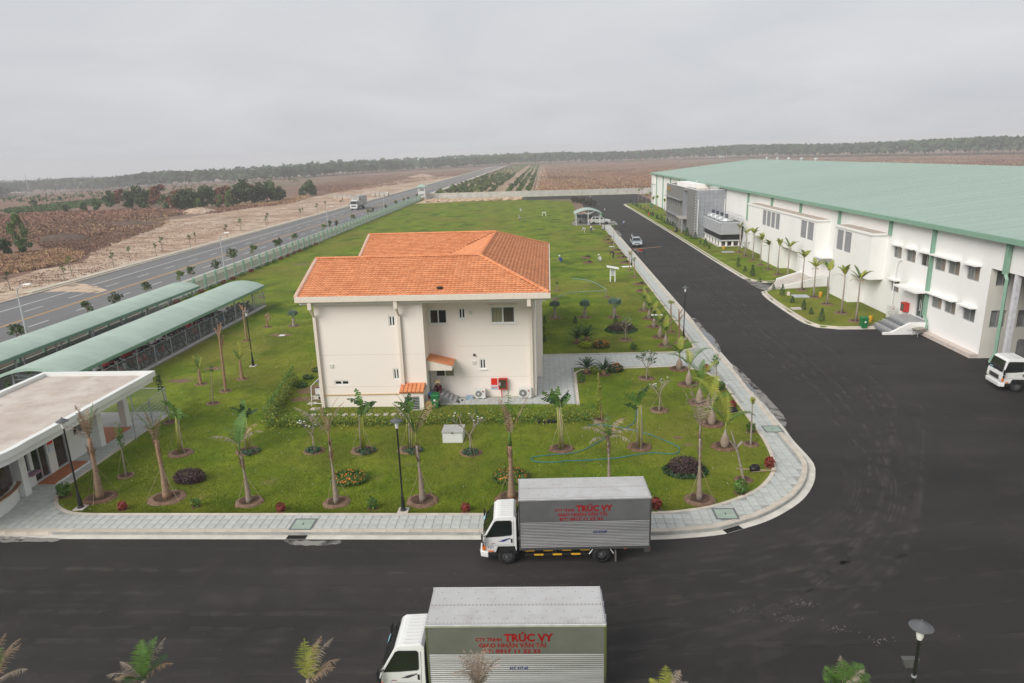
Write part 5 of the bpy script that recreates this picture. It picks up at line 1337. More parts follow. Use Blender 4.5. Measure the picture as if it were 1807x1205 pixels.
    for sg in (-1, 1): MB().bx(X1 - .02, X1 + .03, sg * .7 - .12, sg * .7 + .12, .52, .62).build('tail_light', mat('tail_red', (.45, .02, .02), .3), t, local=True)
    for x in (1.05, 4.6): MB().box((x, -.86, .66), (.09, .03, .05)).build('marker_lamp', amber, t, local=True)
    return t
make_truck('white cab box truck with red lettering parked along the kerb, plate ending 83', (-1.85, 24.28, 0.0), R(2.4), '61C-013.83', decal=(blue_txt,))
make_truck('white cab box truck with red lettering cut off by the bottom edge, plate ending 63', (-4.15, 17.08, 0.0), R(1.2), '61C 017.63', decal=(mat('dark_decal', (.05, .05, .06), .5),))
make_truck('white lorry with dark canvas cover backed up to the loading bay at right', (29.6, 43.4, 0.0), R(-5), '', canvas=True, s=1.06, decal=(mat('thin_grey_decal', (.62, .62, .61), .5),))
# lorry on the public road, coming towards the viewer
lorry = make_truck('grey lorry driving on the public road beyond the fence', (rx(219) - 3.6, 219.0, .01), R(88), '', canvas=True, s=1.45, cover=(.42, .41, .39))

def make_car(name, label, loc, rz, paint, kind):
    c = thing(name, loc, label, 'car' if kind != 'van' else 'van', rz=rz)
    if kind == 'sedan':
        low = [(-2.25, .30), (-2.33, .55), (-2.2, .72), (-1.35, .90), (1.55, .98), (2.25, .92), (2.32, .60), (2.25, .30)]; top = [(-1.30, .90), (-.55, 1.40), (.75, 1.42), (1.65, .96)]; hw, ht = .88, .62
    elif kind == 'suv':
        low = [(-2.2, .35), (-2.3, .65), (-2.15, .92), (-1.2, 1.08), (2.15, 1.12), (2.28, .70), (2.2, .35)]; top = [(-1.15, 1.06), (-.4, 1.62), (1.75, 1.64), (2.12, 1.1)]; hw, ht = .92, .70
    else:
        low = [(-2.4, .38), (-2.5, .75), (-2.3, 1.05), (-1.9, 1.15), (2.5, 1.2), (2.55, .7), (2.5, .38)]; top = [(-1.95, 1.13), (-1.3, 1.98), (2.45, 2.02), (2.5, 1.18)]; hw, ht = .95, .82
    b = MB(); L = [b.vert((x, -hw * (.93 if z < .4 or abs(x) > 2.2 else 1), z)) for x, z in low]; Q = [b.vert((x, hw * (.93 if z < .4 or abs(x) > 2.2 else 1), z)) for x, z in low]
    b.face(L); b.face(Q[::-1]); n = len(low)
    for i in range(n): b.face((L[i], Q[i], Q[(i + 1) % n], L[(i + 1) % n]))
    bevel(b.build('body', paint, c, local=True), .07, 3)
    tp = MB(); w_ = [hw - .06, ht, ht, hw - .06]
    L = [tp.vert((x, -w, z)) for (x, z), w in zip(top, w_)]; Q = [tp.vert((x, w, z)) for (x, z), w in zip(top, w_)]
    tp.face(L); tp.face(Q[::-1])
    for i in range(4): tp.face((L[i], Q[i], Q[(i + 1) % 4], L[(i + 1) % 4]))
    bevel(tp.build('cabin', paint, c, local=True), .05, 2)
    def lerp(a, b, t): return tuple(a[i] + (b[i] - a[i]) * t for i in range(3))
    p = [[(x, s * w, z) for (x, z), w in zip(top, w_)] for s in (-1, 1)]
    a0, a1, b0, b1 = p[0][0], p[1][0], p[0][1], p[1][1]
    ws = [lerp(lerp(a0, b0, .1), lerp(a1, b1, .1), .07), lerp(lerp(a0, b0, .1), lerp(a1, b1, .1), .93), lerp(lerp(a0, b0, .9), lerp(a1, b1, .9), .92), lerp(lerp(a0, b0, .9), lerp(a1, b1, .9), .08)]
    MB().poly([(x - .012, y, z + .012) for x, y, z in ws]).build('windscreen', gl_cab, c, local=True)
    a0, a1, b0, b1 = p[0][3], p[1][3], p[0][2], p[1][2]
    ws = [lerp(lerp(a0, b0, .12), lerp(a1, b1, .12), .07), lerp(lerp(a0, b0, .12), lerp(a1, b1, .12), .93), lerp(lerp(a0, b0, .88), lerp(a1, b1, .88), .92), lerp(lerp(a0, b0, .88), lerp(a1, b1, .88), .08)]
    MB().poly([(x + .012, y, z + .012) for x, y, z in ws]).build('rear_window', gl_cab, c, local=True)
    for si, s in enumerate((-1, 1)):
        P0, P1, P2, P3 = p[si]
        for (u0, u1) in ((.06, .36), (.40, .66), (.70, .92)):
            q = [lerp(lerp(P0, P3, u0 + (.04 if u0 < .1 else 0)), lerp(P1, P2, u0), .15), lerp(lerp(P0, P3, u1), lerp(P1, P2, u1), .15), lerp(lerp(P0, P3, u1), lerp(P1, P2, u1), .85), lerp(lerp(P0, P3, u0 + (.05 if u0 < .1 else 0)), lerp(P1, P2, u0), .85)]
            MB().poly([(x, y + s * .02, z + .004) for x, y, z in q]).build('side_window', gl_cab, c, local=True)
        for x in (-1.4, 1.42): wheel(c, x, s * (hw - .11), .33, .22, s)
        MB().box((low[1][0] + .06, s * .62, low[2][1] - .10), (.10, .36, .13)).build('headlight', lens_w, c, local=True)
        MB().box((low[-2][0] - .04, s * .68, .85), (.08, .26, .18)).build('tail_light', MATS['tail_red'], c, local=True)
        MB().box((top[0][0] + .3, s * (hw + .07), top[0][1] + .06), (.10, .18, .12)).build('mirror', paint, c, local=True)
    MB().box((low[1][0] + .0, 0, .60), (.03, .8, .12)).build('grille', chas_m, c, local=True)
    MB().box((low[1][0] + .01, 0, .42), (.03, .52, .11)).build('number_plate', mat('plate_white', (.6, .6, .58), .6), c, local=True)
    return c
silver = mat('silver_car_paint', (.50, .54, .58), .25, metal=.5, var=.04, spec=.6)
pearl = mat('pearl_car_paint', (.66, .66, .65), .25, metal=.25, var=.03, spec=.6)
grey_van = mat('grey_van_paint', (.28, .29, .31), .3, metal=.4, var=.05)
p_ = G(1125, 436, 0); make_car('sedan', 'silver saloon car driving towards the viewer on the inner road', (p_.x, p_.y + 2.2, 0), R(88), silver, 'sedan')
p_ = G(1060, 396, 0.16); make_car('suv', 'pearl white SUV nosing out of the far carport', (p_.x - .1, p_.y + 1.0, .16), R(180), pearl, 'suv')
make_car('van', 'grey van parked under the far green carport behind the white SUV', (p_.x - 2.9, p_.y + 4.2, .16), R(180), grey_van, 'van')

# ---------------------------------------------------------------- motorbikes
def make_moto(paint, nm):
    t = thing('motorbike', (0, 0, 0), None, None)
    for x in (-.62, .60):
        w = MB(); n = 14; pr = [(.20, -.04), (.27, -.04), (.28, 0), (.27, .04), (.20, .04)]
        rg = [[w.vert((x + q * math.cos(2 * math.pi * k / n), d, .28 + q * math.sin(2 * math.pi * k / n))) for k in range(n)] for q, d in pr]
        for i in range(4):
            for k in range(n): w.face((rg[i][k], rg[i][(k + 1) % n], rg[i + 1][(k + 1) % n], rg[i + 1][k]))
        wo = w.build('wheel', rubber, t, local=True)
        s = MB()
        for k in range(5):
            a = 2 * math.pi * k / 5; s.tube([(x, 0, .28), (x + .21 * math.cos(a), 0, .28 + .21 * math.sin(a))], .018, 4)
        s.tube([(x + .215 * math.cos(2 * math.pi * k / 12), 0, .28 + .215 * math.sin(2 * math.pi * k / 12)) for k in range(13)], .02, 4); s.build('rim', alu_g, wo, local=True)
    b = MB(); b.prism([(-.35, -.11, .35), (.15, -.13, .33), (.75, -.09, .62), (.82, -.07, .78), (.1, -.12, .62), (-.2, -.10, .50)], (0, .22, 0)); bevel(b.build('body', paint, t, local=True), .03, 2)
    f = MB(); f.prism([(-.52, -.16, .42), (-.40, -.20, .42), (-.30, -.20, .90), (-.42, -.14, .98)], (0, .34, 0)); bevel(f.build('leg_shield', paint, t, local=True), .03, 2)
    s = MB(); s.prism([(-.05, -.11, .66), (.78, -.10, .80), (.76, -.10, .88), (.35, -.12, .80), (-.05, -.11, .76)], (0, .22, 0)); bevel(s.build('seat', chas_m, t, local=True), .03, 2)
    h = MB(); h.tube([(-.38, -.33, 1.02), (-.45, -.12, 1.0), (-.45, .12, 1.0), (-.38, .33, 1.02)], .02, 5); h.box((-.48, 0, .97), (.12, .2, .14)); h.tube([(-.45, -.25, 1.0), (-.47, -.3, 1.16)], .008, 4); h.box((-.47, -.32, 1.18), (.02, .12, .07)); h.box((-.47, .32, 1.18), (.02, .12, .07)); h.build('handlebar', chas_m, t, local=True)
    k = MB(); k.tube([(-.62, -.06, .28), (-.45, -.05, .80)], .022, 5); k.tube([(-.62, .06, .28), (-.45, .05, .80)], .022, 5); k.tube([(.1, -.13, .28), (.75, -.14, .36)], .045, 6); k.box((.0, 0, .30), (.42, .2, .2)); k.tube([(.05, -.1, .3), (.0, -.28, .0)], .012, 4); k.build('frame', mat('engine_metal', (.16, .16, .165), .4, metal=.5), t, local=True)
    MB().prism([(-.9, -.05, .38), (-.62, -.06, .585), (-.36, -.05, .50), (-.62, -.06, .56)], (0, .11, 0)).build('front_mudguard', paint, t, local=True)
    MB().box((.86, 0, .74), (.06, .14, .08)).build('tail_light', MATS['tail_red'], t, local=True)
    return t
paints = [mat('moto_red', (.32, .02, .025), .25, var=.05, spec=.6), mat('moto_black', (.02, .02, .024), .25, var=.1, spec=.6), mat('moto_white', (.55, .56, .58), .3, var=.05), mat('moto_blue', (.03, .08, .26), .25, var=.05, spec=.6), mat('moto_grey', (.12, .125, .13), .3, var=.05)]
cname = ['red', 'black', 'white', 'blue', 'dark grey']
protos = [make_moto(p, '') for p in paints]
used = [False] * 5
def place_moto(x, y, rz, ci, label, z=.16):
    if used[ci]: o = copy_tree(protos[ci])
    else: o = protos[ci]; used[ci] = True
    o.location = (x, y, z); o.rotation_euler = (0, 0, rz); o['label'] = label; o['category'] = 'motorbike'; o['group'] = 'motorbikes parked under the shelter'
    return o
mr_ = random.Random(4)
seq = [1, 0, 2, 1, 0, 0, 1, 3, 0, 1, 1, 1, 4, 1, 1, 0, 1, 4, 1, 1, 2, 3, 3, 1, 4, 1, 1, 0, 1, 4]
for k, ci in enumerate(seq):
    y = 46.6 + k * .82
    if 66.5 < y < 68.5 and k % 2: continue
    place_moto(-32.75 + mr_.uniform(-.15, .15), y, R(180 + mr_.uniform(-14, 14)), ci, f'{cname[ci]} motorbike behind the shelter fence, {ORD[k]} of its row from the guardhouse')
for k in range(20):
    ci = mr_.choice([1, 1, 0, 4, 2, 1])
    place_moto(-34.9 + mr_.uniform(-.2, .2), 43.0 + k * 1.25, R(mr_.uniform(-15, 15)), ci, f'{cname[ci]} motorbike deep under the shelter, {ORD[k]} of the inner row from the guardhouse')
for k in range(9):
    ci = mr_.choice([1, 1, 4, 0])
    place_moto(-37.2 + (k % 2) * 1.7, 38.2 + k * .62, R(90 + mr_.uniform(-60, 60)), ci, f'{cname[ci]} motorbike crowded at the shelter end behind the guardhouse, {ORD[k]} from the front', .14)
p_ = G(1193, 410, 0); o = copy_tree(protos[4], (p_.x, p_.y, 0), R(60), 1.0, 'lone grey motorbike parked at the kerb in front of the office block'); del o['group']

# ---------------------------------------------------------------- people
skin = mat('skin', (.34, .19, .13), .6, var=.05)
def person(label, base, pose, shirt, pants, rz=0.0, hat=None, hair=(.015, .012, .01), h=1.66):
    k = h / 1.7
    J = {}
    if pose in ('stand', 'walk'):
        st = .22 if pose == 'walk' else .03
        J = dict(pel=(0, 0, .92), chest=(0, .02, 1.22), neck=(0, .0, 1.42), head0=(0, .02, 1.52), head1=(0, .03, 1.64), lh=(-.10, 0, .88), rh=(.10, 0, .88), lk=(-.11, .04 + st * .5, .49), rk=(.11, .04 - st * .3, .49), la=(-.11, st, .08), ra=(.11, -st, .09), lt=(-.12, st + .15, .03), rt=(.12, -st + .15, .03),
                 ls=(-.18, 0, 1.37), rs=(.18, 0, 1.37), le=(-.24, -.02 - st * .4, 1.10), re=(.24, -.02 + st * .4, 1.10), lw=(-.24, .08 - st * .5, .86), rw=(.24, .10 + st * .5, .86))
    elif pose == 'bend':
        J = dict(pel=(0, -.15, .85), chest=(0, .18, 1.02), neck=(0, .38, 1.02), head0=(0, .47, .99), head1=(0, .58, .93), lh=(-.10, -.15, .82), rh=(.10, -.15, .82), lk=(-.12, .02, .47), rk=(.12, .02, .47), la=(-.12, -.08, .08), ra=(.12, -.05, .08), lt=(-.13, .08, .03), rt=(.13, .11, .03),
                 ls=(-.17, .33, 1.0), rs=(.17, .33, 1.0), le=(-.2, .40, .72), re=(.2, .42, .72), lw=(-.16, .52, .48), rw=(.14, .54, .46))
    elif pose == 'crouch':
        J = dict(pel=(0, -.12, .30), chest=(0, .06, .60), neck=(0, .18, .78), head0=(0, .24, .86), head1=(0, .30, .97), lh=(-.11, -.10, .30), rh=(.11, -.10, .30), lk=(-.17, .26, .50), rk=(.17, .26, .50), la=(-.13, .02, .09), ra=(.13, .02, .09), lt=(-.14, .18, .03), rt=(.14, .18, .03),
                 ls=(-.17, .14, .73), rs=(.17, .14, .73), le=(-.22, .34, .55), re=(.22, .34, .55), lw=(-.12, .52, .36), rw=(.12, .52, .34))
    else:  # sit
        J = dict(pel=(0, -.1, .48), chest=(0, -.02, .80), neck=(0, .04, .99), head0=(0, .09, 1.08), head1=(0, .13, 1.20), lh=(-.10, -.08, .46), rh=(.10, -.08, .46), lk=(-.14, .34, .50), rk=(.14, .34, .50), la=(-.14, .34, .09), ra=(.14, .36, .09), lt=(-.15, .5, .03), rt=(.15, .52, .03),
                 ls=(-.18, .02, .94), rs=(.18, .02, .94), le=(-.24, .14, .70), re=(.24, .14, .70), lw=(-.14, .36, .60), rw=(.14, .36, .58))
    r = dict(pel=.135, chest=.15, neck=.06, head0=.085, head1=.10, lh=.10, rh=.10, lk=.062, rk=.062, la=.04, ra=.04, lt=.035, rt=.035, ls=.07, rs=.07, le=.045, re=.045, lw=.03, rw=.03)
    E = [('pel', 'chest'), ('chest', 'neck'), ('neck', 'head0'), ('head0', 'head1'), ('pel', 'lh'), ('pel', 'rh'), ('lh', 'lk'), ('rh', 'rk'), ('lk', 'la'), ('rk', 'ra'), ('la', 'lt'), ('ra', 'rt'), ('chest', 'ls'), ('chest', 'rs'), ('ls', 'le'), ('rs', 're'), ('le', 'lw'), ('re', 'rw')]
    for s_, w, e in (('l', 'lw', 'le'), ('r', 'rw', 're')):
        d = (Vector(J[w]) - Vector(J[e])).normalized(); sd = d.cross(Vector((0, 1, 0))); sd = sd.normalized() if sd.length > .1 else Vector((1, 0, 0))
        J[s_ + 'p'] = tuple(Vector(J[w]) + d * .07); r[s_ + 'p'] = .034; E.append((w, s_ + 'p'))
        for f in range(4):
            a = Vector(J[s_ + 'p']) + d * (.075 - .008 * abs(f - 1)) + sd * (f - 1.5) * .022; J[s_ + 'f%d' % f] = tuple(a); r[s_ + 'f%d' % f] = .0095; E.append((s_ + 'p', s_ + 'f%d' % f))
        J[s_ + 'th'] = tuple(Vector(J[w]) + d * .05 + sd * -.06); r[s_ + 'th'] = .011; E.append((w, s_ + 'th'))
    keys = list(J); me = bpy.data.meshes.new('body')
    me.from_pydata([tuple(Vector(J[q]) * k) for q in keys], [(keys.index(a), keys.index(b)) for a, b in E], [])
    o = bpy.data.objects.new('tmp', me); scene.collection.objects.link(o)
    o.modifiers.new('s', 'SKIN')
    for i, q in enumerate(keys): me.skin_vertices[0].data[i].radius = (r[q] * k * (1.15 if q in ('chest', 'pel') else 1), r[q] * k); me.skin_vertices[0].data[i].use_root = q == 'pel'
    o.modifiers.new('d', 'SUBSURF').levels = 1
    bpy.context.view_layer.update()
    m2 = bpy.data.meshes.new_from_object(o.evaluated_get(bpy.context.evaluated_depsgraph_get()))
    bpy.data.objects.remove(o)
    sm = mat('shirt_%.2f_%.2f_%.2f' % shirt, shirt, .9, var=.08); pm_ = mat('trousers_%.2f_%.2f_%.2f' % pants, pants, .9, var=.08); shoe = mat('shoe_dark', (.03, .03, .03), .8)
    m2.materials.clear()
    for q in (skin, sm, pm_, shoe): m2.materials.append(q)
    zone = {'neck': 0, 'head0': 0, 'head1': 0, 'lw': 0, 'rw': 0, 'lt': 3, 'rt': 3, 'chest': 1, 'ls': 1, 'rs': 1, 'le': 1, 're': 1, 'pel': 2, 'lh': 2, 'rh': 2, 'lk': 2, 'rk': 2, 'la': 2, 'ra': 2}
    kp_ = np.array([Vector(J[q]) * k for q in keys]); kz = [zone.get(q, 0) for q in keys]
    for p in m2.polygons:
        d = ((kp_ - np.array(p.center)) ** 2).sum(1); p.material_index = kz[int(d.argmin())]; p.use_smooth = True
    t = thing('person', base, label, 'person', rz=rz)
    b = bpy.data.objects.new('body', m2); scene.collection.objects.link(b); b.parent = t; WORLD[b.name] = (0, 0, 0)
    hc = Vector(J['head1']) * k
    if hat == 'cone':
        MB().lathe([(.24, -.02), (.23, .0), (.02, .20)], 14, (hc.x, hc.y, hc.z + .03)).build('conical_hat', mat('straw', (.55, .42, .24), .9, var=.1), t, local=True)
    elif hat: 
        mb = MB(); mb.lathe([(.18, 0), (.175, .02), (.11, .03), (.10, .11), (.04, .14)], 12, (hc.x, hc.y, hc.z + .02)); mb.build('hat', mat('hat_%.2f_%.2f_%.2f' % hat, hat, .9), t, local=True)
    else:
        mb = MB(); mb.blob((hc.x, hc.y - .015, hc.z + .025), (.105 * k, .115 * k, .10 * k), 10, 6); mb.build('hair', mat('dark_hair', hair, .8), t, local=True, smooth=True)
    f = MB(); fy = hc.y + .09 * k
    for sx in (-.035, .035): f.blob((hc.x + sx * k, fy, hc.z - .03 * k), (.014, .01, .009), 6, 4)
    f.box((hc.x, fy + .0, hc.z - .095 * k), (.045, .012, .01)); f.build('eyes_and_mouth', mat('face_dark', (.04, .02, .02), .6), t, local=True)
    nz = MB(); nz.blob((hc.x, fy + .012, hc.z - .06 * k), (.014, .018, .022), 6, 4)
    for sx in (-1, 1): nz.blob((hc.x + sx * .105 * k, hc.y - .01, hc.z - .04 * k), (.012, .02, .03), 6, 4)
    nz.build('nose_and_ears', skin, t, local=True)
    return t
W_ = (.62, .63, .64)
person('person in light blue shirt and dark trousers walking on the inner road', G(1101, 401.5, 0), 'walk', (.33, .45, .68), (.05, .05, .06), R(200))
person('person in white shirt and blue jeans standing on the lawn below the carport', G(1043.4, 411), 'stand', W_, (.05, .07, .12), R(20))
person('person in pale clothes bending over on the lawn left of the carport', G(1031.5, 411), 'bend', (.50, .56, .64), (.55, .52, .48), R(90))
person('person in white crouching beside the far lamp post at the path end', G(1063, 407.5), 'crouch', W_, (.06, .06, .07), R(200), hat=(.6, .6, .58))
person('person in pink shirt standing by the carport post beside the white SUV', G(1039.7, 398), 'stand', (.50, .38, .42), (.35, .38, .45), R(-60))
person('person in dark clothes digging with a long tool by the sidewalk', G(1081.7, 455.6), 'bend', (.025, .03, .05), (.02, .025, .04), R(60), hat=(.03, .03, .03))
person('person in white crouching low on the lawn behind the digger', G(1060, 461.5), 'crouch', W_, (.5, .5, .48), R(70), hat=(.62, .62, .6))
person('person in blue overalls with white hat crouching behind the house', G(990.7, 463), 'crouch', (.03, .09, .33), (.03, .08, .28), R(100), hat=(.68, .68, .66))
person('person in white crouching far off on the lawn near the wall', G(920, 373.5), 'crouch', W_, (.55, .55, .52), R(100), hat=(.6, .6, .58))
person('person in grey crouching on the lawn, second from the far wall', G(918, 388), 'crouch', (.42, .43, .42), (.15, .15, .16), R(80), hat=(.62, .62, .6))
person('person in maroon with straw conical hat sitting on the kitchen steps', (-7.3, 41.75, .28), 'sit', (.10, .015, .03), (.12, .02, .03), R(170), hat='cone')
# ================================================================ PLANTS
lf_green = mat('leaf_green', (0.102, 0.196, 0.037), .55, var=.3, scale=3, transl=.25, rand=.12)
lf_dark = mat('leaf_dark_green', (0.039, 0.093, 0.030), .5, var=.3, scale=3, transl=.2, rand=.15)
lf_yel = mat('leaf_yellow_green', (.40, .38, .06), .6, col2=(.22, .30, .05), scale=2, transl=.25, rand=.1)
lf_dead = mat('dead_frond', (0.310, 0.196, 0.115), .9, col2=(0.460, 0.345, 0.241), scale=3, transl=.15)
lf_grey = mat('dry_grey_frond', (.38, .32, .26), .9, col2=(.26, .20, .15), scale=3, transl=.1)
lf_purple = mat('purple_leaf', (.045, .020, .028), .6, col2=(.09, .05, .052), scale=6)
lf_red = mat('red_leaf', (0.280, 0.025, 0.022), .6, col2=(0.140, 0.042, 0.025), scale=6)
lf_lime = mat('lime_leaf', (0.336, 0.408, 0.036), .6, var=.25, scale=5, transl=.2)
lf_blue = mat('blue_green_leaf', (0.150, 0.225, 0.195), .6, var=.25, scale=4)
fl_or = mat('orange_flower', (.62, .20, .02), .6, var=.3, scale=9)
fl_w = mat('white_flower', (.75, .75, .70), .6, var=.05)
bark_br = mat('brown_bark', (.25, .15, .09), .9, col2=(.36, .235, .15), scale=3, stretch=(1, 1, 6), bump=.5, bscale=14)
bark_gr = mat('grey_bark', (.36, .31, .26), .9, col2=(.25, .205, .165), scale=2.5, stretch=(1, 1, 5), bump=.4, bscale=12)
bark_lt = mat('pale_bark', (.30, .26, .21), .9, var=.3, scale=4, bump=.3)
stake_m = mat('bamboo_stake', (.33, .25, .16), .8, var=.15, scale=4)
mulch_m = mat('mulch', (.105, .050, .030), .95, col2=(.19, .115, .075), scale=6, bump=1, bscale=26)
pit_m = mat('damp_pit_soil', (.06, .033, .022), .95, col2=(.11, .065, .042), scale=6, bump=1, bscale=26)
sandy_ring = mat('sandy_soil_ring', (.23, .15, .10), .95, col2=(.14, .085, .055), scale=5, bump=1, bscale=22)
UP = Vector((0, 0, 1))
def frond_mb(mb, o, az, el, L, droop, n=13, ll=.34, lw=.035, keel=.35, ragged=0.0, rach=.014, curl=0.0, rn=random):
    """feather frond: rachis plus leaflets on both sides"""
    o = Vector(o); p = o.copy(); pts = [p.copy()]; dirs = []
    hz = Vector((math.cos(az), math.sin(az), 0)); sd0 = Vector((-math.sin(az), math.cos(az), 0))
    for i in range(n):
        t = (i + .5) / n; e = el - droop * t * t
        d = hz * math.cos(e) + UP * math.sin(e) + sd0 * curl * t
        d.normalize(); dirs.append(d); p = p + d * (L / n); pts.append(p.copy())
    mb.tube(pts[::2] if n > 8 else pts, [rach * (1 - .75 * i / len(pts[::2] if n > 8 else pts)) + .003 for i in range(len(pts[::2] if n > 8 else pts))], 3, caps=False)
    for i in range(1, n):
        t = i / n
        if t < .12: continue
        d = dirs[min(i, n - 1)]; sd = d.cross(UP)
        sd = sd.normalized() if sd.length > 1e-3 else sd0
        nm = sd.cross(d)
        ln = ll * (math.sin(math.pi * min(1, t * .86 + .16)) ** .7)
        for s in (-1, 1):
            for q in range(2):
                if rn.random() < ragged: continue
                b = pts[i] + d * (L / n) * q * .5
                v = sd * s * (1 - ragged * rn.random() * .5) + d * .55 + nm * keel - UP * (.25 * t + rn.uniform(0, .25) + ragged * .5)
                v.normalize(); e1 = b + v * ln * rn.uniform(.8, 1.15); w = d * lw
                m_ = (b + e1) / 2 + UP * ln * .05
                mb.poly([b - w * .4, m_ + w * .7 * 1, e1]) if q else mb.poly([b + w * .5, m_ - w * .6, e1])
                mb.poly([b - w * .5, b + w * .5, m_ + w * .5, m_ - w * .5])
    return mb
def soil_ring(parent, r, m=sandy_ring, h=.10, sx=1.1):
    r *= .86; mb = MB(); n = 16; prof = [(r, -.02), (r * .88, h * .7), (r * .66, h), (r * .42, h * .45), (r * .15, h * .2)]
    rings = [[mb.vert((q * sx * math.cos(2 * math.pi * k / n) * random.uniform(.92, 1.08), q * math.sin(2 * math.pi * k / n) * random.uniform(.92, 1.08), z * random.uniform(.8, 1.2))) for k in range(n)] for q, z in prof]
    for i in range(len(rings) - 1):
        mb.mi = int(i > 1)
        for k in range(n): mb.face((rings[i][k], rings[i][(k + 1) % n], rings[i + 1][(k + 1) % n], rings[i + 1][k]))
    mb.face(rings[-1]); return mb.build('soil_ring', [m, pit_m], parent, local=True, smooth=True)
def stakes(parent, r, h, n=3, a0=.5, top=(0, 0)):
    for k in range(n):
        a = a0 + 2 * math.pi * k / n
        MB().tube([(r * math.cos(a), r * math.sin(a), 0), (top[0] + .07 * math.cos(a), top[1] + .07 * math.sin(a), h)], .010, 4).build('support_stake', stake_m, parent, local=True)
def lawn(px, py): return G(px, py, .13)

# ---- front row of tall young palms
def front_palm(label, base_px, top_px, r0, bark, fronds, ring=mulch_m, shaft=None, stake=True, base=None, crown_at=.62, ringr=.85, bulge=1.0):
    b = base or lawn(*base_px); topw = GY(top_px[0], top_px[1], b.y); H = topw.z - b.z; lean = topw.x - b.x
    t = thing('palm_tree', b, label, 'palm tree', 'front row palms')
    pts, rad = [], []; n = 12; hc = H * crown_at
    for k in range(n + 1):
        s = k / n; z = hc * s
        pts.append((lean * (s * crown_at) ** 1.2, .02 * math.sin(s * 5), z))
        rad.append(r0 * max(.5 if bark is bark_br else .36, 1.0 if s < .1 else 1 - 1.25 * (s - .1)) * (1 + .06 * math.sin(k * 2.3)))
    tr = MB().tube(pts, rad, 10).build('trunk', bark, t, local=True, smooth=True)
    rg = MB()
    for k in range(14):
        s = .12 + .5 * k / 14; i = int(s * n); p = Vector(pts[i]).lerp(Vector(pts[i + 1]), s * n - i); rr = rad[i] + (rad[i + 1] - rad[i]) * (s * n - i)
        rg.tube([p, p + Vector((0, 0, .025))], rr * 1.05, 10, caps=False)
    rg.build('trunk_rings', bark_gr if bark is bark_br else bark_br, tr, local=True)
    sh = MB()
    for k in range(22):
        z = random.uniform(.66, .99); i = min(n - 1, int(z * n)); p = Vector(pts[i]).lerp(Vector(pts[i + 1]), z * n - i); a = random.uniform(0, 6.28); v = Vector((math.cos(a), math.sin(a), 0)); q = p + v * rad[i] * .8; e = q + v * random.uniform(.03, .16) + UP * random.uniform(.2, .55); w = Vector((-v.y, v.x, 0)) * random.uniform(.02, .045); sh.poly([q - w, q + w, (q + e) / 2 + w * .8 + v * .03, e]); sh.poly([q - w, (q + e) / 2 + w * .8 + v * .03, e])
    sh.build('leaf_sheath', lf_dead, t, local=True)
    tip = Vector(pts[-1])
    if shaft: MB().tube([tip, tip + Vector((lean * .1, 0, H * .16))], [rad[-1] * .95, rad[-1] * .45], 8).build('crown_shaft', shaft, t, local=True, smooth=True); tip = tip + Vector((lean * .08, 0, H * .12))
    fr_k = 1.35
    for (az, el, L, dr, m, kw) in fronds:
        L *= fr_k; mb = frond_mb(MB(), tip + Vector((0, 0, random.uniform(-.15, .05))), R(az), R(el), L, R(dr), **kw); mb.build('frond', m, t, local=True)
    soil_ring(t, ringr, ring)
    if stake: stakes(t, ringr * .95, H * .32, 3, random.uniform(0, 2), (lean * .15, 0))
    return t
T = dict(n=14, ll=.26, ragged=.3, keel=.15, lw=.03); TD = dict(n=14, ll=.32, ragged=.4, keel=0.0, lw=.03); TG = dict(n=16, ll=.42, keel=.3, lw=.045)
def bundle(n, mats, L, el=82, spread=1, dr=20):
    return [(random.uniform(0, 360), el + random.uniform(-10, 6) * spread, L * random.uniform(.7, 1.1), dr + random.uniform(-10, 25), random.choice(mats), T) for _ in range(n)]
front_palm('leftmost front palm, thick brown trunk and withered bundled fronds beside the lamp post', (177, 879), (147, 706), .185, bark_br, bundle(6, [lf_dead, lf_dead], 1.3) + [(200, 60, 1.1, 60, lf_grey, TD), (60, 78, 1.3, 10, lf_green, T)])
front_palm('second front palm from the left, brown peeling trunk with a few green fronds', (295, 879), (264, 712), .185, bark_br, bundle(4, [lf_dead, lf_dead], 1.2) + bundle(3, [lf_green], 1.5, 84), sandy_ring, ringr=1.0)
front_palm('third front palm from the left, grey trunk with one green and grey drooping fronds', (440, 886), (415, 748), .135, bark_gr, [(80, 75, 1.3, 30, lf_green, TG), (100, 60, 1.2, 50, lf_green, TG), (190, 45, 1.1, 80, lf_grey, TD), (0, 50, 1.1, 70, lf_grey, TD), (30, 62, 1.1, 60, lf_dead, TD), (150, 60, 1.0, 60, lf_green, TD)], sandy_ring, shaft=lf_green, ringr=.75)
front_palm('fourth front palm from the left, ringed grey trunk leaning before an orange flower mound', (594, 887), (575, 728), .135, bark_gr, bundle(4, [lf_dead, lf_yel], 1.4) + [(170, 50, 1.5, 40, lf_grey, TD), (20, 72, 1.2, 40, lf_dead, T)], sandy_ring, shaft=bark_br, ringr=.72, crown_at=.66)
front_palm('fifth front palm from the left, just right of the middle lamp post', (746, 884), (728, 722), .15, bark_gr, bundle(3, [lf_green, lf_green], 1.6) + [(160, 66, 1.3, 40, lf_grey, TD), (20, 60, 1.5, 30, lf_dead, TD), (40, 70, 1.2, 50, lf_dead, TD), (200, 70, 1.4, 30, lf_green, TG)], sandy_ring, shaft=lf_yel, crown_at=.62, ringr=.85)
front_palm('sixth front palm from the left, stout brown trunk behind the parked truck cab', (903, 879), (898, 722), .185, bark_br, bundle(5, [lf_dead, lf_dead], 1.5, 86, .5) + [(10, 66, 1.7, 5, lf_dead, T), (100, 85, 1.6, 5, lf_green, T)], shaft=lf_green, crown_at=.60)
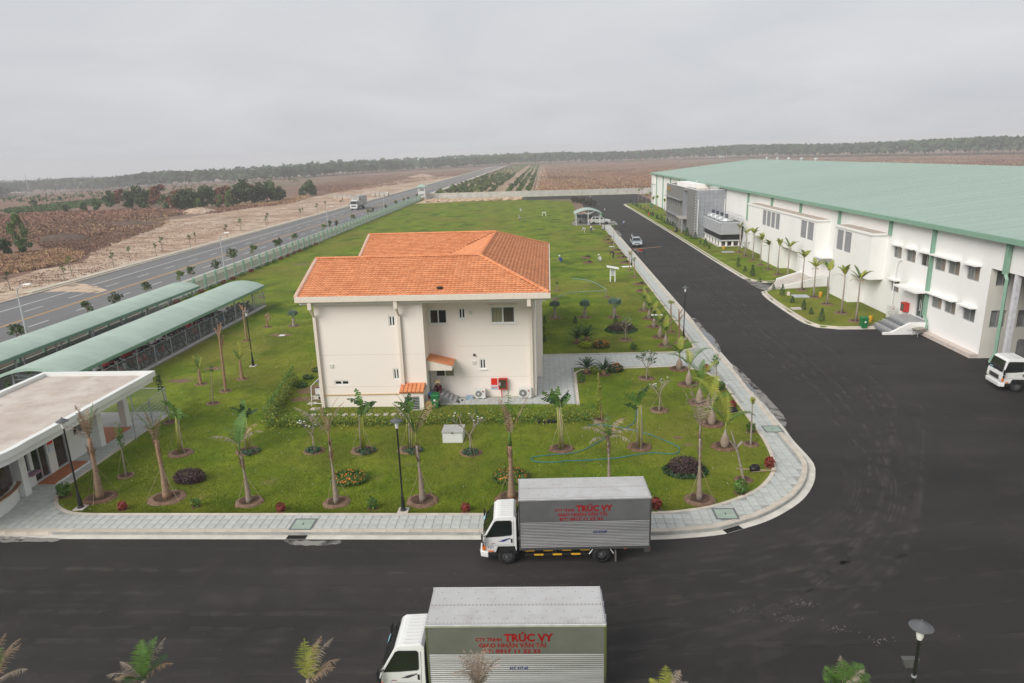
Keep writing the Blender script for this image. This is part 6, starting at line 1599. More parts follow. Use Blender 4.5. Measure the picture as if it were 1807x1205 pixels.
front_palm('front palm with radiating grey tattered fronds behind the truck cargo box', (1076, 880), (1072, 742), .125, bark_gr, [(a, e, 1.0, 70, m, TD) for a, e, m in ((0, 40, lf_grey), (45, 55, lf_grey), (90, 70, lf_green), (135, 55, lf_grey), (180, 42, lf_grey), (225, 30, lf_grey), (315, 30, lf_grey), (270, 60, lf_green), (20, 65, lf_dead))], sandy_ring, stake=False, crown_at=.80)
front_palm('front palm with bare upright grey fronds nearest the curved sidewalk corner', (1234, 882), (1235, 715), .135, bark_gr, [(170, 72, 1.5, 20, lf_grey, TD), (90, 84, 1.3, 20, lf_grey, TD), (15, 72, 1.5, 15, lf_grey, TD), (40, 80, 1.2, 30, lf_grey, TD), (140, 78, 1.3, 20, lf_grey, TD), (300, 70, 1.0, 40, lf_dead, TD)], sandy_ring, shaft=bark_gr, crown_at=.66, ringr=.78)
# palm tops rising from the strip below the picture, close to the viewer
def near_palm(label, crown_px, Y, H, fronds, trunk=True):
    c = GY(crown_px[0], crown_px[1], Y); t = thing('palm_tree', (c.x, Y, .0), label, 'palm tree', 'palms below the picture edge')
    MB().tube([(0, 0, 0), (0, 0, c.z * .6), (0, 0, c.z)], [.16, .10, .05], 8).build('trunk', bark_gr, t, local=True, smooth=True)
    for (az, el, L, dr, m, kw) in fronds: frond_mb(MB(), (0, 0, c.z - random.uniform(0, .2)), R(az), R(el), L * 1.12, R(dr), **kw).build('frond', m, t, local=True)
    return t
NG = dict(n=26, ll=.34, lw=.012, keel=.25, ragged=.12); ND = dict(n=22, ll=.26, lw=.010, ragged=.3, keel=0.0)
near_palm('green palm top with dry side fronds at the lower left edge', (252, 1195), 15.0, 4, [(90, 84, 1.05, 15, lf_green, NG), (110, 70, 1.0, 40, lf_green, NG), (60, 72, 1.0, 40, lf_green, NG), (30, 55, .8, 60, lf_dark, NG), (180, 22, .95, 50, lf_grey, ND), (170, 60, .8, 60, lf_grey, ND), (10, 50, .9, 70, lf_dead, ND), (50, 66, 1.1, 40, lf_grey, ND), (270, 60, .8, 60, lf_dark, NG), (200, 45, .7, 70, lf_dead, ND)])
near_palm('yellowing palm top with brown curling fronds at the lower edge left of the truck', (543, 1200), 15.0, 4, [(100, 84, 1.15, 10, lf_yel, NG), (75, 70, 1.0, 40, lf_yel, NG), (40, 70, 1.2, 60, lf_grey, ND), (30, 55, 1.0, 80, lf_dead, ND), (10, 48, .8, 60, lf_dead, ND), (60, 78, 1.1, 60, lf_dead, ND)])
near_palm('withered bundled palm top standing in front of the lower truck', (845, 1205), 13.6, 4, [(a, e, .85, d, lf_grey, ND) for a, e, d in ((160, 74, 70), (120, 82, 60), (60, 80, 70), (20, 72, 60), (90, 86, 10), (40, 84, 20), (200, 70, 90), (340, 70, 60), (100, 78, 80), (140, 70, 40), (10, 80, 40))])
near_palm('small yellow and grey palm top at the lower edge right of the truck', (1175, 1215), 15.0, 4, [(95, 86, .75, 5, lf_yel, ND), (150, 50, .5, 60, lf_yel, ND), (30, 60, .6, 50, lf_grey, ND), (10, 40, .6, 50, lf_grey, ND), (60, 70, .5, 50, lf_yel, ND)])
near_palm('green pointed-leaf palm top at the lower right edge', (1487, 1208), 15.0, 4, [(90, 84, .6, 20, lf_green, NG), (150, 60, .6, 50, lf_green, NG), (30, 50, .8, 50, lf_green, NG), (10, 35, .7, 40, lf_green, NG), (110, 80, .7, 10, lf_grey, ND), (180, 40, .5, 60, lf_green, NG), (0, 60, .7, 30, lf_grey, ND)])
near_palm('brown palm fronds cut off by the lower left picture corner', (-8, 1190), 15.0, 4, [(80, 80, 1.1, 50, lf_dead, ND), (40, 72, 1.1, 60, lf_dead, ND), (10, 30, .8, 40, lf_grey, ND), (60, 60, .9, 60, lf_dead, ND), (100, 80, 1.0, 20, lf_green, NG)])

# ---- travellers palms: fan of stems with torn paddle leaves
trav_stem = mat('traveller_stem', (.27, .33, .09), .6, col2=(.42, .34, .14), scale=2.2, stretch=(1, 1, 1.2))
def paddle(mb, o, d, side, L, w, tear=.3, droop=.5):
    o, d, side = Vector(o), Vector(d).normalized(), Vector(side).normalized(); n = 9; p = o.copy(); pts = [p.copy()]
    for i in range(n):
        d = (d - UP * droop / n).normalized(); p = p + d * L / n; pts.append(p.copy())
    mb.tube(pts, [.018 * (1 - i / n) + .004 for i in range(n + 1)], 4)
    for i in range(n):
        t = (i + .5) / n; ww = w * math.sin(math.pi * min(1, t * .9 + .1)) ** .6
        for s in (-1, 1):
            k = random.uniform(.65, 1.0); dn = -UP * random.uniform(.15, .55 + tear)
            a, b = pts[i], pts[i].lerp(pts[i + 1], random.uniform(.75, .98))
            v = (side * s + dn + d * .25).normalized() * ww * k
            mb.poly([a, b, b + v * 1.0, a + v * .95])
    return mb
def traveller(label, base_px, top_px, stems, leaves, ring=mulch_m, vine=False, stk=True):
    b = lawn(*base_px); H = hgt(b, top_px); lean = GY(top_px[0], top_px[1], b.y).x - b.x
    t = thing('travellers_palm', b, label, 'palm', 'travellers palms')
    for k in range(stems):
        s = (k / max(1, stems - 1) - .5); h = H * random.uniform(.58, .80)
        MB().tube([(s * .22, random.uniform(-.04, .04), 0), (s * .24 + lean * .25, 0, h * .5), (s * .16 + lean * .65, random.uniform(-.05, .05), h)], [.045, .034, .020], 6, flat=.7).build('stem', random.choice([trav_stem, trav_stem, lf_yel, bark_lt]), t, local=True, smooth=True)
    for k in range(leaves):
        a = random.uniform(-50, 50) if k else 4; L = H * random.uniform(.20, .30)
        o = (lean * .7 + random.uniform(-.12, .12), random.uniform(-.1, .1), H * random.uniform(.58, .80)); d = (math.sin(R(a)), random.uniform(-.3, .3), math.cos(R(a)))
        sd = Vector((math.cos(R(a)), random.uniform(-.6, .6), -math.sin(R(a))))
        paddle(MB(), o, d, sd, L, .26, .5, random.uniform(.3, 1.2)).build('leaf', random.choice([lf_dark, lf_green, lf_green]), t, local=True)
    soil_ring(t, .75, ring)
    if stk: stakes(t, .7, H * .45, 3, random.uniform(0, 2))
    if vine:
        P, D = crown_points([(.25, -.45, .15, .35, .28, .16), (-.1, -.35, .12, .25, .2, .12), (.5, -.1, .1, .3, .25, .1)], 420); V, F = leaf_quads(P, D, .06); np_obj('ground_vine', V, F, mat('vine_leaf', (.05, .105, .06), .6, var=.25, scale=6), parent=t)
    return t
traveller('travellers palm with a large upright leaf near the guardhouse fence', (319, 800), (306, 697), 4, 5, sandy_ring)
traveller('travellers palm behind the third front palm, dark bunched leaves', (438, 796), (427, 700), 4, 6, sandy_ring, True)
traveller('travellers palm before the left half of the house hedge, flag-like torn leaf', (641, 795), (633, 690), 4, 6, sandy_ring, True)
traveller('travellers palm before the gas store, narrow torn leaves', (724, 794), (719, 692), 3, 4, sandy_ring, True)
traveller('travellers palm right of the house corner with two leaf clusters', (991, 792), (982, 670), 6, 7)
traveller('travellers palm with hose lying round its foot', (1129, 789), (1128, 680), 4, 5)

# ---- bottle palms along the right lawn edge
def bottle_palm(label, base_px, bh, fronds, s=1.0):
    b = lawn(*base_px); t = thing('bottle_palm', b, label, 'palm tree', 'bottle palms beside the sidewalk', scale=s)
    prof = [(.16, -.02), (.19, .05), (.235, bh * .3), (.22, bh * .55), (.15, bh * .82), (.085, bh), (.055, bh + .18), (.045, bh + .4)]
    tk = MB().lathe(prof, 14).build('trunk', bark_gr, t, local=True, smooth=True)
    rg = MB()
    for k in range(9):
        z = bh * (.12 + .08 * k); i = [q for q in range(len(prof) - 1) if prof[q][1] <= z <= prof[q + 1][1]][0]; u = (z - prof[i][1]) / (prof[i + 1][1] - prof[i][1]); r_ = prof[i][0] + u * (prof[i + 1][0] - prof[i][0])
        rg.lathe([(r_ + .002, z), (r_ + .006, z + .012), (r_ + .002, z + .024)], 14)
    rg.build('trunk_rings', bark_br, tk, local=True)
    MB().lathe([(.05, bh + .1), (.055, bh + .35), (.03, bh + .6)], 8).build('crown_shaft', lf_yel, t, local=True, smooth=True)
    for (az, el, L, dr, m) in fronds: frond_mb(MB(), (0, 0, bh + .45), R(az), R(el), L * 1.2, R(dr), n=20, ll=.38, lw=.028, keel=.5, rach=.022).build('frond', m, t, local=True)
    soil_ring(t, .80, mulch_m)
    return t
bpl = 'bottle palm by the curved lawn edge, {} counted from the house path towards the corner'
BP = [((1198.4, 651), .75, [(15, 48, 1.5, 80, lf_green), (180, 30, 1.2, 60, lf_green), (70, 70, 1.2, 60, lf_yel), (250, 45, .9, 80, lf_green), (200, 55, 1.3, 90, lf_green)]),
      ((1215.3, 678.4), .85, [(20, 60, 1.9, 95, lf_green), (175, 50, 1.5, 70, lf_green), (100, 75, 1.0, 40, lf_yel)]),
      ((1234, 710.8), .85, [(20, 62, 1.6, 50, lf_yel), (150, 70, 1.6, 60, lf_green), (60, 78, 1.3, 30, lf_green), (-20, 40, 1.2, 70, lf_yel)]),
      ((1255.9, 748), .80, [(135, 70, 1.7, 85, lf_yel), (160, 62, 1.7, 110, lf_green), (60, 75, 1.4, 40, lf_yel), (10, 40, 1.2, 60, lf_green)]),
      ((1278.8, 788), .78, [(120, 76, 1.7, 40, lf_yel), (160, 60, 1.5, 90, lf_green), (10, 45, 1.6, 100, lf_green), (90, 85, 1.5, 10, lf_yel)])]
for k, (px_, bh, fr) in enumerate(BP): bottle_palm(bpl.format(ORD[k]), px_, bh, fr)
for k, (px_, s) in enumerate([((1136.7, 547.6), .9), ((1145.3, 562), .9), ((1154, 576.8), .9), ((1164.5, 595), .95), ((1174.5, 609.7), .95)]):
    bottle_palm(f'bottle palm beyond the paved path, {ORD[k]} from the far end of its row', px_, .8, [(random.uniform(-30, 30), random.uniform(45, 65), 1.4, 80, lf_green), (random.uniform(150, 210), random.uniform(45, 60), 1.4, 90, lf_green), (random.uniform(60, 120), 72, 1.3, 40, lf_yel), (250, 50, 1.1, 80, lf_green)], s)

# ---- slim palms along the warehouse
def slim_palm_proto(seed):
    rn = random.Random(seed); t = thing('slim_palm', (0, 0, 0), None, None)
    H = 3.3
    tr = MB().tube([(0, 0, 0), (.03, 0, H * .3), (.02, .02, H * .7), (0, 0, H)], [.13, .075, .055, .05], 8).build('trunk', bark_gr, t, local=True, smooth=True)
    for k in range(rn.choice([5, 6, 7])):
        az = rn.uniform(0, 360); el = rn.uniform(42, 82); m = rn.choice([lf_yel, lf_yel, lf_green, lf_yel])
        frond_mb(MB(), (0, 0, H - .05), R(az), R(el), rn.uniform(.9, 1.35), R(rn.uniform(20, 60)), n=13, ll=.33, lw=.05, keel=.4, rn=rn).build('frond', m, t, local=True)
    for k in range(rn.choice([0, 1, 2])): frond_mb(MB(), (0, 0, H - .15), R(rn.uniform(0, 360)), R(25), 1.2, R(70), n=12, ll=.22, lw=.03, ragged=.3, rn=rn).build('frond', lf_dead, t, local=True)
    soil_ring(t, .75, sandy_ring, .08); stakes(t, .55, 1.1, 3, rn.uniform(0, 2))
    return t
sprotos = [slim_palm_proto(s) for s in (1, 2, 3, 4, 5)]; sused = [False] * 5
def slim(px_, top, label, k, group='slim palms along the warehouse'):
    b = G(px_[0], px_[1], .13); H = hgt(b, top); i = k % 5
    o = copy_tree(sprotos[i]) if sused[i] else sprotos[i]; sused[i] = True
    o.location = b; o.rotation_euler = (0, 0, random.uniform(0, 6.28)); s = H / 4.3; o.scale = (1, 1, s) if s < 1.3 else (1.1, 1.1, s)
    tag(o, label, 'palm tree', group)
SP = [((1303.7, 445.5), (1303, 391)), ((1314.6, 452), (1314, 400)), ((1328, 459.6), (1330, 398)), ((1341.8, 468), (1345, 411)), ((1355, 475.4), (1360, 420)), ((1372, 484.5), (1377, 419)), ((1388.8, 492.8), (1393, 420)), ((1414.9, 512), (1420, 437)), ((1435.3, 524.4), (1439, 456)), ((1459, 536.8), (1465, 460)), ((1484.6, 552.6), (1488, 465)), ((1510, 566.8), (1516, 470))]
for k, (b, t_) in enumerate(SP): slim(b, t_, f'slim yellow-green palm before the white bays, {ORD[len(SP) - 1 - k]} counted back from the entrance steps', k)
for k, (x, y) in enumerate([(28.5, 172), (27, 181), (29, 187), (27.5, 196), (30, 205), (29, 225), (31, 232)]):
    i = k % 5; o = copy_tree(sprotos[i], (x, y, .13 if y < 214 else .0), random.uniform(0, 6), 1.0, f'distant slim palm beyond the office block, {ORD[k]} from the office'); o.scale = (1, 1, .95)

# ---- clipped and flowering shrubs
def leafy(name, label, cat, base, clumps, n, size, m, group=None, extra=(), aspect=.55, stems=True, up=.3):
    t = thing(name, base, label, cat, group)
    P, D = crown_points(clumps, n); P[:, 2] = np.abs(P[:, 2]) + .01; V, F = leaf_quads(P, D, size, aspect, up); np_obj('foliage', V, F, m, parent=t)
    if stems:
        mb = MB()
        for k in range(5): mb.tube([(random.uniform(-.05, .05), random.uniform(-.05, .05), 0), (clumps[0][0] + random.uniform(-.5, .5) * clumps[0][3], clumps[0][1] + random.uniform(-.5, .5) * clumps[0][4], clumps[0][2])], [.02, .008], 4)
        mb.build('stems', bark_br, t, local=True)
    for (nm, cl, n2, s2, m2) in extra:
        P, D = crown_points(cl, n2, shell=.9); P[:, 2] = np.abs(P[:, 2]) + .02; V, F = leaf_quads(P, D, s2, .8, .6); np_obj(nm, V, F, m2, parent=t)
    return t
def mound(label, px_, rx_, ry_, h, kind):
    b = lawn(*px_)
    if kind == 'purple': return leafy('purple_shrub', label, 'shrub', b, [(0, 0, h * .35, rx_, ry_, h * .65)], 2600, .05, lf_purple, extra=[('grass_ring', [(0, 0, .06, rx_ * 1.22, ry_ * 1.22, .14)], 900, .07, lf_dark)] if rx_ > .85 else ())
    return leafy('flower_mound', label, 'flower bed', b, [(0, 0, h * .3, rx_, ry_, h * .7)], 1700, .07, lf_green, extra=[('flowers', [(0, 0, h * .42, rx_ * .88, ry_ * .88, h * .65)], 260, .045, fl_or)])
mound('clipped purple-leaved shrub on the front lawn at left', (336, 848), .85, .6, .62, 'purple')
mound('clipped dark purple shrub ringed with dark grass near the curved corner', (1209, 832), .92, .75, .75, 'purple')
mound('low purple shrub in a grass ring beyond the paved path', (1096, 583), 1.2, 1.1, .75, 'purple')
mound('round orange flower mound behind the fourth front palm', (617, 848), 1.0, .8, .45, 'flower')
mound('round orange flower mound behind the sixth front palm', (902, 845), 1.0, .8, .45, 'flower')
def small(label, px_, kind, s=1.0):
    b = lawn(*px_)
    if kind == 'red': t = leafy('red_shrub', label, 'shrub', b, [(0, 0, .2 * s, .2 * s, .2 * s, .24 * s)], 190, .075 * s, lf_red, 'small red-leaved shrubs')
    else: t = leafy('green_shrub', label, 'shrub', b, [(0, 0, .28 * s, .24 * s, .22 * s, .26 * s)], 170, .075 * s, lf_green, 'small green shrubs')
    soil_ring(t, .28 * s, mulch_m, .03); return t
for px_, l in [((217, 900), 'small red-leaved shrub on the front lawn edge right of the left lamp post'), ((495.7, 902), 'small red-leaved shrub on the front lawn edge behind the sidewalk manhole'), ((822, 902), 'small red-leaved shrub on the front lawn edge left of the truck cab'), ((1157, 897), 'red-leaved shrub just behind the rear end of the parked truck'), ((1246.4, 655), 'red-leaved shrub at the sidewalk corner by the paved path'), ((1291.7, 720), 'red-leaved shrub at the lawn edge below the fourth bottle palm'), ((1357.7, 823), 'red-leaved shrub inside the curved sidewalk corner')]:
    small(l, px_, 'red', 1.2 if px_[0] > 1100 else 1.0)
for px_, l, s in [((1306.7, 870), 'bright green shrub inside the curved corner below the crooked bare tree', 1.3), ((657.8, 898), 'thin light green shrub left of the middle lamp post', 1.1), ((346, 895), 'tiny green sprig with soil between the second and third front palms', .9), ((114.6, 876), 'green bush with a yellow flower at the left lawn tip', 1.4), ((1272, 688), 'green bush at the foot of the thin sapling beside the sidewalk', 1.2), ((1325, 762), 'dark green shrub beside the slender trunk near the right manhole', 1.1), ((1026, 674), 'pale seedling on the lawn near the house plaza corner', 1.2), ((1118, 618), 'seedling on the lawn edge just beyond the paved path', 1.2)]: small(l, px_, 'green', s)
b = lawn(122, 872); tag(MB().blob((b.x, b.y, .55), (.07, .07, .06), 8, 5).build('yellow_flower', mat('yellow_petal', (.75, .55, .02), .6)), 'single yellow flower on the bush at the left lawn tip', 'flower')
# cycads and their companions
def cycad(label, px_, r, n=26):
    b = lawn(*px_); t = thing('cycad', b, label, 'cycad', 'cycads by the paved path')
    MB().lathe([(.16, 0), (.18, .2), (.12, .4)], 9).build('trunk', bark_br, t, local=True)
    for k in range(n): frond_mb(MB(), (0, 0, .38), R(k * 137.5), R(random.uniform(15, 78)), r * random.uniform(.85, 1.1), R(random.uniform(30, 70)), n=11, ll=.14, lw=.03, keel=.4).build('frond', lf_dark, t, local=True)
    soil_ring(t, .5, mulch_m, .04); return t
cycad('cycad at the plaza corner before the paved path, left of its pair', (1034.8, 658), 1.0); cycad('cycad at the plaza corner before the paved path, right of its pair', (1066, 661), 1.0)
cycad('cycad beyond the paved path, left of its pair', (1018.4, 605), 1.25); cycad('cycad beyond the paved path, right of its pair', (1034.8, 601), 1.25)
leafy('lime_shrub', 'bright lime-green clipped shrub beyond the paved path', 'shrub', lawn(1034, 613), [(0, 0, .22, .62, .42, .32)], 900, .07, lf_lime)
leafy('lime_shrub', 'small lime shrub between the two near cycads', 'shrub', lawn(1049, 656), [(0, 0, .2, .35, .3, .26)], 350, .07, lf_lime)
leafy('flower_mound', 'orange-flowered mound right of the lime shrub beyond the path', 'flower bed', lawn(1060, 613), [(0, 0, .2, .75, .5, .38)], 900, .075, lf_dark, extra=[('flowers', [(0, 0, .26, .7, .48, .36)], 260, .05, fl_or)])
leafy('flower_mound', 'orange-flowered mound right of the near cycads', 'flower bed', lawn(1086, 655), [(0, 0, .2, .6, .45, .42)], 800, .075, lf_dark, extra=[('flowers', [(0, 0, .26, .55, .42, .4)], 150, .05, fl_or)])
# blue fan palms with stakes
def fan_palm(label, px_, s=1.0, m=lf_blue):
    b = lawn(*px_); t = thing('fan_palm', b, label, 'palm', 'blue fan palms on the back lawn', scale=s)
    MB().tube([(0, 0, 0), (0, 0, .7)], [.16, .10], 7).build('trunk', bark_gr, t, local=True)
    for k in range(9):
        az, el = R(k * 137.5), R(random.uniform(58, 88)); o = Vector((0, 0, .5)); d = Vector((math.cos(az) * math.cos(el), math.sin(az) * math.cos(el), math.sin(el))); e = o + d * .55; mb = MB(); mb.tube([o, e], .015, 4)
        sd = d.cross(UP).normalized()
        for q in range(13):
            a = R(-85 + 170 * q / 12); v = (d * math.cos(a) + sd * math.sin(a)) * .48; w = v.cross(d.cross(sd)).normalized() * .035; mb.poly([e, e + v * .6 + w, e + v, e + v * .6 - w])
        mb.build('leaf', m, t, local=True)
    stakes(t, .5, .75, 4, .4); soil_ring(t, .6, sandy_ring, .05); return t
fan_palm('blue fan palm on the back lawn, left of the three', (979, 561), 1.2); fan_palm('blue fan palm on the back lawn, middle of the three', (1032, 560), 1.2); fan_palm('blue fan palm on the back lawn, right of the three', (1084, 560), 1.35)
fan_palm('lone blue fan palm on the lawn left of the house', (518.8, 575), 1.1)
# bare frangipani trees
def frangipani(label, px_, top, flowers=6, leaves=0, vine=False):
    b = lawn(*px_); H = hgt(b, top); t = thing('frangipani_tree', b, label, 'tree', 'frangipani trees')
    tips = []; mb = MB()
    def br(p, d, L, r, lv):
        e = p + d * L; mb.tube([p, (p + e) / 2 + Vector((random.uniform(-.02, .02), random.uniform(-.02, .02), 0)), e], [r, r * .85, r * .7], 6)
        if lv == 0: tips.append(e); return
        for k in range(3):
            a = random.uniform(0, 1.6) + k * 2.09; v = (d + Vector((math.cos(a), math.sin(a), .15)) * .75).normalized(); br(e, v, L * random.uniform(.55, .8), r * .68, lv - 1)
    br(Vector((0, 0, 0)), Vector((random.uniform(-.06, .06), 0, 1)).normalized(), H * .38, .05, 3)
    mb.build('trunk', bark_lt, t, local=True)
    random.shuffle(tips); fl = MB()
    for e in tips[:flowers]:
        for k in range(5): a = k * 1.257; v = Vector((math.cos(a), math.sin(a), .35)) * .065; w = Vector((-math.sin(a), math.cos(a), 0)) * .03; fl.poly([e, e + v * .6 + w, e + v, e + v * .6 - w])
    fl.build('flowers', fl_w, t, local=True)['kind'] = 'stuff'
    if leaves:
        lm = MB()
        for e in tips:
            for k in range(leaves): a = random.uniform(0, 6.28); v = Vector((math.cos(a), math.sin(a), random.uniform(-.2, .6))) * random.uniform(.16, .26); w = Vector((-math.sin(a), math.cos(a), 0)) * .05; lm.poly([e, e + v * .55 + w, e + v, e + v * .55 - w])
        lm.build('foliage', lf_dark, t, local=True)
    soil_ring(t, .65, sandy_ring); stakes(t, .6, H * .4, 3, 1.0)
    if vine:
        P, D = crown_points([(.0, -.2, .15, .45, .38, .2)], 420); V, F = leaf_quads(P, D, .06); np_obj('ground_vine', V, F, MATS['vine_leaf'], parent=t)
    return t
frangipani('leafy frangipani tree in a soil ring by the paved path', (1140.7, 668), (1142, 621), 3, 6)
frangipani('bare frangipani with white blossoms right of the hose palm', (1163, 724), (1165, 660), 9, 1)
frangipani('bare frangipani in a soil ring beyond the paved path', (1104, 600), (1104, 556), 3, 1)
frangipani('twisted bare frangipani with pale flowers before the hedge at left', (554.7, 796), (545, 722), 8, 1, True)
frangipani('bare white-flowered frangipani beside the white utility box', (831, 799), (829, 720), 8, 1, True)

# ---- staked saplings and stumps
def sapling(label, px_, top, leaf=lf_green, n=90, r=.05, bark=bark_lt, crownr=.28, fork=0, st=True, ring=True, group='young staked saplings', crown_lo=.75, bare=False):
    b = lawn(*px_); tw_ = GY(top[0], top[1], b.y); H = tw_.z - b.z; lean = tw_.x - b.x
    t = thing('sapling', b, label, 'sapling', group)
    mb = MB(); mb.tube([(0, 0, 0), (lean * .4, .02, H * .45), (lean * .8, -.02, H * .8), (lean, 0, H * .97)], [r, r * .8, r * .6, r * .35], 6)
    for k in range(fork):
        a = random.uniform(0, 6.28); z = H * random.uniform(.6, .85); p = Vector((lean * z / H, 0, z)); e = p + Vector((math.cos(a) * .3, math.sin(a) * .15, H * .14)); mb.tube([p, e], [r * .6, r * .4], 5)
    mb.build('trunk', bark, t, local=True)
    if n:
        P, D = crown_points([(lean * .9, 0, H * (crown_lo + 1) / 2, crownr, crownr, H * (1 - crown_lo) / 2)], n, shell=.2); V, F = leaf_quads(P, D, .085); np_obj('crown', V, F, leaf, parent=t)
    if ring: soil_ring(t, .5, sandy_ring, .07)
    if st: stakes(t, .45, H * .4, 3, random.uniform(0, 2), (lean * .3, 0))
    return t
sapling('slender sapling with wispy leaves at the sidewalk opposite the first bottle palms', (1265, 676), (1263, 623), n=110, crownr=.35, crown_lo=.55, st=False, ring=False)
sapling('straight slim trunk with a yellow tuft beside the right sidewalk', (1324.8, 784), (1328, 700), lf_yel, 40, .055, bark_lt, .15, 0, False, crown_lo=.85)
sapling('crooked bare tree beside the black bag inside the curved corner', (1312.4, 847), (1290, 757), lf_green, 0, .06, bark_lt, fork=5, st=False)
sapling('tall slim palm trunk with a small tuft beside the far sidewalk lamp', (1183.6, 586), (1184, 530), lf_yel, 70, .09, bark_br, .35, 0, False, crown_lo=.9)
sapling('brown lopped trunk with stub branches left of the sidewalk lamp', (1199, 605), (1198, 543), lf_yel, 0, .10, bark_br, fork=8, st=True)
sapling('tall narrow yellow-green conifer at the right end of the hedge', (1062, 741), (1056, 655), lf_yel, 260, .04, bark_br, .16, 0, False, True, 'hedge end conifer', .0)
sapling('sapling with a yellow-green crown beside the far sidewalk by the digger', (1083, 438), (1083, 393), lf_green, 110, .06, crownr=.5, st=False)
sapling('thin staked sapling at the far lamp post foot', (1110.3, 477), (1112, 441), lf_yel, 50, .06, bark_br, .3, 2, False)
sapling('thin sapling right of the far lamp post by the sidewalk', (1120.2, 489), (1119, 452), lf_green, 50, .06, bark_br, .25, 1, False)
sapling('short staked sapling at the hose bend on the back lawn', (1071, 525), (1069, 502), lf_yel, 25, .04, crownr=.2)
sapling('short sapling beside the house roof, upper of two', (982.8, 513), (983, 497), lf_green, 50, .04, crownr=.25, st=False)
sapling('short sapling beside the house roof, lower of two', (980, 528), (980, 521), lf_green, 15, .05, crownr=.15, st=False)
sapling('tall brown forked trunk on the left lawn nearest the shelter fence', (398.4, 690), (384, 568), lf_yel, 0, .12, bark_br, fork=6)
sapling('brown forked trunk beside the lamp post near the shelter end', (435.6, 601), (427, 536), lf_yel, 0, .11, bark_br, fork=6, st=False)
sapling('thin staked sapling on the left lawn below the forked trunk', (375.8, 712), (372, 640), lf_green, 30, .04, crownr=.2)
sapling('staked sapling with leaf clusters left of the second front palm', (222, 840), (206, 743), lf_green, 110, .045, crownr=.22, crown_lo=.5)
sapling('leaning sapling beside the guardhouse wire fence', (300, 745), (277, 655), lf_dark, 90, .04, crownr=.2, crown_lo=.6)
sapling('bundle of straw-wrapped sapling on the lawn behind the shelter', (471.4, 577), (472, 551), lf_dead, 90, .09, bark_br, .35, 3, True, crown_lo=.3)
sapling('shrub-like sapling by the shelter end fence', (462, 525), (461, 502), lf_yel, 90, .04, crownr=.35, crown_lo=.2, st=False)
sapling('yellow-green sapling left of the far carport', (1010, 398), (1010, 377), lf_yel, 140, .05, crownr=.6, crown_lo=.1, st=False)
def mini_palm(label, px_, top, fr):
    b = lawn(*px_); H = hgt(b, top); t = thing('young_palm', b, label, 'palm', 'small palms on the left lawn')
    MB().tube([(0, 0, 0), (0, 0, H * .5)], [.13, .07], 7).build('trunk', bark_br, t, local=True)
    for (az, el, L, dr, m) in fr: frond_mb(MB(), (0, 0, H * .48), R(az), R(el), L, R(dr), n=13, ll=.25, lw=.035, ragged=.1, keel=.4).build('frond', m, t, local=True)
    soil_ring(t, .5, sandy_ring, .06); stakes(t, .5, H * .4, 3); return t
mini_palm('small yellow-green palm on the left lawn nearer the guardhouse', (354.6, 678), (345, 625), [(150, 72, 1.2, 30, lf_yel), (110, 80, 1.2, 20, lf_green), (60, 75, 1.0, 30, lf_yel)])
mini_palm('small palm with a drooping yellow frond near the lawn lamp post', (427.6, 669), (424, 602), [(100, 86, 1.6, 10, lf_yel), (0, 72, 1.6, 130, lf_yel), (160, 70, 1.0, 40, lf_green), (30, 70, 1.0, 80, lf_yel)])

# ---- conifer shrubs in the right-hand beds and on the lawn
def conifer_proto(seed):
    rs = np.random.default_rng(seed); t = thing('conifer_shrub', (0, 0, 0), None, None); n = 420
    z = rs.random(n) ** 1.1; a = rs.random(n) * 6.283; rr = .30 * (1 - z) ** .75 * (.7 + .4 * rs.random(n)) * np.where(z < .12, .7, 1)
    P = np.stack([rr * np.cos(a), rr * np.sin(a), .06 + z * .94], 1); D = np.stack([np.cos(a), np.sin(a), np.full(n, .3)], 1); V, F = leaf_quads(P, D, .055, .5, .5, rs); np_obj('foliage', V, F, lf_dark, parent=t)
    MB().tube([(0, 0, 0), (0, 0, .5)], [.03, .015], 5).build('trunk', bark_br, t, local=True); return t
cprotos = [conifer_proto(s) for s in (1, 2, 3)]; cused = [False] * 3
def conifer(b, h, label, group, wide=1.0):
    i = random.randrange(3); o = copy_tree(cprotos[i]) if cused[i] else cprotos[i]; cused[i] = True
    o.location = b; o.scale = (h * wide, h * wide, h); o.rotation_euler = (0, 0, random.uniform(0, 6)); tag(o, label, 'shrub', group)
CN = [((1302.5, 470.4), 100), ((1314.4, 478.7), 60), ((1327.4, 487), 120), ((1340.7, 497), 50), ((1364.8, 511), 62), ((1380.2, 521), 120), ((1398, 534.3), 72), ((1417.9, 546.8), 115), ((1431, 554.3), 72), ((1449.4, 566.8), 140)]
for k, (p, hp) in enumerate(CN):
    b = G(*p, .13); conifer(b, hgt(b, (p[0], p[1] - hp / 6.023)), f'dark conical shrub by the white bays, {ORD[len(CN) - 1 - k]} counted back from the green bin', 'conifer shrubs along the right-hand beds', .9 if hp > 90 else 1.3)
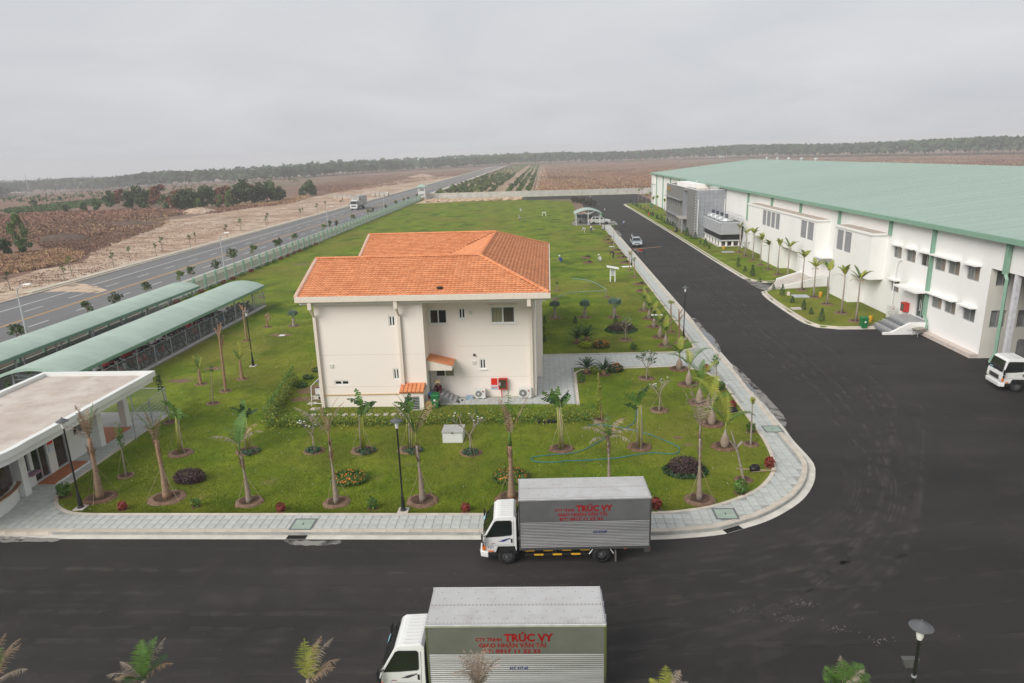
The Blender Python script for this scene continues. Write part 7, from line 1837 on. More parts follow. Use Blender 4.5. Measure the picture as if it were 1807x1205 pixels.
CN2 = [(1140 + x / 4.017, 260 + y / 4.017, h / 4.017) for x, y, h in ((350, 650, 50), (382, 680, 28), (420, 700, 55), (448, 720, 32), (318, 648, 30), (290, 630, 60), (262, 610, 24))] + [(1000 + x / 10.956, 330 + y / 10.956, h / 10.956) for x, y, h in ((1230, 305, 80), (1278, 345, 65), (1320, 352, 48), (1352, 378, 90), (1380, 395, 50), (1425, 420, 75), (1465, 442, 45), (1505, 460, 72), (1540, 490, 55), (1575, 495, 80), (1620, 540, 62), (1660, 565, 95), (1745, 620, 90))] + [(1140 + x / 10.04, 280 + y / 10.04, h / 10.04) for x, y, h in ((195, 1065, 75), (232, 1085, 50), (278, 1105, 95), (325, 1140, 65), (378, 1165, 105), (425, 1185, 75), (475, 1200, 95), (540, 1210, 100))]
CN2.sort(key=lambda q: -q[1])
for k, (x, y, h) in enumerate(CN2):
    b = G(x, y, .13); conifer(b, h * b.y / 1204.7 * 1.02, f'dark conical shrub in the far kerb bed, {ORD[k]} back from the cooling tower', 'conifer shrubs along the far kerb', 1.1)
for p, hp, l in [((1014.8, 570.4), 14, 'conical shrub on the back lawn left of the frangipani'), ((1086, 568.5), 13, 'conical shrub on the back lawn below the right blue fan palm'), ((961, 571), 14, 'conical shrub at the house wall below the roof corner, upper one'), ((960, 585), 10, 'conical shrub at the house wall, middle one'), ((961, 603), 12, 'conical shrub at the house wall, nearest the paved path')]:
    b = lawn(*p); conifer(b, hgt(b, (p[0], p[1] - hp)), l, 'conifer shrubs on the lawn', 1.2)

# ---- hedge of upright leafy stems round the house front
def hedge(label, x0, y0, x1, y1, h, w, dens, stems=True, m=lf_green, m2=lf_yel):
    L = math.hypot(x1 - x0, y1 - y0); t = thing('hedge', ((x0 + x1) / 2, (y0 + y1) / 2, .13), label, 'hedge'); n = int(L * dens)
    u = rng.random(n); q = rng.normal(0, w * .3, n); z = rng.random(n) ** 1.35 * h * (.65 + .35 * np.sin(u * L * 3.1) ** 2)
    dx, dy = (x1 - x0) / L, (y1 - y0) / L
    P = np.stack([x0 + (x1 - x0) * u - dy * q, y0 + (y1 - y0) * u + dx * q, z + .03], 1) - np.array(WORLD[t.name]) + np.array([0, 0, .13]); D = rng.normal(0, 1, (n, 3)); D[:, 1] -= .6
    V, F = leaf_quads(P, D, .07, .55, .4); np_obj('foliage', V, F, [m, m2], (rng.random(len(F)) < .45).astype(int), parent=t)
    if stems:
        mb = MB(); k = 0; s = 0
        while s < L:
            hh = h * random.uniform(.9, 1.25); x, y = x0 + dx * s - WORLD[t.name][0] + random.uniform(-.12, .12), y0 + dy * s - WORLD[t.name][1] + random.uniform(-w, w) * .3
            mb.tube([(x, y, 0), (x + random.uniform(-.05, .05), y, hh)], [.012, .006], 3)
            s += random.uniform(.12, .26); k += 1
        mb.build('stems', lf_yel, t, local=True)
        m_ = int(L * 60); u = rng.random(m_); P = np.stack([x0 + (x1 - x0) * u, y0 + (y1 - y0) * u + rng.normal(0, w * .25, m_), h * rng.uniform(.9, 1.25, m_) + .13], 1) - np.array(WORLD[t.name]); V, F = leaf_quads(P, rng.normal(0, 1, (m_, 3)), .06); np_obj('top_sprigs', V, F, lf_green, parent=t)
    return t
hA, hB = lawn(470, 752), lawn(1050, 742)
hedge('long loose hedge of upright stems along the front of the house', hA.x, hA.y, hB.x, hB.y, .85, .8, 300)
hC = lawn(520, 672); hedge('short yellow-green hedge running back along the left side of the house yard', hA.x, hA.y + .3, hC.x, hC.y, 1.0, .6, 560, True, lf_yel, lf_green)
hedge('leafy hedge against the left house wall', -15.6, 43.5, -15.4, 52, 1.3, .7, 260, True, lf_dark, lf_green)
# low creepers in the yard at the left of the house
for k, (x, y) in enumerate([(533, 683), (545, 668), (560, 655)]): leafy('ground_shrub', f'low dark creeper in the bare yard left of the house, {ORD[k]} from the front', 'shrub', lawn(x, y), [(0, 0, .12, .45, .4, .18)], 220, .07, lf_dark)
# climbers along the shelter and fence plinth
for k in range(15):
    y = 44 + k * 2.05; leafy('climber_plant', f'small leafy climber between the two shelters, {ORD[k]} from the near end', 'plant', (-38.4, y, .13), [(0, 0, .6, .2, .2, .6)], 90, .10, lf_green, 'climbers between the shelters')
for k in range(18):
    y = 75 + k * 3.1; leafy('fence_shrub', f'low shrub at the perimeter fence foot beyond the shelters, {ORD[k]} from the near end', 'shrub', (fx(y) + .7, y, .13), [(0, 0, .2, .35, .6, .3)], 90, .11, random.choice([lf_green, lf_green, lf_red]), 'shrubs along the fence foot')

# ---- short grass blades over the near lawn
def blades(x0, x1, y0, y1, n, hmin, hmax, m):
    x = rng.uniform(x0, x1, n); y = y0 + (y1 - y0) * rng.random(n) ** 2.3
    ok = ~((x > -15) & (x < -.8) & (y > 40.6) & (y < 62)) & ~((x > -1.1) & (y > 48.3) & (y < 52.3)) & ~((x > -1.0) & (x < 1.8) & (y > 40.6) & (y < 52))
    cpoly = np.hypot(np.maximum(0, x - 4.6), np.maximum(0, 34.0 - y)); ok &= ~((x > 4.6) & (y < 34.0) & (cpoly > 6.6)); ok &= (x < 11.4)
    ok &= ~((x < -21.2) & (np.hypot(np.minimum(0, x + 21.2), np.minimum(0, y - 30.2)) > 2.9)) 
    x, y = x[ok], y[ok]; n = len(x); a = rng.random(n) * 6.283; h_ = rng.uniform(hmin, hmax, n); w = .012 + .014 * rng.random(n)
    bx_, by_ = np.cos(a) * w, np.sin(a) * w; lx, ly = rng.normal(0, .35, n) * h_, rng.normal(0, .35, n) * h_
    V = np.stack([np.stack([x - bx_, y - by_, np.full(n, .128)], 1), np.stack([x + bx_, y + by_, np.full(n, .128)], 1), np.stack([x + lx, y + ly, .128 + h_], 1)], 1).reshape(-1, 3)
    return V, np.arange(n * 3).reshape(n, 3)
gb_m = mat('grass_blade', (.115, .18, .014), .7, col2=(.30, .325, .045), scale=.4, transl=.3, spec=.05)
V1, F1 = blades(-24.0, 11.6, 27.3, 72, 300000, .025, .06, gb_m)
stuff(np_obj('grass', V1, F1, gb_m), 'short green grass blades of the front lawn', 'grass')
# ================================================================ LAMPS AND SMALL THINGS
black_p = mat('black_paint', (.012, .013, .014), .4, var=.1, spec=.5)
lamp_g = mat('lamp_glass', (.72, .72, .68), .3, var=.04)
shade_m = mat('lamp_shade_grey', (.10, .105, .11), .5, var=.08)
def make_lamp():
    t = thing('garden_lamp', (0, 0, 0), None, None)
    MB().bx(-.24, .24, -.24, .24, -.05, .06).build('footing', conc, t, local=True)
    b = MB(); b.lathe([(.14, .06), (.145, .10), (.10, .14), (.09, .45), (.075, .52), (.058, .8), (.07, .83), (.045, .88)], 12); b.build('base', black_p, t, local=True)
    MB().tube([(0, 0, .85), (0, 0, 4.05)], [.042, .036], 10).build('pole', black_p, t, local=True)
    MB().lathe([(.06, 4.03), (.065, 4.08), (.08, 4.10), (.095, 4.32), (.08, 4.36)], 12).build('lantern', lamp_g, t, local=True)
    s = MB(); s.lathe([(.06, 4.36), (.26, 4.36), (.27, 4.38), (.19, 4.42), (.06, 4.50), (.02, 4.52), (.02, 4.56), (.01, 4.58)], 20); s.build('shade', shade_m, t, local=True)
    return t
lp = make_lamp(); lu = False
LAMPS = [(lawn(143, 897), 'black garden lamp at the left lawn tip beside the guardhouse'), (lawn(712, 902), 'black garden lamp in the middle of the front lawn edge'), (lawn(1206, 598), 'black garden lamp beside the right sidewalk beyond the paved path'), (lawn(447, 646), 'black garden lamp on the left lawn near the shelter fence'), (lawn(1114.6, 469), 'black garden lamp on the sidewalk beside the silver car'), (lawn(1067, 406), 'black garden lamp at the end of the sidewalk by the carport'), (lawn(1041.5, 375), 'black garden lamp behind the carport, nearer of two'), (lawn(1027.5, 360), 'farthest black garden lamp near the end wall')]
g_ = G(1627, 1098, 4.5); LAMPS.append((Vector((g_.x, g_.y, .0)), 'black garden lamp with floodlight box at the lower right edge'))
for b, l in LAMPS:
    o = copy_tree(lp) if lu else lp; lu = True; o.location = b; tag(o, l, 'lamp post', 'black garden lamp posts')
o.scale = (1, 1, 1)
fl = MB(); fl.prism([(-.12, -.10, 3.05), (.12, -.10, 3.05), (.20, -.10, 3.28), (-.20, -.10, 3.28)], (0, -.14, 0)); f_ = fl.build('floodlight', mat('floodlight_grey', (.10, .10, .10), .6), o, local=True); f_.location = (0, .42, 0)
MB().tube([(0, 0, 2.95), (0, 0, 3.0)], .06, 8).build('clamp', alu_g, o, local=True)
# tall street lights
pole_m = mat('galvanised_pole', (.52, .55, .56), .45, metal=.3, var=.05)
def make_street():
    t = thing('street_light', (0, 0, 0), None, None)
    MB().tube([(0, 0, 0), (0, 0, 5.6), (.12, 0, 6.0), (.5, 0, 6.25), (.9, 0, 6.32)], [.08, .05, .045, .035, .03], 8).build('pole', pole_m, t, local=True)
    MB().hexa([(.8, -.11, 6.28), (1.5, -.11, 6.32), (1.5, .11, 6.32), (.8, .11, 6.28)], [(.8, -.08, 6.38), (1.42, -.08, 6.44), (1.42, .08, 6.44), (.8, .08, 6.38)]).build('lamp_head', alu_w, t, local=True)
    return t
sp_ = make_street(); su = False
SL = [(Vector((-44.3, 53.8, 0)), 'tall street light behind the shelters at the left edge', 180), (G(398.4, 491, 0), 'tall street light at the fence behind the shelter ends', 180), (G(581, 419, 0), 'tall street light at the fence left of the house roof', 180), (G(679, 380, 0), 'tall street light at the fence above the house roof', 180), (G(927, 351, 0), 'tall pole light at the end wall left of the far yard', 180), (G(1127, 347, 0), 'tall pole light at the end wall near the warehouse corner', 180)]
for b, l, r in SL:
    o = copy_tree(sp_) if su else sp_; su = True; o.location = b; o.rotation_euler = (0, 0, R(r - 180 + random.uniform(-8, 8))); tag(o, l, 'street light', 'tall street lights')
    if l.startswith('tall pole'): o.scale = (.5, .5, .8)
# dusty tyre tracks on the yard asphalt
dust_l, dust_d = dusty('tyre_dust', (.11, .10, .09), .26), dusty('tyre_dark', (.014, .0135, .013), .10)
tk = thing('tyre_tracks', (0, 0, 0), None, None); struct(tk); rt_ = random.Random(9)
def tracks(path, m, z, w=.26, gap=1.5):
    p = resample(catmull([Vector((x, y, 0)) for x, y in path], 6), .8)
    for o in (-gap / 2, gap / 2): ribbon(p, o - w / 2, o + w / 2, z, None, 'tyre_track', m, tk)
for k in range(9):
    o = k * 1.15 + rt_.uniform(-.4, .4); tracks([(-40, 24 - o * .9), (-8, 23.8 - o * .85 + rt_.uniform(-.5, .5)), (4, 23.5 - o * .6), (11.5, 26 - o * .35), (15.3 + o * .25, 32), (15.6 + o * .8, 45), (15.5 + o * .75, 70), (15.4 + o * .75, 120)], dust_l, .0030 + .0002 * k, rt_.uniform(.18, .34))
for k in range(6): tracks([(-40, 16.5 + k * 1.3 + rt_.uniform(-.4, .4)), (0, 16.8 + k * 1.2), (30, 18 + k * 2.2), (60, 20 + k * 3.5)], dust_l if k % 2 else dust_d, .0052 + .0002 * k, .24)
for k in range(5): tracks([(28.5 - k * .9, 36), (22 - k, 40 + k), (19.5 - k * .6, 50), (19 - k * .5, 75), (18.8 - k * .5, 120)], dust_l if k % 2 else dust_d, .0066 + .0002 * k, .24)
# manholes and gully grates
frame_m = mat('manhole_frame', (.13, .14, .145), .6, var=.1); lid_m = mat('manhole_lid_green', (.30, .375, .31), .7, var=.12, scale=3, bump=.2)
def manhole(px_, label, w=1.0, d=.95, rz=0):
    b = G(px_[0], px_[1], .152); t = thing('manhole_cover', b, label, 'manhole', 'manhole covers in the sidewalk', rz=rz)
    mb = MB(); f = .08; mb.bx(-w / 2, w / 2, -d / 2, -d / 2 + f, 0, .012); mb.bx(-w / 2, w / 2, d / 2 - f, d / 2, 0, .012); mb.bx(-w / 2, -w / 2 + f, -d / 2 + f, d / 2 - f, 0, .012); mb.bx(w / 2 - f, w / 2, -d / 2 + f, d / 2 - f, 0, .012); mb.build('frame', frame_m, t, local=True)
    MB().bx(-w / 2 + f, w / 2 - f, -d / 2 + f, d / 2 - f, 0, .008).build('lid', lid_m, t, local=True); MB().bx(-.02, .02, -.08, .08, .008, .014).build('handle', chas_m, t, local=True)
manhole((535, 925), 'green manhole cover in the front sidewalk at left'); manhole((1280, 906.5), 'green manhole cover in the curved corner of the sidewalk'); manhole((1363, 757), 'green manhole cover in the right-hand sidewalk')
def grate(px_, label, rz=0):
    b = Vector((px_[0], px_[1], .013)); t = thing('gully_grate', b, label, 'grate', 'gully grates at the kerb', rz=rz); MB().bx(-.42, .42, -.14, .14, -.004, .0).build('dark_void', mat('void_black', (.004, .004, .004), .9), t, local=True)
    mb = MB()
    for k in range(7): mb.bx(-.42 + k * .13, -.38 + k * .13, -.14, .14, 0, .012)
    mb.bx(-.42, .42, -.14, -.12, 0, .0125); mb.bx(-.42, .42, .12, .14, 0, .0125); mb.build('bars', chas_m, t, local=True)
def kerb_grate(px_, label):
    q = G(px_[0], px_[1], 0); i = min(range(len(outer_path)), key=lambda k: (outer_path[k].x - q.x) ** 2 + (outer_path[k].y - q.y) ** 2)
    tt = (outer_path[i + 1] - outer_path[i - 1]).normalized(); c = outer_path[i] + Vector((tt.y, -tt.x, 0)) * .18; g_px.append((c.x, c.y)); grate((c.x, c.y), label, math.atan2(tt.y, tt.x))
g_px = []
kerb_grate((524.5, 950), 'dark gully grate at the front kerb below the left manhole'); kerb_grate((1288, 934), 'dark gully grate at the curved kerb corner')
for k, (px_, w) in enumerate([((1547, 640), .8), ((1493.5, 597.5), .35), ((1585, 616.5), .4)]):
    b = G(px_[0], px_[1], .006); tag(MB().bx(b.x - w / 2, b.x + w / 2, b.y - w / 2, b.y + w / 2, .002, .008).build('drain_cover', chas_m), ['square dark drain cover in the yard asphalt', 'tiny dark drain plate below the right-hand lawn kerb', 'small dark drain plate in front of the entrance steps'][k], 'drain cover')
# damp puddle stains along the right-hand kerb
wet_m = dusty('damp_silt', (.25, .24, .225), .9, 1.5, .34, .56)
pud_m = mat('puddle_water', (.10, .11, .125), .06, var=.15, scale=1, spec=.8)
def blotch(name, px_list, z, m, label=None):
    pts = resample(catmull([G(x, y, z) for x, y in px_list + px_list[:1]], 5), .25); pts = [p + Vector((random.uniform(-.03, .03), random.uniform(-.05, .05), 0)) for p in pts[:-1]]
    return struct(MB().poly([tuple(p) for p in pts]).build(name, m))
blotch('silt_patch', [(1217, 558), (1230, 564), (1241, 578), (1260, 596), (1271, 614), (1270, 622), (1262, 616), (1248, 598), (1232, 578)], .010, wet_m)
blotch('puddle', [(1240, 582), (1248, 587), (1257, 594), (1262, 606), (1258, 608), (1250, 600), (1243, 592)], .014, pud_m)
blotch('silt_patch', [(1290, 640), (1308, 655), (1332, 678), (1352, 698), (1372, 720), (1385, 738), (1387, 752), (1376, 746), (1350, 716), (1326, 690), (1300, 660)], .010, wet_m)
blotch('puddle', [(1313, 673), (1322, 678), (1333, 692), (1331, 694), (1320, 684)], .014, pud_m)
blotch('silt_patch', [(0, 946), (60, 948), (110, 951), (90, 956), (40, 955), (0, 957)], .010, wet_m)
blotch('silt_patch', [(500, 954), (600, 954), (590, 960), (540, 963), (510, 959)], .010, wet_m)
blotch('silt_patch', [(1310, 488), (1340, 498), (1362, 506), (1350, 512), (1325, 502)], .012, wet_m)
blotch('silt_patch', [(1088, 405), (1094, 410), (1097, 416), (1091, 417), (1086, 409)], .012, wet_m)
# scattered pale litter and spilled grit on the asphalt
mb = MB()
for k in range(120):
    x, y = random.uniform(-26, 26), random.uniform(15, 25) if k % 3 else random.uniform(15, 60)
    if y > 25 and x < 14.5: continue
    s = random.uniform(.005, .014) * random.choice([1, 1, 1, 2]); a = random.uniform(0, 3); c_, s_ = math.cos(a) * s, math.sin(a) * s
    mb.hexa([(x - c_, y - s_, .002), (x + s_, y - c_, .002), (x + c_, y + s_, .002), (x - s_, y + c_, .002)], [(x - c_, y - s_, .008), (x + s_, y - c_, .008), (x + c_, y + s_, .008), (x - s_, y + c_, .008)])
for (cx_, cy_) in ((1420, 1065), (1390, 1090), (1478, 1110), (1555, 1130), (1310, 1075)):
    c0 = G(cx_, cy_, 0)
    for k in range(26):
        x, y = c0.x + random.gauss(0, .22), c0.y + random.gauss(0, .12); s = random.uniform(.004, .013); mb.bx(x - s, x + s, y - s, y + s, .002, .008)
stuff(mb.build('grit', mat('pale_grit', (.30, .28, .25), .9, var=.2)), 'pale grit scattered over the dark asphalt', 'grit')
mb = MB()
for k in range(500):
    x, y = random.uniform(-31, -14) if k % 2 else random.uniform(-24, 11), random.uniform(40, 72) if k % 2 else random.uniform(27.5, 46)
    if -15.2 < x < -.5 and y > 40: continue
    s = random.uniform(.008, .026); mb.hexa([(x - s, y - s, .13), (x + s, y - s * .6, .13), (x + s * .7, y + s, .13), (x - s, y + s * .8, .13)], [(x - s * .6, y - s * .6, .16 + s * .3), (x + s * .6, y - s * .5, .16 + s * .3), (x + s * .5, y + s * .6, .16 + s * .3), (x - s * .6, y + s * .5, .16 + s * .3)])
stuff(mb.build('lawn_pebbles', mat('pale_stone', (.50, .45, .38), .9, var=.2)), 'pale pebbles and crumbs scattered over the lawn', 'pebbles')
# bare patches of earth in the left lawn
for k, (x, y, a_, b_) in enumerate([(318, 672, 1.0, .5), (560, 688, 1.6, 1.2), (497, 591, 1.0, .6), (1197, 772, .35, .22), (1214, 785, .3, .2), (380, 650, .8, .4), (535, 466, 1.4, .9), (545, 704, 1.5, .6)]):
    c0 = lawn(x, y); n = 14; struct(MB().poly([(c0.x + a_ * math.cos(2 * math.pi * i / n) * random.uniform(.6, 1.2), c0.y + b_ * math.sin(2 * math.pi * i / n) * random.uniform(.6, 1.2), .136) for i in range(n)]).build('bare_patch', MATS['sandy_soil_ring']))
# white utility box on the lawn
ub = thing('utility_box', G(799, 781), 'white concrete utility box with grey lid on the front lawn', 'utility box'); c0 = Vector(WORLD[ub.name])
MB().hexa([(c0.x - .56, c0.y, .1), (c0.x + .56, c0.y, .1), (c0.x + .56, c0.y + 1.0, .1), (c0.x - .56, c0.y + 1.0, .1)], [(c0.x - .56, c0.y, .72), (c0.x + .56, c0.y, .72), (c0.x + .56, c0.y + 1.0, .72), (c0.x - .56, c0.y + 1.0, .72)]).build('box', gw, ub)
MB().bx(c0.x - .60, c0.x + .60, c0.y - .04, c0.y + 1.04, .72, .80).build('lid', mat('lid_grey', (.42, .42, .40), .7, var=.1), ub); MB().bx(c0.x - .05, c0.x + .05, c0.y - .06, c0.y - .04, .70, .76).build('hasp', chas_m, ub)
# garden hoses
def hose(label, pts, m, r=.022):
    P = catmull([G(x, y, .16) for x, y in pts], 5); return tag(MB().tube(P, r, 5).build('garden_hose', m), label, 'hose')
teal = mat('teal_hose', (.035, .20, .24), .5, var=.1)
h1 = [(1000 + x / 4.0175, 600 + y / 4.0175) for x, y in ((510, 490), (490, 520), (480, 580), (420, 620), (340, 655), (220, 725), (100, 785), (0, 805))] + [(975, 802), (943, 806), (938, 811), (950, 815), (985, 815)] + [(1000 + x / 4.0175, 600 + y / 4.0175) for x, y in ((0, 855), (150, 852), (350, 835), (500, 812), (600, 797), (700, 805), (770, 805), (800, 780), (780, 750), (680, 705), (560, 660), (450, 635), (360, 615), (220, 598), (150, 603))]
hose('long teal garden hose looped over the front lawn right of the hedge', h1, teal)
hose('pale teal hose bent across the back lawn below the signboard', [(960 + x / 5.478, 460 + y / 5.478) for x, y in ((275, 170), (380, 182), (480, 208), (560, 250), (605, 285), (560, 292), (430, 298), (300, 302), (200, 322), (100, 358), (0, 378))], mat('pale_teal_hose', (.16, .30, .31), .5, var=.1), .035)
# roofed white signboard
sb = thing('signboard', G(1081, 496.7), 'white roofed signboard on two posts on the back lawn', 'signboard'); c0 = Vector(WORLD[sb.name])
for x in (-.28, .28): MB().bx(c0.x + x - .06, c0.x + x + .06, c0.y - .06, c0.y + .06, .1, 1.85).build('post', alu_w, sb)
pn = MB().bx(c0.x - .22, c0.x + .22, c0.y - .03, c0.y + .03, .85, 1.65).build('panel', mat('sign_panel', (.55, .56, .54), .7), sb)
for k in range(5): MB().bx(c0.x - .17, c0.x + (.17 if k % 2 else .1), c0.y - .036, c0.y - .031, 1.5 - k * .12, 1.54 - k * .12).build('text_line', alu_g, pn)
MB().hexa([(c0.x - .72, c0.y - .5, 1.98), (c0.x + .72, c0.y - .5, 1.70), (c0.x + .72, c0.y + .5, 1.70), (c0.x - .72, c0.y + .5, 1.98)], [(c0.x - .72, c0.y - .5, 2.10), (c0.x + .72, c0.y - .5, 1.82), (c0.x + .72, c0.y + .5, 1.82), (c0.x - .72, c0.y + .5, 2.10)]).build('roof', alu_w, sb)
# bins
bin_g = mat('bin_green', (.015, .16, .05), .5, var=.08)
def bin_(label, b, s=1.0):
    t = thing('wheelie_bin', b, label, 'bin', scale=s); bevel(MB().hexa([(-.22, -.25, .06), (.22, -.25, .06), (.22, .25, .06), (-.22, .25, .06)], [(-.28, -.32, .9), (.28, -.32, .9), (.28, .32, .9), (-.28, .32, .9)]).build('bin_body', bin_g, t, local=True), .03)
    bevel(MB().hexa([(-.31, -.36, .9), (.31, -.36, .9), (.31, .36, .9), (-.31, .36, .9)], [(-.26, -.3, 1.02), (.26, -.3, 1.02), (.26, .3, 1.02), (-.26, .3, 1.02)]).build('lid', bin_g, t, local=True), .03)
    for x in (-.24, .24): MB().tube([(x - .03, .3, .1), (x + .03, .3, .1)], .1, 10).build('wheel', rubber, t, local=True)
    MB().tube([(-.25, .4, .88), (.25, .4, .88)], .02, 5).build('handle', bin_g, t, local=True); MB().box((0, -.31, .62), (.14, .02, .14)).build('sticker', alu_w, t, local=True); return t
bin_('green wheelie bin at the kerb left of the entrance steps', G(1523.3, 579, 0)); bin_('green wheelie bin beside the house steps', Vector((-7.35, 40.55, .13)), .92); bin_('green wheelie bin on the grass beyond the office', G(1149.7, 366, .13), 1.1); bin_('green wheelie bin behind the carport', G(1061, 385, .13), 1.2)
# yard clutter by the house steps
t = thing('wash_tub', (-7.6, 40.85, .13), 'red and blue plastic wash tubs beside the house steps', 'tub')
MB().lathe([(.20, .5), (.26, .72), (.27, .74), (.24, .72)], 14).build('red_tub', mat('plastic_red', (.40, .02, .02), .4), t, local=True); MB().lathe([(.24, .74), (.28, .82), (.29, .83), (.2, .76)], 14).build('blue_tub', mat('plastic_blue', (.12, .25, .6), .4), t, local=True); MB().bx(-.3, .3, -.2, .25, .0, .5).build('ledge', cream, t, local=True)
t = thing('basket', (-7.75, 40.25, .14), 'round woven basket leaning by the green bin', 'basket'); MB().lathe([(.26, 0), (.28, .04), (.22, .06)], 14).build('weave', mat('wicker', (.50, .33, .14), .8, var=.2, scale=10), t, local=True).rotation_euler = (R(75), 0, R(20)); t.location = (-7.75, 40.3, .38)
for k, (x, y) in enumerate([(-6.1, 41.45), (-5.85, 41.6), (-6.0, 41.2)]): tag(bevel(MB().bx(x, x + .1, y, y + .26, .145, .185).build('shoe', chas_m), .015), ['dark shoe on the paving, nearest the house steps', 'dark shoe on the paving, right of the steps and the other shoes', 'dark shoe on the paving, closest to the hedge'][k], 'shoe')
t = thing('cardboard_box', (-5.35, 41.9, .14), 'small blue and white carton left of the smaller air conditioner', 'box'); MB().bx(-5.55, -5.1, 41.85, 42.15, .14, .36).build('carton', mat('carton_blue', (.12, .25, .42), .7, col2=(.5, .52, .55), scale=5), t)
# stepping stones
for k in range(12):
    p = lawn(552 + k * 14.3, 733 - k * .12); n = 7; mb = MB(); mb.prism([(p.x + .2 * math.cos(2 * math.pi * i / n) * random.uniform(.8, 1.15), p.y + .24 * math.sin(2 * math.pi * i / n) * random.uniform(.8, 1.15), .12) for i in range(n)], (0, 0, .05)); tag(mb.build('stepping_stone', conc), f'pale stepping stone behind the hedge, {ORD[k]} from the left', 'stepping stone', 'stepping stones behind the hedge')
for k, (x, y) in enumerate([(556, 722), (551, 712), (560, 703), (566, 694)]):
    p = lawn(x, y); tag(MB().prism([(p.x - .28, p.y - .2, .12), (p.x + .25, p.y - .22, .12), (p.x + .3, p.y + .2, .12), (p.x - .25, p.y + .22, .12)], (0, 0, .05)).build('stepping_stone', conc), f'pale stone slab in the yard left of the house, {ORD[k]} from the front', 'stepping stone', 'slabs left of the house')
# clothes rack
t = thing('clothes_rack', (-15.2, 41.3, .13), 'white metal clothes rack with dark washing at the left house corner', 'clothes rack'); mb = MB()
for y in (41.0, 42.6):
    mb.tube([(-15.55, y, .13), (-15.45, y, 1.5)], .025, 5); mb.tube([(-14.85, y, .13), (-14.95, y, 1.3)], .025, 5); mb.tube([(-15.5, y, .8), (-14.9, y, .8)], .02, 5); mb.tube([(-15.55, y, .3), (-14.86, y, .3)], .02, 5)
for z, x in ((1.5, -15.45), (1.3, -14.95)): mb.tube([(x, 40.9, z), (x, 42.7, z)], .02, 5)
mb.build('frame', alu_w, t); MB().bx(-15.2, -14.95, 41.4, 41.45, .45, 1.25).build('dark_garment', mat('dark_cloth', (.02, .02, .025), .9), t); MB().bx(-15.3, -14.95, 41.2, 41.24, .85, 1.25).build('white_garment', mat('white_cloth', (.65, .65, .63), .9), t); MB().bx(-15.5, -15.0, 41.9, 42.5, 1.42, 1.46).build('grey_sheet', mat('grey_sheet', (.16, .16, .17), .9), t)
# soil pits with spoil along the sidewalk
for k, (x, y) in enumerate([(1073, 418.4), (1070.4, 424.4), (1077, 429.7), (1087.7, 442.3), (1093, 449), (1097.7, 455), (1102.3, 464), (1128, 502), (1134, 514), (1034, 455), (1037, 464), (1151, 547), (1166, 567)]):
    c0 = lawn(x, y); t = thing('planting_pit', c0, f'dug planting pit with dark spoil along the right sidewalk, {ORD[k]} from the carport' if k < 9 else ['dark spoil heap on the lawn left of the digger, upper one', 'dark spoil heap on the lawn left of the digger, lower one', 'black spoil heap beside the far bottle palms, upper one', 'black spoil heap beside the far bottle palms, lower one'][k - 9], 'planting pit', 'planting pits along the sidewalk')
    soil_ring(t, .75, mulch_m, .18, 1.3)
    mb = MB(); mb.blob((.3, .1, .12), (.35, .3, .22), 9, 5, .2); mb.build('spoil', mat('black_spoil', (.03, .027, .022), .95, var=.3, scale=6), t, local=True, smooth=True)
for k, (x, y) in enumerate([(1294, 727), (1332, 830)]):
    c0 = lawn(x, y); t = thing('black_sack', c0, ['black sack with a stake lying beside the right lawn edge', 'black sack on crossed sticks beside the crooked bare tree'][k], 'sack'); mb = MB(); mb.blob((0, 0, .12), (.30, .22, .18), 10, 6, .22); mb.build('sack', mat('black_plastic', (.012, .012, .013), .4, bump=.6, bscale=8), t, local=True, smooth=True)
    MB().tube([(-.9, .1, .05), (.9, -.2, .08)], .03, 5).build('stick', stake_m, t, local=True); MB().tube([(-.2, -.25, .04), (.95, -.1, .06)], .02, 5).build('stick', stake_m, t, local=True)
    c1 = lawn(x - 4 + 30 * (k == 0) - 22 * k, y + 12 + 4 * k)
# loose white panels lying on the lawn
for k, (x, y, w, d) in enumerate([(1080, 435, .9, .5), (1106, 470.5, 1.3, .9), (1158, 556, 1.2, .5), (498, 592, .5, .4)]):
    c0 = lawn(x, y); tag(MB().bx(c0.x - w / 2, c0.x + w / 2, c0.y - d / 2, c0.y + d / 2, .135, .17).build('white_slab', gw), ['white slab on the lawn edge below the sapling by the digger', 'white slab at the foot of the far lamp post', 'white slab by the far bottle palms', 'small white slab on the lawn left of the house'][k], 'slab')
# wheelbarrows
def barrow(label, b, rz, m):
    t = thing('wheelbarrow', b, label, 'wheelbarrow', rz=rz); MB().hexa([(-.25, -.2, .35), (.3, -.2, .35), (.3, .2, .35), (-.25, .2, .35)], [(-.45, -.32, .68), (.5, -.32, .62), (.5, .32, .62), (-.45, .32, .68)]).build('tray', m, t, local=True)
    w = MB(); w.tube([(-.55, -.04, .18), (-.55, .04, .18)], .18, 12); w.build('wheel', rubber, t, local=True)
    f = MB()
    for s in (-1, 1): f.tube([(-.55, s * .08, .18), (.0, s * .24, .36), (1.0, s * .28, .55)], .02, 5); f.tube([(.35, s * .24, .42), (.4, s * .26, .0)], .02, 5)
    f.build('frame', galv, t, local=True); return t
barrow('grey wheelbarrow beside the entrance steps wall', Vector((30.6, 56.55, 0)), R(200), mat('barrow_grey', (.33, .30, .26), .7, var=.2))
b = G(1130, 447, 0); barrow('red wheelbarrow loaded with long poles on the inner road', b, R(160), mat('barrow_red', (.35, .03, .025), .5)); t = thing('pole_bundle', (b.x, b.y, .7), 'long wooden poles lying across the red wheelbarrow', 'poles')
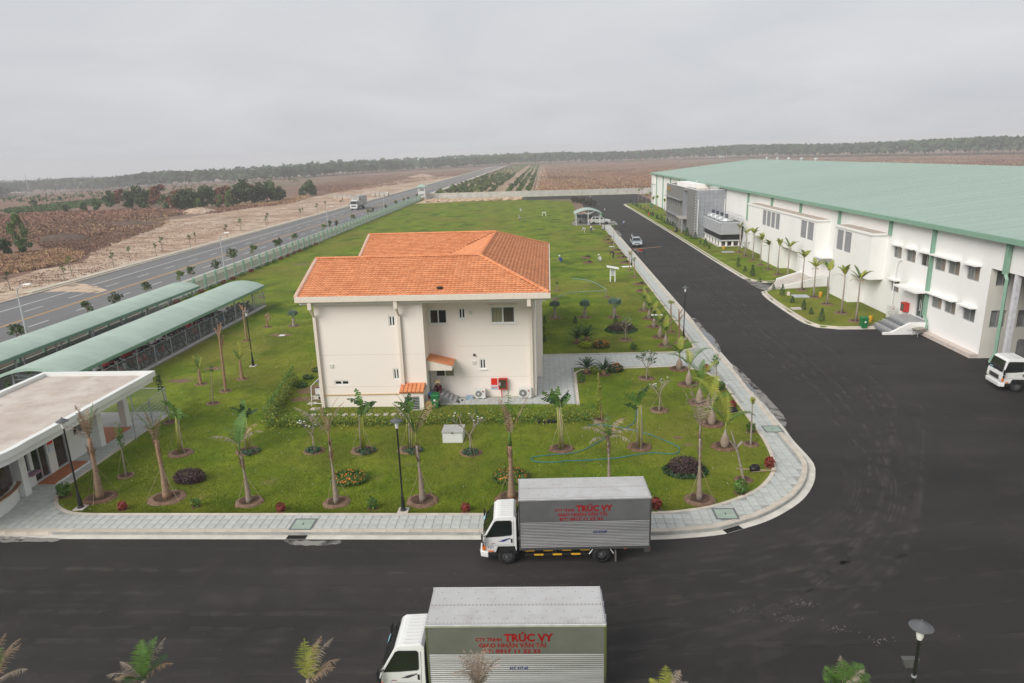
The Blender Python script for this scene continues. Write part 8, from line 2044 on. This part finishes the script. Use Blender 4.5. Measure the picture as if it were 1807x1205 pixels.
for k in range(4): MB().tube([(-1.2, -.1 + .06 * k, .0), (3.2, .1 + .1 * k, .25 - .03 * k)], .035, 5).build('pole', mat('pole_wood', (.36, .22, .14), .8, var=.2), t, local=True)
# things in the right-hand beds
yb = mat('marker_yellow', (.62, .33, .02), .6, var=.08)
for k, (x, y) in enumerate([(1395.5, 492), (1447.4, 523.5), (1535.7, 567), (1277, 440)]):
    c0 = G(x, y, .13); t = thing('marker_bollard', c0, f'short yellow marker bollard in the right-hand bed, {["before the longer white bay", "beside the steel hatch plate", "nearest the green bin", "near the cooling tower"][k]}', 'bollard', 'yellow marker bollards'); MB().lathe([(.12, 0), (.12, .16), (.17, .18), (.17, .5), (.12, .52)], 12).build('drum', yb, t, local=True); MB().lathe([(.1, -.02), (.1, .04)], 10).build('foot', conc, t, local=True)
p0, p1, p2, p3 = [G(x, y, .22) for x, y in ((1395, 519.5), (1423, 519.5), (1430, 524.2), (1403, 524.2))]
t = thing('hatch_plate', (p0 + p2) / 2 - Vector((0, 0, .1)), 'flat pale steel hatch plate on the lawn before the short bay', 'hatch'); MB().hexa([tuple(p3 - UP * .08), tuple(p2 - UP * .08), tuple(p1 - UP * .08), tuple(p0 - UP * .08)], [tuple(p3), tuple(p2), tuple(p1), tuple(p0)]).build('plate', mat('plate_steel', (.50, .53, .57), .4, metal=.4, var=.06), t); MB().bx(p0.x - .35, p0.x - .1, p0.y - .1, p0.y + .15, .13, .5).build('vent_post', cream_t, t)
c0 = G(1406, 544.6, .13); tag(MB().bx(c0.x - .5, c0.x + .5, c0.y - .5, c0.y + .5, .12, .17).build('concrete_slab', conc), 'square concrete slab at the kerb of the right-hand bed', 'slab')
tag(MB().bx(c0.x - .3 - 15, c0.x + .3 - 15, 143, 144, .12, .17).build('concrete_slab', conc), 'small pale slab far along the left lawn edge near the carport', 'slab')
c0 = G(1274, 445, .13); tag(MB().bx(c0.x, c0.x + 1.8, c0.y - .6, c0.y + .6, .12, .2).build('concrete_slab', MATS['plate_steel']), 'pale steel lid on the grass before the cooling tower', 'slab')
ac = ac_unit(30.4, 61.6, .14, 'tall pale air conditioner at the warehouse wall by the entrance steps', .55, 1.25)
ac.rotation_euler = (0, 0, 0)
t = thing('fire_hose_cabinet', (31.3, 60.6, .13), 'red fire hose cabinet on the warehouse wall left of the entrance door', 'cabinet'); bevel(MB().bx(31.1, 31.54, 60.3, 61.0, 1.15, 1.95).build('cabinet', redp, t), .02); MB().bx(31.08, 31.1, 60.4, 60.9, 1.25, 1.85).build('front_panel', MATS['cabinet_glass'], t); MB().bx(31.3, 31.54, 60.5, 60.8, .13, 1.15).build('pedestal', gw, t)
t = thing('satellite_pipe', (31.2, 62.9, .13), 'white curved pipe rising along the warehouse wall by the downpipe', 'pipe'); MB().tube([(31.3, 63.0, .3), (31.3, 63.0, 4.6), (31.35, 62.9, 5.2), (31.5, 62.5, 5.45)], .05, 6).build('pipe_run', alu_w, t)
c0 = G(1145, 380.5, .13); t = thing('fire_hydrant', c0, 'small red fire hydrant at the far kerb before the office', 'hydrant'); MB().lathe([(.16, 0), (.12, .08), (.12, .55), (.16, .6), (.1, .75), (.03, .82)], 10).build('barrel', redp, t, local=True); MB().tube([(-.22, 0, .45), (.22, 0, .45)], .06, 8).build('outlet', redp, t, local=True)
c0 = G(1150.5, 354, .0); tag(MB().lathe([(.5, 0), (.55, .9), (.45, 1.0)], 10, tuple(c0)).build('orange_drum', mat('orange_drum', (.50, .17, .03), .6)), 'orange drum beside the far warehouse corner', 'drum')
# stack of timber and nursery pots by the far carport
t = thing('brush_pile', G(1032, 361, .13), 'row of dark uprooted shrubs along the far yard kerb', 'brush pile')
P, D = crown_points([(x * .9 - 3, 14 - x * 3.2, .9, .9, 1.6, 1.0 + .3 * (x % 2)) for x in range(7)], 900, shell=.3); V, F = leaf_quads(P, D, .28); np_obj('foliage', V, F, mat('wilted_leaf', (.05, .045, .035), .9, var=.3), parent=t)
mb = MB()
for x in range(7): mb.tube([(x * .9 - 3, 14 - x * 3.2, 0), (x * .9 - 3.2, 14 - x * 3.2, 1.8)], .05, 5)
mb.build('stems', bark_br, t, local=True)
# white trestle on the far lawn
c0 = lawn(960, 381); t = thing('trestle', c0, 'small white trestle standing on the far lawn', 'trestle'); mb = MB()
for s in (-.3, .3): mb.tube([(s, 0, .9), (s * 1.8, -.35, 0)], .05, 5); mb.tube([(s, 0, .9), (s * 1.8, .35, 0)], .05, 5)
mb.build('legs', alu_w, t, local=True); MB().bx(-.5, .5, -.07, .07, .88, 1.0).build('beam', alu_w, t, local=True)
# plastic bags with seedlings at the hedge foot
for k, (x, y) in enumerate([(951, 746), (960, 747), (969, 746.5), (978, 746)]):
    c0 = lawn(x, y); tag(MB().lathe([(.09, 0), (.11, .1), (.1, .22)], 8, tuple(c0)).build('nursery_pot', mat('nursery_black', (.02, .022, .03), .6)), f'small black nursery pot at the hedge foot, {ORD[k]} of the group from the left', 'pot', 'nursery pots at the hedge foot')
# gold letters on the office block
for k, (h_, w_) in enumerate(((1.0, .3), (.8, .28), (.62, .5), (.9, .3), (.62, .45), (.75, .25))):
    y = 155.9 - k * .95; MB().bx(XG - .07, XG - .01, y - w_, y, 7.15, 7.15 + h_).build('gold_letter', gold, of)
# lawn strip with the near palms, just below the picture
struct(sheet('near_lawn', [(-95, 6), (60, 6), (60, 15.3), (-95, 15.3)], .12, grass_m, .1))
# ================================================================ COUNTRY BEYOND THE SITE
_TS = np.geomspace(20, 2400, 500)
def GT(px_, py_):
    """point of the far terrain seen at a photo pixel"""
    d = ray(px_, py_); z = CAM_H + d.z * _TS - terrain_z(d.x * _TS, d.y * _TS); i = int(np.argmax(z <= 0))
    if z[i] > 0: i = len(_TS) - 1
    t = _TS[i - 1] + (_TS[i] - _TS[i - 1]) * z[i - 1] / max(1e-9, z[i - 1] - z[i]) if i else _TS[0]
    return Vector((d.x * t, d.y * t, float(terrain_z(d.x * t, d.y * t))))
tr_dark = mat('tree_leaf_dark', (.052, .088, .028), .6, var=.35, scale=.6, transl=.15, rand=.25)
tr_mid = mat('tree_leaf_mid', (.085, .14, .04), .6, var=.35, scale=.6, transl=.15, rand=.2)
tr_red = mat('tree_leaf_rust', (.20, .085, .05), .8, var=.35, scale=.6, rand=.2)
tr_lite = mat('tree_leaf_light', (.15, .215, .06), .6, var=.3, scale=.6, transl=.2, rand=.15)
def tree_proto(seed, H, W, n, m, size, trunk_h=.3, name='broadleaf_tree'):
    rs = np.random.default_rng(seed); rn = random.Random(seed); t = thing(name, (0, 0, 0), None, None)
    mb = MB(); mb.tube([(0, 0, -.1), (rn.uniform(-.1, .1), 0, H * .35), (0, 0, H * .75)], [H * .025 + .03, H * .018 + .02, .02], 6); cl = []
    for k in range(7):
        a = rn.uniform(0, 6.28); z = H * rn.uniform(trunk_h + .1, .9); r = W * .5 * rn.uniform(.3, .75) * (1.1 - abs(z / H - .6)); p = (r * math.cos(a), r * math.sin(a), z); mb.tube([(0, 0, z * .7), p], [H * .012 + .01, .01], 4)
        s = W * rn.uniform(.18, .33); cl.append((*p, s, s, s * rn.uniform(.7, 1.1)))
    cl.append((0, 0, H * .86, W * .2, W * .2, H * .13)); mb.build('trunk', bark_gr, t, local=True)
    P, D = crown_points(cl, n, rs, .35); V, F = leaf_quads(P, D, size, .6, .3, rs); np_obj('crown', V, F, m, parent=t); return t
def placer(protos):
    st = [False] * len(protos)
    def put(i, loc, s, label, cat, group, sz=None):
        i %= len(protos); o = copy_tree(protos[i]) if st[i] else protos[i]; st[i] = True
        o.location = loc; o.rotation_euler = (0, 0, random.uniform(0, 6.28)); o.scale = (s, s, sz or s); return tag(o, label, cat, group)
    return put
# small trees along both sides of the public road
road_p = [tree_proto(s, 2.6, 1.7, 240, m, .16, .35, 'roadside_tree') for s, m in ((1, tr_mid), (2, tr_dark), (3, tr_mid), (4, tr_lite))]
put = placer(road_p)
near = [((100, 565), (100, 535)), ((172, 547), (170, 518)), ((225, 527), (226, 510)), ((285, 505), (287, 487)), ((333, 497), (333, 472)), ((366, 482), (367, 462)), ((403, 470), (404, 441)), ((441, 457), (441, 434)), ((463, 443), (463, 429)), ((490, 440), (491, 420)), ((512, 430), (513, 415)), ((553, 412), (553, 402)), ((568, 408), (569, 391)), ((590, 403), (591, 395)), ((602, 393), (603, 383)), ((628, 383), (628, 375)), ((644, 380), (644, 369)), ((662, 372), (662, 364)), ((683, 365), (683, 357)), ((696, 360), (696, 351)), ((709, 357), (709, 349)), ((727, 351), (727, 343)), ((-3, 610), (0, 585))]
for k, (b_, t_) in enumerate(near):
    b = G(*b_, .05); b.x = rx(b.y) + 7.8; H = max(1.5, hgt(b, t_)) if k < 40 else 2.5
    put(k, b, min(1.9, max(.8, H / 2.3)), f'young tree on the verge between fence and public road, {ORD[k]} from the viewer' if k < 22 else 'young tree on the near road verge cut by the left picture edge', 'tree', 'young trees along the near road verge')
thin_p = [tree_proto(s, 2.6, .9, 70, m, .12, .5, 'roadside_sapling') for s, m in ((11, tr_lite), (12, tr_dead) if False else (12, tr_mid), (13, tr_lite))]
put2 = placer(thin_p)
farp = [(22, 527), (76, 512), (132, 495), (178, 484), (210, 472), (248, 458), (283, 452), (316, 443), (343, 436), (368, 428), (391, 419), (417, 408), (438, 401), (451, 396), (500, 385), (517, 380), (530, 377), (547, 370), (567, 366), (577, 362)]
for k, (x, y) in enumerate(farp):
    b = G(x, y, 0); b.x = rx(b.y) - 12.6 - 2.5 * (k % 2); put2(k, b, random.uniform(.9, 1.25), f'thin sapling on the bare earth beyond the public road, {ORD[k]} from the viewer', 'sapling', 'thin saplings beyond the public road')
# belt of trees and scrub at left
belt_p = [tree_proto(s, 6, 5.0, 900, m, .38, .12, 'belt_tree') for s, m in ((21, tr_dark), (22, tr_dark), (23, tr_mid), (24, tr_red), (25, tr_lite))]
put3 = placer(belt_p)
BT = [(195, 365, 32, 0), (212, 362, 30, 3), (228, 368, 34, 0), (240, 364, 38, 1), (252, 370, 32, 0), (266, 362, 30, 2), (280, 364, 40, 3), (292, 370, 28, 2), (305, 366, 24, 2), (314, 370, 36, 3), (326, 372, 40, 1), (338, 372, 44, 0), (352, 372, 24, 4), (360, 368, 42, 1), (374, 364, 38, 0), (388, 368, 26, 4), (396, 364, 38, 3), (406, 368, 34, 4), (420, 362, 38, 0), (432, 360, 44, 1), (444, 358, 36, 3), (452, 358, 26, 4), (460, 358, 40, 0), (472, 356, 38, 1), (484, 356, 30, 2), (494, 354, 26, 1), (170, 372, 24, 2), (150, 374, 20, 2), (118, 376, 18, 2), (60, 366, 16, 2), (535, 346, 20, 1), (549, 344, 30, 0), (548, 345, 24, 2), (38, 424, 52, 4), (45, 448, 32, 2), (12, 450, 34, 0), (28, 432, 44, 4), (-8, 452, 40, 1)]
for k, (x, y, hp, i) in enumerate(BT):
    b = GT(x, y); H = hp * b.y / 1204.7 * .98
    kind = ['dark round', 'dark broad', 'green bushy', 'rusty-leaved', 'light green pointed', 'dark dense'][i]
    lab = f'{kind} tree in the belt beyond the bare earth, {ORD[k]} from the left' if k < 26 else (f'{kind} bush at the left end of the tree belt, {ORD[k - 26]} leftwards' if k < 30 else (['tree standing apart right of the belt, lower one', 'tall tree standing apart right of the belt', 'tree hugging the tall lone one right of the belt'][k - 30] if k < 33 else f'{kind} tree in the nearest clump at the left edge, {ORD[k - 33]} of five'))
    o = put3(i, b, H / 6.3, lab, 'tree', 'trees in the left belt'); o.scale = (H / 6.3 * (1.0 if i != 4 else .6), H / 6.3 * (1.0 if i != 4 else .6), H / 6.3)
# dry red scrub and tussocks (cannot be counted)
def patch_idx(P, k):
    x, y = P[:, 0], P[:, 1]; v = np.sin(x * .05 + 1.7 * np.sin(y * .017)) + np.sin(y * .043 + 2 * np.sin(x * .021)) + rng.normal(0, .7, len(P))
    return np.clip(((v + 2.2) / 4.4 * k).astype(int), 0, k - 1)
def scrub(name, label, px_poly, n, h, w, mats, spread=3, y_pow=1.0):
    xs_ = [p[0] for p in px_poly]; ys2 = [p[1] for p in px_poly]; out = []
    while len(out) < n:
        x, y = random.uniform(min(xs_), max(xs_)), min(ys2) + (max(ys2) - min(ys2)) * random.random() ** y_pow
        if inside((x, y), px_poly): out.append(GT(x, y))
    C = np.array([tuple(p) for p in out]); k = spread; n2 = n * k
    P = np.repeat(C, k, 0); s = rng.uniform(.5, 1.3, n2) * h; P = P + np.stack([rng.normal(0, w, n2), rng.normal(0, w, n2), s * .4], 1); D = rng.normal(0, 1, (n2, 3)); D[:, 1] -= 1.2; D[:, 2] *= .4
    V, F = leaf_quads(P, D, s * .55, .45, 0.0); return stuff(np_obj(name, V, F, mats, patch_idx(P, len(mats))), label, 'scrub')
sc1 = mat('scrub_rust', (.30, .165, .115), .95, var=.3, scale=.3); sc2 = mat('scrub_straw', (.40, .265, .15), .95, var=.3, scale=.3); sc3 = mat('scrub_dark', (.19, .115, .085), .95, var=.3, scale=.3); sc4 = mat('scrub_olive', (.16, .15, .07), .95, var=.3, scale=.3)
scrub('dry_scrub', 'mass of dry reddish scrub behind the bare earth at left', [(-40, 385), (60, 376), (200, 372), (300, 368), (365, 372), (300, 382), (210, 392), (190, 415), (100, 425), (-40, 430)], 9000, .9, .5, [sc1, sc1, sc3, sc2])
scrub('dry_scrub', 'patchy dark brush around the soil heaps by the bare earth', [(60, 430), (110, 425), (190, 415), (215, 392), (300, 384), (290, 398), (190, 434), (150, 450), (90, 442)], 3500, .45, .4, [sc1, sc3, sc3, sc2])
scrub('dry_scrub', 'straw-coloured tussocks at the left picture edge by the dirt track', [(-40, 455), (60, 445), (110, 440), (150, 448), (130, 462), (60, 476), (-40, 492)], 4500, .55, .3, [sc2, sc2, sc1, sc4], 4)
scrub('dry_scrub', 'dry brush at the foot of the tree belt', [(360, 372), (500, 352), (560, 342), (520, 358), (440, 368), (370, 378)], 1200, .8, .5, [sc2, sc1, sc3])
scrub('dry_scrub', 'wide brown scrub field beyond the far wall', [(950, 337), (955, 292), (1200, 284), (1150, 335)], 11000, .75, .8, [sc1, sc1, sc2, sc3], 3, 1.0)
scrub('dry_scrub', 'brown scrub across the road left of the plantation', [(520, 335), (620, 312), (860, 298), (800, 312), (700, 326), (600, 340)], 6000, .5, .8, [sc1, sc3, sc3, sc1])
scrub('dry_scrub', 'far brown field beyond the warehouse roof at right', [(1160, 290), (1500, 278), (1830, 272), (1830, 300), (1500, 300)], 3500, 1.0, 1.5, [sc1, sc3, sc2])
scrub('green_scrub', 'low green thicket beyond the belt at far left', [(0, 372), (80, 362), (170, 352), (200, 356), (120, 370), (20, 378)], 1400, 1.1, .7, [tr_mid, tr_dark, tr_mid])
scrub('green_scrub', 'scattered green bushes over the far left fields', [(0, 362), (0, 345), (300, 330), (560, 312), (540, 322), (300, 345)], 260, 1.8, 1.2, [tr_dark, tr_mid, sc4], 5)
clod = mat('earth_clod', (.36, .24, .165), .95, var=.3, scale=1)
scrub('earth_clods', 'broken clods and rubble over the bare earth by the road', [(0, 520), (10, 500), (135, 464), (200, 408), (290, 392), (440, 368), (560, 348), (600, 350), (450, 392), (300, 440), (150, 488)], 2600, .22, .25, [clod, sc3, dirt_m])
# young plantation in rows along the road
plant_p = [tree_proto(s, 2.8, 2.2, 130, m, .30, .2, 'plantation_tree') for s, m in ((31, tr_mid), (32, tr_mid), (33, tr_lite), (34, tr_dark))]
put4 = placer(plant_p)
pts = []
for x in (-44, -40, -36, -32, -28, -24, -16, -12, -8):
    y = 272.0
    while y < 1000:
        y += random.uniform(5.8, 8.6)
        if random.random() < .12: continue
        pts.append((x + random.uniform(-.5, .5) - .006 * (y - 272), y))
pts.sort(key=lambda q: q[1])
for k, (x, y) in enumerate(pts[:300]): put4(k, (x, y, -.05), random.uniform(.75, 1.15), 'young green tree in the plantation rows beyond the far wall', 'tree', 'plantation trees in rows')
rest_p = pts[300:]; C = np.array([(x, y, 0) for x, y in rest_p]); kq = 7; P = np.repeat(C, kq, 0) + np.stack([rng.normal(0, .55, len(C) * kq), rng.normal(0, .55, len(C) * kq), rng.uniform(.7, 2.7, len(C) * kq)], 1)
V, F = leaf_quads(P, rng.normal(0, 1, P.shape), .45, .7); stuff(np_obj('far_plantation', V, F, [tr_mid, tr_lite, tr_dark], rng.integers(0, 3, len(F))), 'rows of young plantation trees running to the far forest', 'plantation')
track = layered('plantation_track', (.36, .25, .17), [((.46, .36, .27), .2, .45, .62, .8, (1, .3, 1), 2.), ((.24, .15, .10), .5, .5, .7, .7, (1, 1, 1), 6.)])
struct(sheet('plantation_track', [(-5.5, 266), (2.5, 266), (-1, 560), (-6, 1000), (-9, 1000), (-7.5, 560)], -.03, track)); struct(sheet('plantation_track', [(-46, 266), (-6.6, 266), (-10.6, 1000), (-50, 1000)], -.035, mat('plantation_soil', (.34, .24, .165), .95, var=.25, scale=.1)))
# forest edge all along the horizon
line = [(-90, 356), (0, 347), (120, 339), (300, 328), (480, 317.5), (600, 309), (700, 302), (800, 296.5), (903, 291.5), (1000, 288), (1100, 285), (1200, 281.5), (1300, 279), (1500, 276), (1700, 273), (1860, 271)]
L3 = [GT(x, y) for x, y in line]; fl_ = resample(L3, 6.0)
Ps, Ds, S = [], [], []; trunks = MB()
for i, p in enumerate(fl_):
    away = Vector((p.x, p.y, 0)).normalized()
    pxf = i / len(fl_)
    for rw in range(9):
        if rw > 3 and random.random() < .35: continue
        q = p + away * (rw * 13 + random.uniform(-4, 4)) + Vector((random.uniform(-4, 4), random.uniform(-4, 4), 0))
        gz = float(terrain_z(q.x, q.y)); H = (14.0 + 2.5 * math.sin(i * .021) + 1.5 * math.sin(i * .11)) * random.uniform(.95, 1.05) * (1.12 if q.x < -350 else 1.0)
        nq = 26 if rw < 3 else 14
        for k in range(nq):
            z = H * random.uniform(.30 if rw < 1 else .5, 1.0); w = H * .26 * (1.25 - z / H)
            Ps.append((q.x + random.gauss(0, 1) * w, q.y + random.gauss(0, 1) * w, gz + z)); Ds.append((-away.x, -away.y, .3)); S.append(random.uniform(2.2, 3.6))
        if rw < 2: trunks.tube([(q.x, q.y, gz - .5), (q.x, q.y, gz + H * .7)], [.28, .15], 3, caps=False)
V, F = leaf_quads(np.array(Ps), np.array(Ds), np.array(S), .75, .3)
fo_a = mat('forest_leaf', (.042, .072, .034), .8, var=.3, scale=.02); fo_b = mat('forest_leaf_pale', (.062, .092, .042), .8, var=.25, scale=.02); fo_c = mat('forest_leaf_dark', (.030, .054, .028), .8, var=.3, scale=.02)
fr = thing('forest', (0, 0, 0), 'distant plantation forest closing the whole horizon', 'forest'); fr['kind'] = 'stuff'
np_obj('canopy', V, F, [fo_a, fo_b, fo_c], rng.choice(3, len(F), p=[.5, .2, .3]), parent=fr)['kind'] = 'stuff'
trunks.build('tree_trunks', mat('forest_trunk', (.30, .28, .23), .9), fr)['kind'] = 'stuff'
# second, farther ridge of woodland showing above the left-hand fields
Ps, Ds, S = [], [], []
for i, p in enumerate(fl_):
    if p.x > 40: continue
    away = Vector((p.x, p.y, 0)).normalized()
    for rw in range(10):
        q = p + away * (170 + rw * 70 + random.uniform(-30, 30)); 
        if abs(q.x) > 2380 or q.y > 2380: continue
        gz = float(terrain_z(q.x, q.y))
        for k in range(3): Ps.append((q.x + random.gauss(0, 4), q.y + random.gauss(0, 4), gz + random.uniform(7, 17))); Ds.append((-away.x, -away.y, .8)); S.append(random.uniform(3, 5.5))
V, F = leaf_quads(np.array(Ps), np.array(Ds), np.array(S), .7, .6); stuff(np_obj('far_woodland', V, F, [fo_a, fo_c], rng.integers(0, 2, len(F))), 'hazy woodland behind the forest edge at left', 'woodland')
# a few far sheds and masts
def shed(label, px_, w, d, h, m=white_w):
    b = GT(*px_); t = thing('far_shed', b, label, 'shed'); MB().bx(-w / 2, w / 2, -d / 2, d / 2, -.5, h).build('wall', m, t, local=True)
    MB().prism([(-w / 2 - .4, -d / 2 - .4, h), (-w / 2 - .4, d / 2 + .4, h), (-w / 2 - .4, 0, h + 1.6)], (w + .8, 0, 0)).build('roof', mat('shed_roof', (.55, .56, .56), .7), t, local=True)
    for k in range(3): MB().bx(-w / 2 + (k + .3) * w / 3, -w / 2 + (k + .7) * w / 3, -d / 2 - .03, -d / 2 - .003, h * .3, h * .75).build('window', gl_dark, t, local=True)
shed('pale shed far off in the fields left of the road', (508, 312), 16, 8, 3.2); shed('pale shed at the forest foot at the far left', (30, 340), 20, 9, 4); shed('tiny white house at the forest edge right of the plantation', (1274, 277.5), 8, 7, 4.5); shed('second tiny white house at the forest edge beyond the warehouse', (1255, 278.5), 7, 6, 3.5)
for k, (x, y, h_) in enumerate([(52, 345, 26), (1425, 276.5, 24)]):
    b = GT(x, y); t = thing('lattice_mast', b, ['thin lattice mast on the left horizon', 'thin mast rising above the forest over the warehouse roof'][k], 'mast'); mb = MB()
    for a in range(3): mb.tube([(.9 * math.cos(a * 2.09), .9 * math.sin(a * 2.09), 0), (.2 * math.cos(a * 2.09), .2 * math.sin(a * 2.09), h_)], .12, 4)
    for z in range(0, int(h_), 3): mb.tube([(.8 * math.cos(k_ * 2.09), .8 * math.sin(k_ * 2.09), z + 1.5 * (k_ % 2)) for k_ in range(4)], .06, 3)
    mb.build('lattice', pole_m, t, local=True)
# concrete culvert pipes left beside the road
for k, (x, y) in enumerate([(672, 346), (606, 352)]):
    b = G(x, y, 0); t = thing('culvert_pipes', b, ['stack of concrete pipes beside the far public road', 'lower stack of concrete pipes nearer the lorry'][k], 'pipes')
    for q in range(4): MB().tube([(-3 + q * 1.9, -1, .9), (-3 + q * 1.9, 1.4, .9)], .9, 14).build('pipe', conc, t, local=True)

# ---------------------------------------------------------------- haze: one closed box of even, thin air
hz = MB().bx(-2520, 2520, -420, 2520, -27.5, 33).build('haze', mat('haze_air', (.8, .8, .8)), None)
m = bpy.data.materials.new('haze_volume'); m.use_nodes = True; nt = m.node_tree; nt.nodes.clear()
ho_ = nt.nodes.new('ShaderNodeOutputMaterial'); pv = nt.nodes.new('ShaderNodeVolumePrincipled'); pv.inputs['Color'].default_value = (.86, .88, .92, 1); pv.inputs['Density'].default_value = HAZE; pv.inputs['Anisotropy'].default_value = 0.0
nt.links.new(pv.outputs[0], ho_.inputs['Volume']); hz.data.materials.clear(); hz.data.materials.append(m); tag(hz, 'thin pale haze over the whole landscape', 'haze', None, 'stuff')
